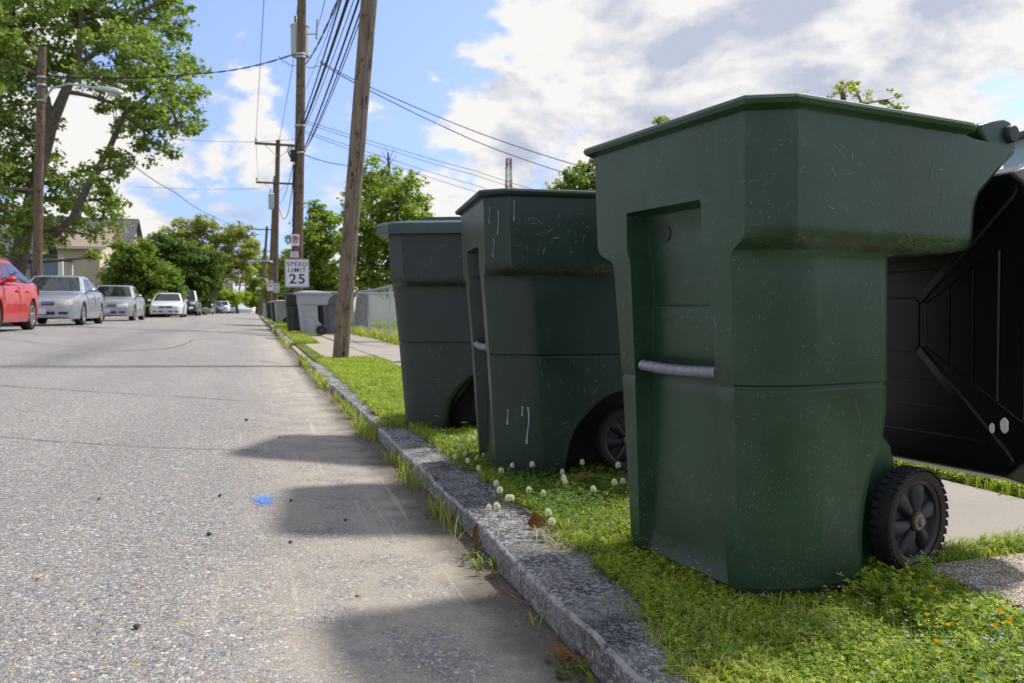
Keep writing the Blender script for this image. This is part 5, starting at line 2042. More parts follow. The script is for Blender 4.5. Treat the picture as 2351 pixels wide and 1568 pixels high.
car('black pickup truck with chrome bumper behind the white sedan', (-4.98, 66.0, CZ), HD, M['paint_black'], L=5.7, W=2.0, H=1.93, style='pickup', wheel_r=0.40, cat='pickup truck', name='parked_pickup_truck')
car('small far silver sport utility car behind the black pickup', (-5.15, 79.5, CZ), HD, M['paint_silver'], L=4.6, W=1.85, H=1.72, style='suv', wheel_r=0.36, detail=False)
car('small far grey car between silver sport utility car and navy car', (-4.95, 91.0, CZ), HD, M['paint_grey'], L=4.5, W=1.8, H=1.55, style='hatch', detail=False)
car('distant navy sedan near the end of the parked row', (-4.45, 104.0, CZ), HD, M['paint_navy'], L=4.8, W=1.85, H=1.5, detail=False)
car('distant white car just behind the navy sedan', (-4.0, 115.0, CZ), HD, M['paint_white'], L=4.6, W=1.85, H=1.65, style='suv', detail=False)
car('farthest pale car at the end of the parked row', (-3.7, 128.0, CZ), HD, M['paint_white'], L=4.6, W=1.8, H=1.45, detail=False)

# ------------------------------------------------------------------ houses
M['siding_tan'] = plain('tan_clapboard', (0.54, 0.475, 0.36), 0.75, var=0.08)
M['trim_cream'] = plain('cream_trim', (0.62, 0.54, 0.42), 0.7, var=0.06)
M['slate'] = plain('slate_roof', (0.085, 0.082, 0.088), 0.8, var=0.35, vs=2.5, bump=0.5, bs=12)
M['shingle_tan'] = plain('weathered_shingle', (0.30, 0.235, 0.185), 0.85, var=0.25, vs=4, bump=0.5, bs=14)
M['siding_white'] = plain('white_siding', (0.74, 0.75, 0.77), 0.6, var=0.05)
M['siding_blue'] = plain('pale_blue_siding', (0.34, 0.48, 0.64), 0.6, var=0.06)
M['blue_paint'] = plain('bright_blue_paint', (0.030, 0.095, 0.42), 0.45, var=0.15)
M['slate_blue'] = plain('slate_blue_door', (0.16, 0.21, 0.36), 0.55, var=0.1)
M['window_glass'] = glass_mat('house_glass', (0.03, 0.04, 0.05))
M['brick_red'] = plain('reddish_wall', (0.32, 0.13, 0.09), 0.85, var=0.2, vs=12)
M['porch_dark'] = plain('porch_shadow_boards', (0.05, 0.045, 0.04), 0.8)


def gable_house(label, x0, x1, y0, y1, z0, h, rise, ridge, wall, roofm, over=0.35, windows=(), boards=(), name='house', chimney=None, trimm=None, rows=9):
    """ridge 'x' or 'y'. windows: (side, along, z, w, h); boards: (side, board height)."""
    t = thing(name, label, 'house', ((x0 + x1) / 2, (y0 + y1) / 2, z0))
    cx, cy = (x0 + x1) / 2, (y0 + y1) / 2
    X, Y = (x1 - x0) / 2, (y1 - y0) / 2
    mb = MB()
    if ridge == 'x':
        prof = [(-Y, 0), (Y, 0), (Y, h), (0, h + rise), (-Y, h)]
        mb.loft([[(-X, y, z) for y, z in prof], [(X, y, z) for y, z in prof]], True, True)
    else:
        prof = [(-X, 0), (X, 0), (X, h), (0, h + rise), (-X, h)]
        mb.loft([[(x, -Y, z) for x, z in prof], [(x, Y, z) for x, z in prof]], True, True)
    mb.build('wall', wall, t, smooth=0)
    half = Y if ridge == 'x' else X
    long_ = X if ridge == 'x' else Y
    sl = math.hypot(half, rise)
    for s in (-1, 1):
        rb = MB()
        n = rows
        for k in range(n):
            # courses of shingles, each lapping the one below
            f0, f1 = k / n, (k + 1) / n
            e0 = lerp(half + over, 0, f0)
            e1 = lerp(half + over, 0, f1)
            zz = lambda e: h + rise * (1 - e / half) + 0.05
            p = [(-long_ - over, s * e0, zz(e0) + 0.045), (long_ + over, s * e0, zz(e0) + 0.045), (long_ + over, s * e1, zz(e1) + 0.02), (-long_ - over, s * e1, zz(e1) + 0.02)]
            q_ = [(a, b, c - 0.09) for a, b, c in p]
            if ridge == 'y':
                p = [(b, a, c) for a, b, c in p]
                q_ = [(b, a, c) for a, b, c in q_]
            rb.loft([q_, p], True, True)
        rb.build('roof', roofm, t, smooth=0)
    if ridge and trimm:
        for s in (-1, 1):
            tb = MB()
            if ridge == 'x':
                tb.box((0, s * (half + over), h - rise * over / half + 0.0), (2 * (long_ + over), 0.05, 0.20))
            else:
                tb.box((s * (half + over), 0, h - rise * over / half + 0.0), (0.05, 2 * (long_ + over), 0.20))
            tb.build('eave_board', trimm, t, smooth=0)

    def place(side, along, z, d):
        if side == 'S':
            return Vector((along, -Y - d, z)), 0.0
        if side == 'E':
            return Vector((X + d, along, z)), R(90)
        if side == 'W':
            return Vector((-X - d, along, z)), R(-90)
        return Vector((along, Y + d, z)), R(180)
    for side, bh in boards:
        k = 0
        z = 0.1
        Lh = X if side in 'SN' else Y
        gable = (side in 'SN') == (ridge == 'y')
        while z < (h + rise if gable else h) - bh:
            wl_ = Lh
            if gable and z > h:
                wl_ = Lh * (1 - (z - h + bh) / rise)
            if wl_ < 0.3:
                break
            c, rz = place(side, 0, z + bh / 2, 0.014)
            bo = MB()
            bo.box((0, 0, 0), (2 * wl_, 0.026, bh * 1.06), Matrix.Rotation(R(4.5), 3, 'X'))
            o = bo.build('siding_board', wall, t, smooth=0)
            o.location = c
            o.rotation_euler = (0, 0, rz)
            z += bh
    for side, along, z, w, hh in windows:
        c, rz = place(side, along, z, 0.05)
        fr = MB()
        for sx in (-1, 1):
            fr.box((sx * w / 2, 0, 0), (0.11, 0.07, hh + 0.11))
        fr.box((0, -0.002, hh / 2), (w + 0.2, 0.08, 0.11))
        fr.box((0, -0.004, -hh / 2), (w + 0.24, 0.10, 0.11))
        fr.box((0, 0.004, 0), (w, 0.05, 0.05))
        f = fr.build('window', trimm or M['white_paint'], t, smooth=0)
        f.location = c
        f.rotation_euler = (0, 0, rz)
        for sz in (-1, 1):
            g = MB()
            g.box((0, 0.012, sz * hh / 4), (w - 0.1, 0.02, hh / 2 - 0.06))
            g.build('pane', M['window_glass'], f, smooth=0)
    if chimney:
        ch = MB()
        ch.box((chimney[0] - cx, chimney[1] - cy, h + rise * 0.9), (0.7, 0.7, 1.8))
        ch.build('chimney', M['brick_red'], t, smooth=0)
    return t


hz = 0.36
hA = gable_house('tan clapboard house with a small porch roof left of the bushes', -19.5, -10.0, 60.5, 69.5, hz, 4.75, 1.6, 'x', M['siding_tan'], M['shingle_tan'], over=0.55,
                 windows=(('S', 1.1, 3.2, 0.9, 1.5), ('S', -2.2, 3.2, 0.9, 1.5), ('E', -2.3, 3.4, 0.75, 1.9), ('E', 1.6, 3.4, 0.8, 1.6)), boards=(('S', 0.20), ('E', 0.20)), trimm=M['trim_cream'])
# porch
pc = hA.location
pr = MB()
pr.loft([[(4.75, -4.3, 2.95), (4.75, 4.4, 2.95), (4.75, 4.4, 3.30), (4.75, -4.3, 3.30)], [(7.9, -4.3, 2.62), (7.9, 4.4, 2.62), (7.9, 4.4, 2.80), (7.9, -4.3, 2.80)]], True, True)
pr.build('porch_roof', M['trim_cream'], hA, smooth=0)
for yy in (-4.1, -1.2, 1.6, 4.2):
    po = MB()
    po.box((7.6, yy, 1.32), (0.16, 0.16, 2.62))
    po.build('porch_post', M['blue_paint'] if yy > -2 else M['trim_cream'], hA, smooth=0)
pw = MB()
pw.box((6.3, 0, 0.25), (3.0, 8.4, 0.5))
pw.build('porch_floor', M['porch_dark'], hA, smooth=0)
dw = MB()
dw.box((4.82, -2.0, 1.55), (0.1, 1.1, 2.2))
dw.build('door', M['porch_dark'], hA, smooth=0)
gable_house('house with a long grey slate roof behind the tan house', -24.0, -10.4, 76.0, 86.0, hz, 5.6, 3.1, 'x', M['siding_tan'], M['slate'], over=0.4, windows=(('E', -2.0, 3.5, 0.9, 1.5), ('E', 2.0, 3.5, 0.9, 1.5)), trimm=M['trim_cream'], rows=14)
hC = gable_house('dark roofed house with blue and white porch posts behind the left pole', -21.5, -10.9, 46.0, 51.6, hz, 3.0, 1.7, 'x', M['siding_tan'], M['slate'], over=0.45, windows=(('S', 3.4, 1.7, 1.2, 1.5), ('S', -1.5, 1.7, 1.2, 1.5), ('E', 1.2, 1.7, 1.0, 1.4)), trimm=M['slate_blue'])
pr = MB()
pr.box((5.95, -0.6, 3.12), (1.5, 4.4, 0.16))
pr.build('porch_roof', M['slate'], hC, smooth=0)
for xx, yy, w, mt in ((6.35, -2.6, 0.60, 'slate_blue'), (6.78, -2.62, 0.22, 'white_paint'), (5.6, -2.6, 0.24, 'white_paint'), (6.45, 1.4, 0.22, 'white_paint')):
    b_ = MB()
    b_.box((xx, yy, 1.51), (w, 0.22, 3.02))
    b_.build('porch_column', M[mt], hC, smooth=0)
# blue arched trellis in front of it
tr = thing('garden_trellis', 'bright blue arched garden trellis behind the red car', 'trellis', on(45, 735, 0.36))
tr.location = (-9.27, 38.0, 0.36)
tb = MB()
wT, hT = 0.42, 2.95
ch_ = [(-wT, 0), (-wT, hT * 0.8), (-wT * 0.8, hT * 0.93), (-wT * 0.3, hT), (wT * 0.3, hT), (wT * 0.8, hT * 0.93), (wT, hT * 0.8), (wT, 0)]
tb.tube([(x, 0, z) for x, z in ch_], 0.04, 6)
tb.build('frame', M['blue_paint'], tr)
for xx in (-0.14, 0.14):
    b_ = MB()
    b_.tube([(xx, 0, 0.2), (xx * 0.85, 0, hT - 0.04)], 0.026, 6)
    b_.build('upright', M['blue_paint'], tr)
for zz in (0.9, 1.5, 2.1, 2.55):
    b_ = MB()
    b_.tube([(-wT, 0, zz), (wT, 0, zz)], 0.026, 6)
    b_.build('crossbar', M['blue_paint'], tr)

gable_house('white far house behind the leaning street tree', -9.5, -3.4, 150.0, 160.0, hz, 7.0, 2.2, 'y', M['siding_white'], M['shingle_tan'], windows=(('S', -1.0, 4.6, 1.2, 1.8), ('S', 1.6, 4.6, 1.2, 1.8)))
gable_house('small far house with reddish walls and brown roof', -8.0, -3.8, 138.0, 145.0, hz, 3.4, 1.5, 'x', M['brick_red'], M['shingle_tan'], windows=(('S', 1.0, 2.0, 1.0, 1.2),))
gable_house('low brown roofed house behind the middle cart', 10.6, 19.0, 27.0, 35.0, 0.07, 3.3, 2.0, 'x', M['siding_white'], M['shingle_tan'], windows=(('S', -2.0, 1.6, 1.2, 1.4), ('S', 1.8, 1.6, 1.2, 1.4), ('W', 0.0, 1.6, 1.2, 1.4)), rows=12)
gable_house('small dark roofed shed beyond the chain link fence', 6.2, 11.0, 44.0, 48.0, 0.07, 1.75, 0.55, 'x', M['siding_white'], M['slate'], over=0.2, windows=(('S', 0.0, 1.1, 0.9, 0.6),))
gable_house('pale blue sided house at the right edge behind the black lid', 12.75, 20.5, 4.6, 10.9, 0.07, 3.55, 0.45, 'x', M['siding_blue'], M['slate'], over=0.2, windows=(('W', 2.2, 2.35, 1.0, 1.5), ('W', -1.4, 2.3, 1.0, 1.3), ('S', -2.0, 2.1, 1.0, 1.3)), boards=(('W', 0.16), ('S', 0.16)), trimm=M['white_paint'])

# grey panel fence and white barrier at the far left end
pf = thing('panel_fence', 'grey far panel fence with pale posts at the street end', 'fence', (-3.6, 133.0, 0.3))
for k in range(4):
    b_ = MB()
    b_.box((0.35 * k * 0.3 + 0.12, 2.2 * k, 1.0), (0.08, 2.0, 2.0))
    b_.build('panel', M['xfmr'], pf, smooth=0)
    c_ = MB()
    c_.box((0.35 * k * 0.3 + 0.2, 2.2 * k - 1.1, 1.1), (0.22, 0.22, 2.2))
    c_.build('post', M['trim_cream'], pf, smooth=0)
br = thing('concrete_barrier', 'low white concrete barrier at the far end of the street', 'barrier', (-2.2, 128.0, 0.15))
b_ = MB()
b_.loft([[(-2.0, -0.3, 0), (2.0, -0.3, 0), (2.0, 0.3, 0), (-2.0, 0.3, 0)], [(-2.0, -0.12, 0.35), (2.0, -0.12, 0.35), (2.0, 0.12, 0.35), (-2.0, 0.12, 0.35)], [(-2.0, -0.1, 0.7), (2.0, -0.1, 0.7), (2.0, 0.1, 0.7), (-2.0, 0.1, 0.7)]], True, True)
b_.build('barrier_block', M['siding_white'], br, smooth=0)

# lattice radio mast far away
tw0 = at(1168, 700, 150)
tw1 = at(1168, 364, 150)
mast = thing('radio_mast', 'tiny red and white lattice mast far off above the middle cart', 'mast', (tw0.x, tw0.y, 0.0))
Hm = tw1.z
sec = 14
M['mast_red'] = plain('mast_red', (0.22, 0.08, 0.08), 0.6)
M['mast_white'] = plain('mast_white', (0.45, 0.46, 0.50), 0.6)
for k in range(sec):
    s_ = MB()
    za, zb = Hm * k / sec, Hm * (k + 1) / sec
    ra_, rb2 = lerp(0.95, 0.42, k / sec), lerp(0.95, 0.42, (k + 1) / sec)
    ca = [Vector((ra_ * a, ra_ * b, za)) for a, b in ((1, 1), (-1, 1), (-1, -1), (1, -1))]
    cb_ = [Vector((rb2 * a, rb2 * b, zb)) for a, b in ((1, 1), (-1, 1), (-1, -1), (1, -1))]
    for i in range(4):
        j = (i + 1) % 4
        s_.tube([ca[i], cb_[i]], 0.09, 5)
        s_.tube([ca[i], cb_[j]], 0.05, 4)
        s_.tube([ca[j], cb_[i]], 0.05, 4)
        s_.tube([cb_[i], cb_[j]], 0.06, 4)
    s_.build('lattice_section', M['mast_red'] if k % 2 else M['mast_white'], mast, smooth=0, recalc=False)

# ------------------------------------------------------------------ trees
def leaves_np(centers, radii, counts, size, hue, rng, droop=0.3, fold=0.25):
    """Diamond leaf faces scattered in clumps. Returns V, F, colours."""
    P, C = [], []
    for c, r, n in zip(centers, radii, counts):
        d = rng.normal(size=(n, 3))
        d /= np.linalg.norm(d, axis=1)[:, None] + 1e-9
        rad = rng.random((n, 1)) ** 0.55
        P.append(np.asarray(c) + d * rad * np.asarray(r))
        tone = rng.normal(1.0, 0.10)
        C.append(np.full(n, tone))
    P = np.concatenate(P)
    tone = np.concatenate(C)
    n = len(P)
    s = size * rng.uniform(0.65, 1.3, n)
    a = rng.uniform(0, 2 * np.pi, n)
    tilt = rng.normal(-droop, 0.45, n)
    ax = np.stack([np.cos(a) * np.cos(tilt), np.sin(a) * np.cos(tilt), np.sin(tilt)], 1)
    up = np.tile([0, 0, 1.0], (n, 1)) + rng.normal(0, 0.45, (n, 3))
    side = np.cross(ax, up)
    side /= np.linalg.norm(side, axis=1)[:, None] + 1e-9
    nor = np.cross(side, ax)
    sz = s[:, None]
    b = P - ax * sz * 0.5
    tip = P + ax * sz * 0.55
    l = P + side * sz * 0.42 + nor * sz * fold * rng.uniform(-0.3, 1, (n, 1)) - ax * sz * 0.02
    r = P - side * sz * 0.42 + nor * sz * fold * rng.uniform(-0.3, 1, (n, 1)) - ax * sz * 0.02
    V = np.stack([b, l, tip, r], 1).reshape(-1, 3)
    F = np.arange(n * 4).reshape(n, 4)
    base = np.asarray(hue[0])
    alt = np.asarray(hue[1])
    mixf = rng.random((n, 1)) ** 1.6
    col = (base * (1 - mixf) + alt * mixf) * tone[:, None] * rng.uniform(0.8, 1.2, (n, 1))
    col = np.repeat(np.clip(col, 0, 1), 4, axis=0)
    return V, F, col


def branch_path(p0, p1, rr, wob, n=6):
    p0, p1 = Vector(p0), Vector(p1)
    L = (p1 - p0).length
    off = Vector((rr.uniform(-1, 1), rr.uniform(-1, 1), rr.uniform(-0.3, 0.8))) * L * wob
    return [p0.lerp(p1, t_) + off * math.sin(math.pi * t_) for t_ in [i / n for i in range(n + 1)]]


def tree(label, base, trunk, blobs, leaf, hue, seed, group=None, name='leafy_tree', density=1.0, clump=0.5, per=46, limb_r=0.12, bark=None, droop=0.3, extra=(), bare=()):
    """trunk: list of (point, radius); blobs: (centre, radius) crown masses; real limbs join them."""
    rr = random.Random(seed)
    rng = np.random.default_rng(seed)
    t = thing(name, label, 'tree', base, 0, group)
    B = Vector(base)
    mb = MB()
    pts = [Vector(p) - B for p, r in trunk]
    mb.tube(pts, [r for p, r in trunk], 12)
    # a flared foot
    mb.tube([pts[0] - Vector((0, 0, 0.3)), pts[0] + Vector((0, 0, 0.35))], [trunk[0][1] * 1.5, trunk[0][1] * 1.02], 12)
    mb.build('trunk', bark or M['bark'], t, smooth=70)
    dense = []
    for i in range(len(pts) - 1):
        for k in range(6):
            dense.append(pts[i].lerp(pts[i + 1], k / 6))
    dense.append(pts[-1])
    for ep in extra:
        lm = MB()
        q_ = [Vector(p) - B for p, r in ep]
        lm.tube(q_, [r for p, r in ep], 9)
        lm.build('limb', bark or M['bark'], t, smooth=70)
        for i in range(len(q_) - 1):
            for k in range(5):
                dense.append(q_[i].lerp(q_[i + 1], k / 5))
        dense.append(q_[-1])
    lb = MB()
    cs, rs, ns = [], [], []
    for c, r in blobs:
        c = Vector(c) - B
        rad = Vector(r) if not isinstance(r, (int, float)) else Vector((r, r, r * 0.85))
        # limb from the nearest lower wood
        near = min(dense, key=lambda p: (p - c).length + max(0, p.z - c.z) * 1.5)
        path = branch_path(near, c, rr, 0.10)
        r0 = limb_r * min(1.0, 0.35 + 0.12 * (c - near).length)
        lb.tube(path, [lerp(r0, r0 * 0.35, i / 6) for i in range(7)], 7)
        dense.append(path[3])
        dense.append(path[5])
        vol = rad.x * rad.y * rad.z
        k = max(5, int(density * 7.5 * (vol ** 0.72) / (clump ** 2.0)))
        for _ in range(k):
            d = Vector((rr.gauss(0, 1), rr.gauss(0, 1), rr.gauss(0, 1))).normalized()
            f = rr.random() ** 0.42
            cc = c + Vector((d.x * rad.x * f, d.y * rad.y * f, d.z * rad.z * f))
            cs.append(cc)
            q_ = clump * rr.uniform(0.6, 1.25)
            rs.append((q_, q_, q_ * 0.62))
            ns.append(max(6, int(per * rr.uniform(0.6, 1.3))))
            if rr.random() < 0.5:
                tw = branch_path(path[rr.randint(3, 6)], cc, rr, 0.12, 4)
                lb.tube(tw, [lerp(r0 * 0.28, r0 * 0.08, i / 4) for i in range(5)], 5, cap=False)
    for p0, p1, r in bare:
        p0, p1 = Vector(p0) - B, Vector(p1) - B
        lb.tube(branch_path(p0, p1, rr, 0.06, 4), [lerp(r, r * 0.3, i / 4) for i in range(5)], 5)
    lo = lb.build('branches', bark or M['bark'], t, smooth=70, recalc=False)
    lo['kind'] = 'stuff'
    V, F, col = leaves_np([tuple(c) for c in cs], rs, ns, leaf, hue, rng, droop)
    cr = np_mesh('crown', V, F, M['leaf'], t, col)
    cr['kind'] = 'stuff'
    return t


def blobs_at(Y, lst, px_m, jit, seed, flat=0.9):
    """Crown masses given by survey position and size, spread in depth about street distance Y."""
    rr = random.Random(seed)
    out = []
    for (x, y, r) in lst:
        yy = Y + rr.uniform(-1, 1) * jit
        out.append((at(x, y, yy), (r / px_m, r / px_m * 1.1, r / px_m * flat)))
    return out


H_MAPLE = ((0.165, 0.255, 0.065), (0.31, 0.38, 0.105))
H_BRIGHT = ((0.19, 0.29, 0.052), (0.36, 0.43, 0.090))
H_DARK = ((0.075, 0.135, 0.032), (0.15, 0.23, 0.048))
H_MID = ((0.135, 0.215, 0.045), (0.26, 0.34, 0.075))
H_YEL = ((0.28, 0.32, 0.09), (0.46, 0.47, 0.16))
H_LIME = ((0.20, 0.30, 0.03), (0.34, 0.42, 0.06))

# the big maple on the left verge
MB_ = at(30, 735, 36)
MB_ = Vector((MB_.x, 36, 0.36))
tree('huge leafy maple filling the upper left, its branches reaching over the pole', MB_,
     [(MB_, 0.40), (at(36, 640, 36), 0.33), (at(58, 520, 36), 0.30), (at(88, 400, 36), 0.27), (at(118, 285, 36), 0.235), (at(150, 210, 36.2), 0.18), (at(180, 150, 36.3), 0.13), (at(184, 60, 36.5), 0.10), (at(190, -60, 36.5), 0.06)],
     blobs_at(36, [(40, 70, 100), (170, 50, 95), (290, 40, 105), (385, 55, 62), (30, 180, 100), (150, 160, 70), (270, 140, 95), (380, 150, 75), (445, 165, 38), (50, 300, 95), (290, 250, 75), (385, 235, 80), (425, 290, 48), (440, 215, 40),
                   (40, 420, 90), (150, 420, 60), (255, 385, 55), (345, 330, 42), (385, 340, 26), (190, 470, 62), (265, 455, 42), (50, 520, 70), (150, 530, 48), (222, 545, 28), (215, 590, 14), (10, 590, 30),
                   (-90, 100, 120), (-100, 300, 120), (-60, 450, 100), (60, -60, 110), (200, -80, 120), (340, -60, 90), (410, 0, 40), (255, 500, 40)], 57.5, 3.2, 5),
     0.175, H_MAPLE, 11, density=0.56, clump=0.42, per=31, limb_r=0.15, droop=0.45,
     extra=([(at(60, 520, 36), 0.18), (at(120, 545, 35.4), 0.16), (at(167, 500, 35), 0.15), (at(205, 420, 34.8), 0.14), (at(249, 345, 34.6), 0.115), (at(285, 262, 34.4), 0.09), (at(350, 212, 34.2), 0.09), (at(430, 165, 34.0), 0.05)],
            [(at(118, 285, 36), 0.2), (at(98, 200, 36), 0.15), (at(85, 130, 36), 0.11), (at(30, 40, 36), 0.06)],
            [(at(285, 262, 34.4), 0.09), (at(330, 300, 34), 0.06), (at(425, 280, 33.8), 0.03)],
            [(at(180, 150, 36.3), 0.12), (at(240, 105, 35.5), 0.10), (at(300, 110, 35.2), 0.08), (at(310, 30, 35), 0.05)]))

G_FAR = 'trees behind the far parked cars'
def simple_tree(label, px, Y, blobs, px_m, leaf, hue, seed, zb=0.36, trunk_top=None, r=0.2, group=None, **kw):
    b = at(px, 735, Y)
    b = Vector((b.x, Y, zb))
    tt = at(*(trunk_top or (blobs[0][0], blobs[0][1])), Y)
    mid = b.lerp(tt, 0.5) + Vector((0.1, 0, 0))
    bl = blobs_at(Y, blobs, px_m, blobs[0][2] / px_m * 0.8, seed)
    return tree(label, b, [(b, r), (mid, r * 0.8), (tt, r * 0.35)], bl, leaf, hue, seed, group, **kw)


simple_tree('bright green bushy tree right of the tan house porch', 335, 56, [(300, 595, 48), (285, 650, 45), (345, 650, 58), (270, 690, 40), (370, 690, 42), (325, 700, 50), (390, 665, 26)], 32.5, 0.20, H_MID, 31, density=1.25, clump=0.55, per=60, limb_r=0.08)
simple_tree('low lime green shrub tree in front of the dark trees', 372, 60, [(368, 640, 30), (350, 672, 36), (392, 668, 28), (372, 695, 36)], 30.5, 0.20, H_BRIGHT, 32, density=1.2, clump=0.5, per=55, limb_r=0.06)
simple_tree('dark green dense tree between the bright bush and the yellow tree', 430, 76, [(380, 572, 34), (420, 600, 48), (458, 640, 46), (400, 650, 45), (440, 690, 42), (480, 600, 30), (360, 600, 30)], 24, 0.26, H_DARK, 33, density=1.3, clump=0.7, per=60, limb_r=0.1)
simple_tree('tall yellow green tree with a dark slanting trunk over the street', 466, 98, [(430, 528, 32), (470, 520, 30), (395, 545, 24), (510, 545, 34), (548, 540, 34), (565, 575, 28), (500, 590, 40), (455, 570, 34), (530, 615, 36), (480, 630, 30), (585, 560, 16), (570, 615, 18)], 18.8, 0.25, H_YEL, 34, density=0.85, clump=0.65, per=46, limb_r=0.22, trunk_top=(512, 640), r=0.55)
simple_tree('pale green far tree where the street ends', 590, 140, [(590, 640, 30), (575, 610, 24), (605, 620, 18), (600, 670, 30), (580, 680, 24), (612, 600, 12)], 13, 0.38, H_LIME, 35, density=1.2, clump=1.0, per=50, limb_r=0.15)
simple_tree('lime shrub left of the distant navy sedan', 505, 118, [(500, 672, 22), (530, 680, 20), (478, 690, 18), (515, 695, 20)], 15.5, 0.30, H_LIME, 36, density=1.2, clump=0.8, per=50, limb_r=0.06)
simple_tree('small lime bush in front of the white far house', 545, 127, [(540, 690, 14), (560, 684, 14), (526, 695, 10)], 14.4, 0.30, H_LIME, 37, density=1.2, clump=0.7, per=50, limb_r=0.05)
simple_tree('dark far bush closing the street by the distant carts', 592, 150, [(592, 690, 14), (604, 680, 16), (583, 698, 10), (600, 700, 14)], 12.2, 0.35, H_DARK, 38, density=1.3, clump=0.9, per=50, limb_r=0.06)
simple_tree('far tree with thin crown behind the yellow green tree', 540, 170, [(560, 598, 22), (530, 600, 20), (585, 612, 16), (545, 640, 18)], 10.8, 0.4, H_MID, 39, density=0.9, clump=1.1, per=40, limb_r=0.12)
simple_tree('leafy tree beside the third utility pole', 655, 63, [(650, 620, 34), (640, 670, 34), (668, 590, 26), (672, 650, 36), (660, 700, 30), (625, 690, 16)], 29, 0.20, H_BRIGHT, 40, zb=0.07, density=1.2, clump=0.55, per=55, limb_r=0.08)
simple_tree('light green tree between the two near utility poles', 735, 37, [(745, 500, 34), (715, 545, 48), (760, 560, 45), (700, 600, 46), (745, 620, 56), (690, 655, 40), (770, 660, 46), (730, 690, 44), (765, 500, 22), (720, 480, 18)], 49, 0.14, H_BRIGHT, 41, zb=0.07, density=0.95, clump=0.38, per=52, limb_r=0.09)
T8b = at(826, 735, 30)
T8b = Vector((T8b.x, 30, 0.07))
tree('green tree with bare dead twigs on top right of the leaning pole', T8b,
     [(T8b, 0.26), (at(838, 640, 30), 0.22), (at(862, 560, 30), 0.17), (at(880, 470, 30), 0.12), (at(893, 385, 30), 0.06), (at(891, 350, 30), 0.03)],
     blobs_at(30, [(850, 400, 36), (890, 420, 46), (930, 432, 42), (840, 450, 50), (905, 480, 55), (955, 480, 40), (975, 500, 18), (830, 510, 50), (890, 545, 58), (945, 540, 38), (850, 580, 50), (905, 610, 52), (840, 640, 34), (870, 655, 30), (800, 560, 34), (810, 620, 34), (930, 650, 40)], 60.0, 1.8, 8),
     0.135, H_BRIGHT, 42, density=0.95, clump=0.36, per=44, limb_r=0.10,
     bare=[(at(892, 372, 30), at(873, 344, 30), 0.02), (at(892, 375, 30), at(905, 342, 30), 0.02), (at(892, 366, 30), at(884, 336, 30), 0.018), (at(893, 380, 30), at(912, 355, 30), 0.018), (at(893, 385, 30), at(868, 362, 30), 0.016)])
simple_tree('roundish green tree top showing between middle and nearest cart', 1400, 27, [(1330, 405, 45), (1390, 420, 80), (1470, 470, 90), (1350, 470, 70), (1290, 445, 40), (1420, 540, 90), (1500, 560, 80)], 67, 0.15, H_MID, 43, zb=0.07, density=0.9, clump=0.42, per=42, limb_r=0.1, r=0.24)
simple_tree('tree whose sparse tip just clears the nearest cart rim', 1560, 24, [(1515, 280, 24), (1560, 340, 70), (1640, 400, 90), (1500, 350, 50), (1600, 460, 90), (1520, 420, 60)], 74, 0.14, H_MID, 44, zb=0.07, density=0.55, clump=0.36, per=36, limb_r=0.1, r=0.22)
simple_tree('sunlit tree with spreading twigs above the nearest cart', 1960, 15, [(1935, 212, 34), (1985, 235, 30), (2040, 228, 24), (1830, 235, 26), (2055, 245, 16), (1960, 300, 70), (1860, 320, 70), (2060, 330, 70), (1950, 400, 90), (1960, 200, 14)], 114, 0.075, H_YEL, 45, zb=0.07, density=0.36, clump=0.13, per=22, limb_r=0.07, r=0.16)
for i, (px, Y, sz) in enumerate(((1130, 60, 1.0), (1240, 75, 1.2), (2150, 45, 1.0))):
    simple_tree(('tree far behind the middle cart', 'tree far behind the nearest cart', 'tree far behind the black lid')[i], px, Y, [(px, 560, 70 * sz), (px - 50, 600, 60), (px + 55, 610, 60), (px, 660, 80)], 1828 / Y / 0.98, 0.3, H_MID, 50 + i, zb=0.07, density=0.8, clump=0.8, per=40, limb_r=0.1)

# ------------------------------------------------------------------ grass and weeds
CARTS = [(x1, y1, A1, 0.0), (0.80, 3.065, A2, 0.0), (0.762, 4.42, A3, 0.0)]


def in_cart(X, Y):
    m = np.zeros(len(X), dtype=bool)
    for cx, cy, a, _ in CARTS:
        dx, dy = X - cx, Y - cy
        u = dx * math.cos(a) + dy * math.sin(a)
        v = -dx * math.sin(a) + dy * math.cos(a)
        m |= (u > 0.08) & (u < 0.40) & (np.abs(v) < 0.26)
    return m


def field(n, x0, x1, y0, y1, edge_noise=0.03):
    X = RNG.uniform(x0, x1, n)
    Y = RNG.uniform(y0, y1, n)
    return X, Y


def wav(X, Y, s):
    return (np.sin(X * 9.1 * s + 1.3) * np.sin(Y * 7.3 * s + 0.4) + 0.6 * np.sin(X * 21 * s + Y * 17 * s) + 0.4 * np.sin(Y * 33 * s - X * 13 * s + 2)) / 2.0


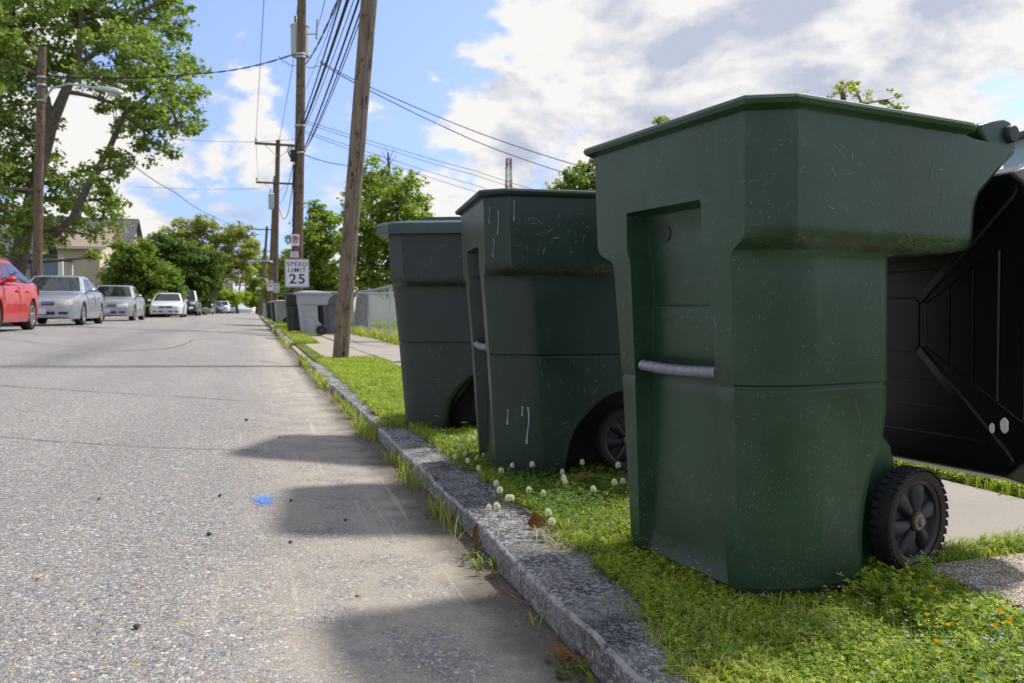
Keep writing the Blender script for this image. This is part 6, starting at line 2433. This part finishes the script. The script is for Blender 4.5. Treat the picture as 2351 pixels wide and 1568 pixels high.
def blades(X, Y, Z, h, w, colors, lean=0.5, rng=RNG):
    n = len(X)
    a = rng.uniform(0, 2 * np.pi, n)
    dirv = np.stack([np.cos(a), np.sin(a), np.zeros(n)], 1)
    sidev = np.stack([-np.sin(a), np.cos(a), np.zeros(n)], 1)
    ln = (rng.random(n) ** 0.8 * lean * 1.6)[:, None]
    P = np.stack([X, Y, Z], 1)
    hh = h[:, None]
    up = np.array([[0, 0, 1.0]])
    p1 = P + up * hh * 0.45 + dirv * hh * ln * 0.18
    p2 = P + up * hh * 0.80 + dirv * hh * ln * 0.55
    p3 = P + up * hh * (1.0 - 0.25 * np.clip(ln, 0, 1)) + dirv * hh * ln * 1.05
    ww = w[:, None]
    V = np.stack([P - sidev * ww * 0.5, P + sidev * ww * 0.5, p1 - sidev * ww * 0.5, p1 + sidev * ww * 0.5, p2 - sidev * ww * 0.35, p2 + sidev * ww * 0.35, p3], 1).reshape(-1, 3)
    base = (np.arange(n) * 7)[:, None]
    F = np.concatenate([base + np.array([[0, 1, 3]]), base + np.array([[0, 3, 2]]), base + np.array([[2, 3, 5]]), base + np.array([[2, 5, 4]]), base + np.array([[4, 5, 6]])], 0)
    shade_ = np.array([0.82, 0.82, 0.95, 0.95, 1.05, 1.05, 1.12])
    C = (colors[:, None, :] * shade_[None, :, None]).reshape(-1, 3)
    return V, F, C


def grass_cols(X, Y, n, dry=0.15):
    g0, g1, g2 = np.array([0.21, 0.31, 0.036]), np.array([0.39, 0.46, 0.060]), np.array([0.56, 0.50, 0.22])
    m_ = np.clip(0.5 + 0.5 * wav(X, Y, 0.6) + RNG.normal(0, 0.3, n), 0, 1)[:, None]
    c = g0 * (1 - m_) + g1 * m_
    d = (RNG.random(n) < dry * (1 + 0.9 * wav(X, Y, 0.9)))[:, None]
    c = np.where(d, g2 * RNG.uniform(0.7, 1.1, (n, 1)), c)
    return c * RNG.uniform(0.8, 1.2, (n, 1))


def ground_h(X):
    return np.where(X < 0.845, 0.078, np.where(X < 1.53, 0.057, 0.062))


VV, FF, CC = [], [], []
off = 0


def push(V, F, C):
    global off
    VV.append(V)
    FF.append(F + off)
    CC.append(C)
    off += len(V)


def ragged(Y, s, amp):
    return amp * (np.sin(Y * 11 * s) + 0.7 * np.sin(Y * 27 * s + 1) + 0.5 * np.sin(Y * 61 * s + 2))


def kerb_back(Y):
    return np.interp(Y, [0, 1.1, 1.45, 1.8, 3.3, 4.1, 4.45, 7, 10, 60], [0.68, 0.705, 0.78, 0.835, 0.825, 0.80, 0.71, 0.76, 0.77, 0.77]) - 0.035


def verge(n, y0, y1, hmin, hmax, w, dry, x0=0.68, x1=1.56, lean=0.6):
    X, Y = field(n, x0, x1, y0, y1)
    keep = (X > kerb_back(Y) + ragged(Y, 0.8, 0.014)) & (X > x0 - 0.05) & (X < x1 - 0.075 + ragged(Y, 0.7, 0.02)) & ~in_cart(X, Y)
    X, Y = X[keep], Y[keep]
    n = len(X)
    h = RNG.uniform(hmin, hmax, n) * (0.75 + 0.45 * np.clip(wav(X, Y, 1.1), -0.6, 1.2))
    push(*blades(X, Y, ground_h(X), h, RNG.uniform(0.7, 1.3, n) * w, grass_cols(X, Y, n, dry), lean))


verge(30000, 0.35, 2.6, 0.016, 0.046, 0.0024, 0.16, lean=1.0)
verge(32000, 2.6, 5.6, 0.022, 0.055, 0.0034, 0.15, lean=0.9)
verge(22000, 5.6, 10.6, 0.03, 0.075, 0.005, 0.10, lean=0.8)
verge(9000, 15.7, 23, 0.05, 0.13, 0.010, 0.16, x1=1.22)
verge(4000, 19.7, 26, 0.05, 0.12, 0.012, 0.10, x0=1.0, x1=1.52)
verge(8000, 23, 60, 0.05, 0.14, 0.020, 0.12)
# tufts overhanging the kerb
for (ty, tx, k) in ((1.12, 0.72, 150), (1.40, 0.775, 220), (1.98, 0.80, 220), (0.95, 0.70, 120), (4.36, 0.70, 420), (4.28, 0.76, 260), (2.45, 0.82, 150), (3.2, 0.82, 160)):
    X = RNG.normal(tx, 0.035, k)
    Y = RNG.normal(ty, 0.06, k)
    h = RNG.uniform(0.02, 0.05, k)
    push(*blades(X, Y, np.full(k, 0.062), h, np.full(k, 0.0026), grass_cols(X, Y, k, 0.35), 1.3))
# grass in the pavement joint and along the far pavement edge
k = 2600
X = RNG.uniform(1.53, 2.45, k)
Y = RNG.normal(1.585, 0.032, k)
push(*blades(X, Y, np.full(k, 0.06), RNG.uniform(0.02, 0.055, k) * (0.7 + 0.5 * np.abs(wav(X * 1.5, Y, 1.0))), np.full(k, 0.0034), grass_cols(X, Y, k, 0.08), 1.0))
k = 26000
X = RNG.uniform(2.40, 4.3, k) ** 1.0
Y = RNG.uniform(0.8, 8.0, k)
keep = X > 2.44 + ragged(Y, 0.5, 0.02)
X, Y = X[keep], Y[keep]
push(*blades(X, Y, np.full(len(X), 0.06), RNG.uniform(0.04, 0.09, len(X)), np.full(len(X), 0.006), grass_cols(X, Y, len(X), 0.05) * 0.9, 0.8))
k = 9000
X = RNG.uniform(2.42, 3.6, k)
Y = RNG.uniform(8, 23, k)
push(*blades(X, Y, np.full(k, 0.06), RNG.uniform(0.08, 0.26, k) * np.where(X < 2.9, 1, 0.6), np.full(k, 0.012), grass_cols(X, Y, k, 0.30), 0.5))
k = 22000
X = RNG.uniform(3.6, 16, k)
Y = RNG.uniform(4, 45, k)
push(*blades(X, Y, np.full(k, 0.06), RNG.uniform(0.05, 0.14, k), np.full(k, 0.02), grass_cols(X, Y, k, 0.1), 0.5))
# left verge
k = 12000
X = RNG.uniform(-8.15, -6.78, k)
Y = RNG.uniform(12, 75, k)
push(*blades(X, Y, np.full(k, 0.34), RNG.uniform(0.05, 0.15, k), np.full(k, 0.03), grass_cols(X, Y, k, 0.12), 0.5))
gr = np_mesh('grass', np.concatenate(VV), np.concatenate(FF), M['grass'], None, np.concatenate(CC))
tag(gr, 'short sunlit green grass covering the verges and yards', 'grass', kind='stuff')


# --- low weeds with whorled leaflets
def whorls(X, Y, Z, h, leaf, colors, levels=3, per=5, rng=RNG, wide=0.22):
    n = len(X)
    Vs, Cs = [], []
    lean = rng.normal(0, 0.35, (n, 2))
    for L_ in range(levels):
        f = (L_ + 1) / levels
        cx = X + lean[:, 0] * h * f
        cy = Y + lean[:, 1] * h * f
        cz = Z + h * f
        a0 = rng.uniform(0, 2 * np.pi, n)
        for k in range(per):
            a = a0 + 2 * np.pi * k / per + rng.normal(0, 0.15, n)
            tilt = rng.normal(0.25, 0.3, n)
            l = leaf * rng.uniform(0.7, 1.25, n) * (1.1 - 0.3 * f)
            d = np.stack([np.cos(a) * np.cos(tilt), np.sin(a) * np.cos(tilt), np.sin(tilt)], 1)
            s = np.stack([-np.sin(a), np.cos(a), np.zeros(n)], 1)
            c = np.stack([cx, cy, cz], 1)
            l3 = l[:, None]
            Vs.append(np.stack([c, c + d * l3 * 0.6 + s * l3 * wide, c + d * l3, c + d * l3 * 0.6 - s * l3 * wide], 1).reshape(-1, 3))
            Cs.append(np.repeat(colors * (0.75 + 0.35 * f), 4, axis=0))
    V = np.concatenate(Vs)
    F = np.arange(len(V)).reshape(-1, 4)
    return V, F, np.concatenate(Cs)


VV, FF, CC = [], [], []
off = 0


def weeds(n, x0, x1, y0, y1, h, leaf, levels=3, per=5, dens=None):
    X, Y = field(n, x0, x1, y0, y1)
    keep = (X > np.maximum(x0 + 0.03, kerb_back(Y)) + ragged(Y, 0.9, 0.014)) & ~in_cart(X, Y)
    if dens is not None:
        keep &= RNG.random(n) < dens(X, Y)
    X, Y = X[keep], Y[keep]
    n = len(X)
    g0, g1, g2 = np.array([0.17, 0.28, 0.030]), np.array([0.34, 0.45, 0.050]), np.array([0.50, 0.53, 0.085])
    m_ = np.clip(0.5 + 0.45 * wav(X + 3, Y, 0.8) + RNG.normal(0, 0.25, n), 0, 1)[:, None]
    c = g0 * (1 - m_) + g1 * m_
    c = np.where((RNG.random(n) < 0.18)[:, None], g2, c) * RNG.uniform(0.8, 1.2, (n, 1))
    hh = RNG.uniform(0.5, 1.2, n) * h * (0.8 + 0.5 * np.clip(wav(X, Y + 2, 1.0), -0.5, 1))
    push(*whorls(X, Y, ground_h(X), hh, leaf, c, levels, per))


weeds(18000, 0.66, 1.495, 0.35, 2.7, 0.030, 0.0088)
weeds(10000, 0.66, 1.54, 2.7, 5.4, 0.036, 0.014, levels=2)
weeds(1900, 1.22, 1.50, 0.9, 1.62, 0.046, 0.011)
weeds(380, 1.22, 1.45, 1.18, 1.50, 0.080, 0.012, levels=5, per=6)
weeds(5200, 0.745, 1.54, 5.4, 10.4, 0.04, 0.022, levels=2, per=4)
# broad clover leaves in patches
for (cx_, cy_, sx_, sy_, k) in ((0.86, 2.95, 0.07, 0.22, 620), (0.95, 2.45, 0.10, 0.16, 420), (0.86, 2.25, 0.06, 0.12, 260), (1.15, 2.55, 0.14, 0.12, 360), (0.84, 3.5, 0.06, 0.25, 240), (1.0, 1.95, 0.12, 0.15, 200), (1.25, 1.0, 0.2, 0.15, 160), (0.9, 5.2, 0.1, 0.5, 300)):
    X, Y = RNG.normal(cx_, sx_, k), RNG.normal(cy_, sy_, k)
    keep = (X > kerb_back(Y)) & (X < 1.5) & ~in_cart(X, Y)
    X, Y = X[keep], Y[keep]
    c = np.array([0.085, 0.17, 0.030]) * RNG.uniform(0.75, 1.5, (len(X), 1))
    push(*whorls(X, Y, ground_h(X), RNG.uniform(0.035, 0.065, len(X)), 0.0115, c, 1, 3, wide=0.48))
weeds(6000, 2.44, 3.6, 1.2, 5.0, 0.05, 0.030, levels=2, per=5)
wd = np_mesh('low_weeds', np.concatenate(VV), np.concatenate(FF), M['grass'], None, np.concatenate(CC))
tag(wd, 'low whorled weeds and bedstraw among the verge grass', 'weeds', kind='stuff')

# --- tiny blue and yellow flowers
def tiny_flowers(name, label, n, x0, x1, y0, y1, z0, z1, size, cols, dens=None):
    X, Y = field(n, x0, x1, y0, y1)
    keep = ~in_cart(X, Y)
    if dens is not None:
        keep &= RNG.random(n) < dens(X, Y)
    X, Y = X[keep], Y[keep]
    n = len(X)
    Z = RNG.uniform(z0, z1, n)
    Vs = []
    for k in range(4):
        a = k * np.pi / 2 + RNG.uniform(0, 0.5, n)
        l = size * RNG.uniform(0.8, 1.2, n)
        tl = RNG.normal(0.3, 0.25, n)
        d = np.stack([np.cos(a) * np.cos(tl), np.sin(a) * np.cos(tl), np.sin(tl)], 1) * l[:, None]
        s = np.stack([-np.sin(a), np.cos(a), np.zeros(n)], 1) * l[:, None] * 0.4
        c = np.stack([X, Y, Z], 1)
        Vs.append(np.stack([c, c + d * 0.6 + s, c + d, c + d * 0.6 - s], 1).reshape(-1, 3))
    V = np.concatenate(Vs)
    F = np.arange(len(V)).reshape(-1, 4)
    col = np.tile(np.repeat(np.array(cols)[RNG.integers(0, len(cols), n)], 4, axis=0), (4, 1))
    o = np_mesh(name, V, F, M['petal'], None, col)
    tag(o, label, 'flowers', kind='stuff')


tiny_flowers('blue_flowers', 'pinprick pale blue flowers sprinkled over the near verge', 1700, 0.86, 1.55, 0.4, 3.2, 0.080, 0.112, 0.0042, [(0.34, 0.36, 0.78), (0.45, 0.46, 0.85)], lambda X, Y: np.clip((X - 0.85) * 1.7, 0.1, 1))
tiny_flowers('yellow_flowers', 'tiny yellow clover heads dotted through the near verge', 420, 0.84, 1.5, 0.4, 4.5, 0.078, 0.105, 0.0048, [(0.62, 0.50, 0.03), (0.70, 0.56, 0.06)])

# --- weeds growing in the channel at the kerb foot
VV, FF, CC = [], [], []
off = 0
for (yy, k, hh) in ((6.1, 60, 0.12), (5.55, 60, 0.12), (5.15, 70, 0.12), (4.75, 80, 0.11), (4.48, 150, 0.10), (4.32, 90, 0.09), (3.62, 40, 0.11), (3.22, 34, 0.14), (3.03, 26, 0.12), (2.66, 30, 0.11), (2.52, 26, 0.10), (2.34, 10, 0.10), (2.05, 14, 0.05), (1.62, 8, 0.05), (1.36, 18, 0.05), (7.4, 90, 0.14), (7.9, 60, 0.14), (8.6, 30, 0.10), (9.9, 90, 0.16), (10.4, 100, 0.16), (15.4, 160, 0.16), (17, 50, 0.16), (19, 90, 0.18), (25, 150, 0.2)):
    X = RNG.normal(0.585, 0.018, k)
    Y = RNG.normal(yy, 0.055 if yy < 7 else 0.3, k)
    h = RNG.uniform(0.25, 1.0, k) * hh
    push(*blades(X, Y, np.full(k, 0.0), h, np.full(k, 0.0042 if yy < 7 else 0.01), grass_cols(X, Y, k, 0.30) * 0.9, 0.7))
gw_ = np_mesh('channel_weeds', np.concatenate(VV), np.concatenate(FF), M['grass'], None, np.concatenate(CC))
tag(gw_, 'thin ragged weeds growing where road meets the kerb stones', 'weeds', kind='stuff')
VV, FF, CC = [], [], []
off = 0
for (yy, k, hh) in ((1.40, 14, 0.022), (2.08, 16, 0.022), (2.62, 14, 0.035), (1.16, 10, 0.02), (9.0, 60, 0.08), (10.2, 60, 0.12)):
    X = RNG.normal(0.575, 0.02, k)
    Y = RNG.normal(yy, 0.05, k)
    c = np.array([0.11, 0.19, 0.03]) * RNG.uniform(0.7, 1.3, (k, 1))
    push(*whorls(X, Y, np.zeros(k), np.full(k, hh), 0.010, c, 3, 5))
sw = np_mesh('channel_sprouts', np.concatenate(VV), np.concatenate(FF), M['grass'], None, np.concatenate(CC))
tag(sw, 'small leafy sprouts in the dirt at the kerb foot', 'weeds', kind='stuff')

# ------------------------------------------------------------------ small things one could pick up
M['clover_white'] = leaf_mat('clover_petal', 0.3, 0.6, False, (0.86, 0.85, 0.80))
M['stem_green'] = plain('stem_green', (0.10, 0.20, 0.03), 0.6)
M['orange_petal'] = leaf_mat('orange_petal', 0.3, 0.5, False, (0.80, 0.40, 0.015))
M['dead_leaf'] = plain('dead_leaf', (0.23, 0.105, 0.035), 0.75, var=0.45, vs=35, bump=0.2, bs=80)
M['twig'] = plain('dry_twig', (0.22, 0.13, 0.07), 0.8, var=0.4, vs=30)
M['pebble_dark'] = plain('dark_pebble', (0.035, 0.036, 0.045), 0.7, var=0.5, vs=90, bump=0.5, bs=200)
M['pebble_orange'] = plain('orange_grit', (0.50, 0.24, 0.06), 0.7)

rr = random.Random(99)
proto = thing('clover_flower', 'white clover flower head standing above the grass', 'flower', (0, 0, 0), 0, 'white clover flowers on the verge')
hb = MB()
for k in range(46):
    zz = 1 - 1.75 * (k + 0.5) / 46
    a = k * 2.39996
    r_ = math.sqrt(max(0, 1 - zz * zz))
    d = Vector((r_ * math.cos(a), r_ * math.sin(a), zz))
    d2 = (d + Vector((0, 0, 0.55))).normalized()
    s = d2.cross(Vector((0, 0, 1)) if abs(d2.z) < 0.95 else Vector((1, 0, 0))).normalized()
    u = s.cross(d2)
    b0 = d * 0.0045
    tip = d * 0.0105 + d2 * 0.0042
    w = 0.0021
    i0 = [hb.vert(b0 + s * w), hb.vert(b0 - s * w * 0.5 + u * w), hb.vert(b0 - s * w * 0.5 - u * w)]
    m0 = lerp(0, 1, 0.6)
    c = b0.lerp(tip, m0)
    i1 = [hb.vert(c + s * w * 1.1), hb.vert(c - s * w * 0.55 + u * w), hb.vert(c - s * w * 0.55 - u * w)]
    it = hb.vert(tip)
    for j in range(3):
        hb.face((i0[j], i0[(j + 1) % 3], i1[(j + 1) % 3], i1[j]))
        hb.face((i1[j], i1[(j + 1) % 3], it))
hd_ = hb.build('flower_head', M['clover_white'], proto, smooth=0)
hd_.location = (0, 0, 0.072)
st = MB()
st.tube([(0.004, 0.002, 0), (0.001, 0.001, 0.04), (0, 0, 0.068)], 0.0011, 5)
st.build('stem', M['stem_green'], proto)
spots = [(905, 48), (878, 72), (815, 88), (872, 95), (915, 80), (710, 148), (800, 190), (825, 130), (890, 215), (955, 178), (925, 190), (912, 195), (940, 262), (865, 170), (1088, 272), (1127, 240), (1272, 248), (1437, 278), (1448, 325), (1460, 352),
         (1238, 392), (1055, 395), (1090, 440), (1118, 435), (1065, 490), (1632, 395), (1350, 545), (1370, 580), (1315, 415), (1798, 250), (1795, 330), (1770, 350), (1565, 232), (1030, 360), (990, 495)]
for i, (a, b) in enumerate(spots):
    sx_, sy_ = (1300 + a / 1.519) * 0.574, (1700 + b / 1.519) * 0.574
    p = on(sx_, sy_, 0.130)
    o = proto if i == 0 else copy_of(proto)
    o.location = (p.x, p.y, 0.058)
    k = rr.uniform(0.48, 0.7) if b < 300 and a < 1000 else rr.uniform(0.60, 0.85)
    o.scale = (k, k, rr.uniform(0.92, 1.06))
    o.rotation_euler = (rr.uniform(-0.15, 0.15), rr.uniform(-0.15, 0.15), rr.uniform(0, 6))

fp = thing('orange_flower', 'orange yellow five petalled flower low in the near grass', 'flower', (0, 0, 0), 0, 'orange flowers on the verge')
for k in range(5):
    a = 2 * math.pi * k / 5
    d = Vector((math.cos(a), math.sin(a), 0.45)).normalized()
    s = Vector((-math.sin(a), math.cos(a), 0))
    pb = MB()
    rows = []
    for f, w in ((0, 0.001), (0.45, 0.0038), (0.8, 0.0048), (1.0, 0.0022)):
        c = d * 0.0105 * f + Vector((0, 0, 0.002 * math.sin(f * 2)))
        rows.append([c - s * w, c + Vector((0, 0, -0.0006)), c + s * w])
    pb.loft(rows, False, False, closed=False)
    po = pb.build('petal', M['orange_petal'], fp, smooth=60)
    po.location = (0, 0, 0.045)
st = MB()
st.tube([(0.003, 0, 0), (0, 0, 0.046)], 0.001, 5)
st.build('stem', M['stem_green'], fp)
ORANGE = ('open orange flower left of the orange pair near the pebbled slab', 'left orange flower of the pair below the pebbled slab', 'right orange flower of the pair below the pebbled slab',
          'lowest orange flower, standing under the other open ones', 'half closed orange flower hanging between the open ones', 'small orange flower far right toward the picture edge',
          'small orange flower just left of the far right one', 'orange flower highest up, nearest the cart wheel', 'orange flower cut close to the right picture edge')
for i, (a, b) in enumerate(((697, 1122), (1012, 1070), (1108, 1055), (710, 1288), (918, 1183), (1225, 1170), (1180, 1180), (715, 925), (1335, 1150))):
    sx_, sy_ = (3300 + a / 1.682) * 0.574, (1800 + b / 1.682) * 0.574
    p = on(sx_, sy_, 0.115)
    o = fp if i == 0 else copy_of(fp)
    o.location = (p.x, p.y, 0.068)
    k = rr.uniform(0.55, 0.8)
    o.scale = (k, k, 1.0)
    o['label'] = ORANGE[i]
    o.rotation_euler = (rr.uniform(-0.7, 0.1), rr.uniform(-0.3, 0.3), rr.uniform(0, 6))


def dead_leaf(label, p, L_, w, rot, curl=0.5):
    t_ = MB()
    rows = []
    for i in range(9):
        f = i / 8
        ww = w * math.sin(math.pi * min(1, f * 0.92 + 0.05)) ** 0.8
        cz = curl * L_ * (f - 0.4) ** 2
        rows.append([((f - 0.5) * L_, -ww / 2, cz + curl * ww * 0.55), ((f - 0.5) * L_, -ww / 4, cz + curl * ww * 0.12), ((f - 0.5) * L_, 0, cz), ((f - 0.5) * L_, ww / 4, cz + curl * ww * 0.10), ((f - 0.5) * L_, ww / 2, cz + curl * ww * 0.5)])
    t_.loft(rows, False, False, closed=False)
    root = thing('dead_leaf', label, 'leaf', p)
    root.rotation_euler = rot
    t_.build('blade', M['dead_leaf'], root, smooth=60)
    s_ = MB()
    s_.tube([(-L_ * 0.5, 0, curl * L_ * 0.25), (-L_ * 0.72, 0.002, curl * L_ * 0.30), (-L_ * 0.95, 0.012, curl * L_ * 0.2)], 0.0009, 5)
    s_.build('leaf_stalk', M['twig'], root)
    return root


dead_leaf('big curled brown leaf on the road by the kerb at the bottom', on(1285, 1527, 0.008) + Vector((0, 0, 0.008)), 0.046, 0.036, (R(14), R(-10), R(150)), 1.3)
dead_leaf('brown leaf standing on edge against the kerb stone', on(1094, 1240, 0.02) + Vector((0, 0, 0.018)), 0.060, 0.038, (R(15), R(-70), R(80)), 0.4)
dead_leaf('upright brown leaf among the clover on the verge', on(1228, 1202, 0.085), 0.055, 0.05, (R(70), R(10), R(10)), 0.6)
dead_leaf('brown leaf under the middle cart wheel', on(1345, 1098, 0.09), 0.065, 0.05, (R(10), R(-5), R(30)), 0.5)
dead_leaf('small curled leaf in the channel left of the twigs', on(1102, 1258, 0.012), 0.035, 0.022, (R(20), R(-20), R(40)), 0.8)
dead_leaf('reddish leaf caught in the twigs by the kerb', on(1197, 1335, 0.012), 0.045, 0.028, (R(40), R(-20), R(120)), 0.8)
dead_leaf('tan leaf beside the curled leaf at the bottom kerb', on(1318, 1512, 0.012), 0.040, 0.026, (R(60), R(-10), R(80)), 0.6)


def twig(label, pts, r):
    mb = MB()
    mb.tube([on(x, y, z) for x, y, z in pts], [lerp(r, r * 0.5, i / (len(pts) - 1)) for i in range(len(pts))], 6)
    o = mb.build('twig', M['twig'], None)
    tag(o, label, 'twig', 'dry twigs at the kerb')


twig('long reddish twig arching along the kerb foot', [(1135, 1372, 0.006), (1150, 1352, 0.012), (1190, 1375, 0.010), (1230, 1397, 0.006), (1262, 1402, 0.005)], 0.0016)
twig('thin straight twig lying across the channel', [(1140, 1345, 0.006), (1185, 1362, 0.012), (1262, 1385, 0.008)], 0.0014)
twig('short twig hooked at its left end', [(1118, 1372, 0.005), (1135, 1352, 0.015), (1160, 1358, 0.006)], 0.0013)
twig('bent straw stalk leaning from the channel', [(1010, 1175, 0.004), (1030, 1195, 0.012), (1048, 1212, 0.010), (1075, 1220, 0.006)], 0.0014)
twig('dark twig lying in the channel below the stone joint', [(1085, 1275, 0.004), (1100, 1300, 0.012), (1140, 1318, 0.006)], 0.0013)
twig('orange stalk running from the curled leaf to the bottom edge', [(1290, 1540, 0.008), (1310, 1552, 0.006), (1330, 1570, 0.004)], 0.0016)
twig('pair of fine stems beside the bottom curled leaf', [(1255, 1500, 0.004), (1290, 1508, 0.014), (1345, 1535, 0.006)], 0.0012)


def pebble(label, x, y, s, mat='pebble_dark', flat=0.65):
    rr_ = random.Random(int(x * 7 + y))
    z = road_z(on(x, y, 0.02).x)
    p = on(x, y, z)
    mb = MB()
    rings = []
    for i in range(7):
        ph = math.pi * (i + 0.3) / 7.6
        rings.append([(s * math.sin(ph) * math.cos(a) * rr_.uniform(0.8, 1.15), s * math.sin(ph) * math.sin(a) * rr_.uniform(0.8, 1.15), s * flat * (1 - math.cos(ph)) * 0.9) for a in [2 * math.pi * j / 10 for j in range(10)]])
    mb.loft(rings, True, True)
    o = mb.build('pebble', M[mat], None, smooth=50)
    o.location = p + Vector((0, 0, 0.001))
    tag(o, label, 'pebble', 'loose grit on the road')


pebble('dark blue pebble alone at lower left of the road', 314, 1443, 0.0075)
pebble('dark pebble below the blue paint spot', 480, 1229, 0.0075)
pebble('black bit of grit left of the third cart shadow', 566, 966, 0.011)
pebble('orange pebble on the sunny road between cart shadows', 822, 1369, 0.0055, 'pebble_orange')
pebble('dark grit speck right of the blue paint spot', 668, 1151, 0.006)
pebble('dark speck on the road near the left edge of cart shadow', 667, 1247, 0.006)
pebble('dark speck up road left of the blue paint spot', 505, 1140, 0.007)
pebble('dark chip between blue paint and kerb', 793, 1196, 0.006)
pebble('black speck at the left above the lower cart shadow', 227, 1148, 0.006)
pebble('tiny orange grit at far lower left', 88, 1330, 0.0055, 'pebble_orange')
pebble('orange chip beside the kerb shadow further up', 642, 1005, 0.008, 'pebble_orange')
pn = MB()
c = on(686, 904, 0.004)
pn.tube([c + Vector((-0.06, 0.015, 0.005)), c + Vector((0.055, -0.012, 0.005)), c + Vector((0.062, -0.014, 0.005))], [0.006, 0.006, 0.002], 8)
o = pn.build('pen', M['slate_blue'], None)
tag(o, 'dark blue pen shaped stick lying on the road near the kerb', 'pen')


def spray(name, label, x, y, w, d, n, mat, s=0.006, seed=1):
    rr_ = random.Random(seed)
    p = on(x, y, 0.03)
    p.z = 0
    mb = MB()
    for _ in range(n):
        u, v = rr_.gauss(0, 0.30), rr_.gauss(0, 0.33)
        if abs(u) > 0.62 or abs(v) > 0.75 or (abs(u) > 0.45 and rr_.random() < 0.5):
            continue
        q_ = Vector((p.x + u * w, p.y + v * d, 0))
        r_ = s * rr_.uniform(0.4, 1.2)
        k = 6
        a0 = rr_.random() * 6
        z = road_z(q_.x) + 0.004 + 0.0004 * rr_.random()
        mb.poly([(q_.x + r_ * math.cos(a0 + 2 * math.pi * j / k) * rr_.uniform(0.6, 1.2), q_.y + r_ * math.sin(a0 + 2 * math.pi * j / k) * rr_.uniform(0.6, 1.2), z) for j in range(k)])
    o = mb.build(name, mat, None, smooth=0)
    tag(o, label, 'paint mark', kind='thing')


M['spray_blue'] = plain('blue_spray_paint', (0.06, 0.25, 0.75), 0.6, var=0.25, vs=120)
M['spray_green'] = plain('green_spray_paint', (0.10, 0.52, 0.30), 0.6, var=0.2, vs=60)
spray('blue_paint_mark', 'square spot of bright blue spray paint on the near road', 605, 1153, 0.070, 0.130, 620, M['spray_blue'], 0.0027, 3)
spray('blue_paint_mark', 'faint small blue paint fleck far up the road near the kerb', 608, 829, 0.14, 0.35, 40, M['spray_blue'], 0.016, 4)
spray('green_paint_mark', 'green paint dash at the left edge in front of the red car', 22, 789, 0.42, 0.18, 120, M['spray_green'], 0.03, 5)
spray('green_paint_mark', 'second green paint dash right of the left edge one', 66, 792, 0.42, 0.18, 120, M['spray_green'], 0.03, 6)
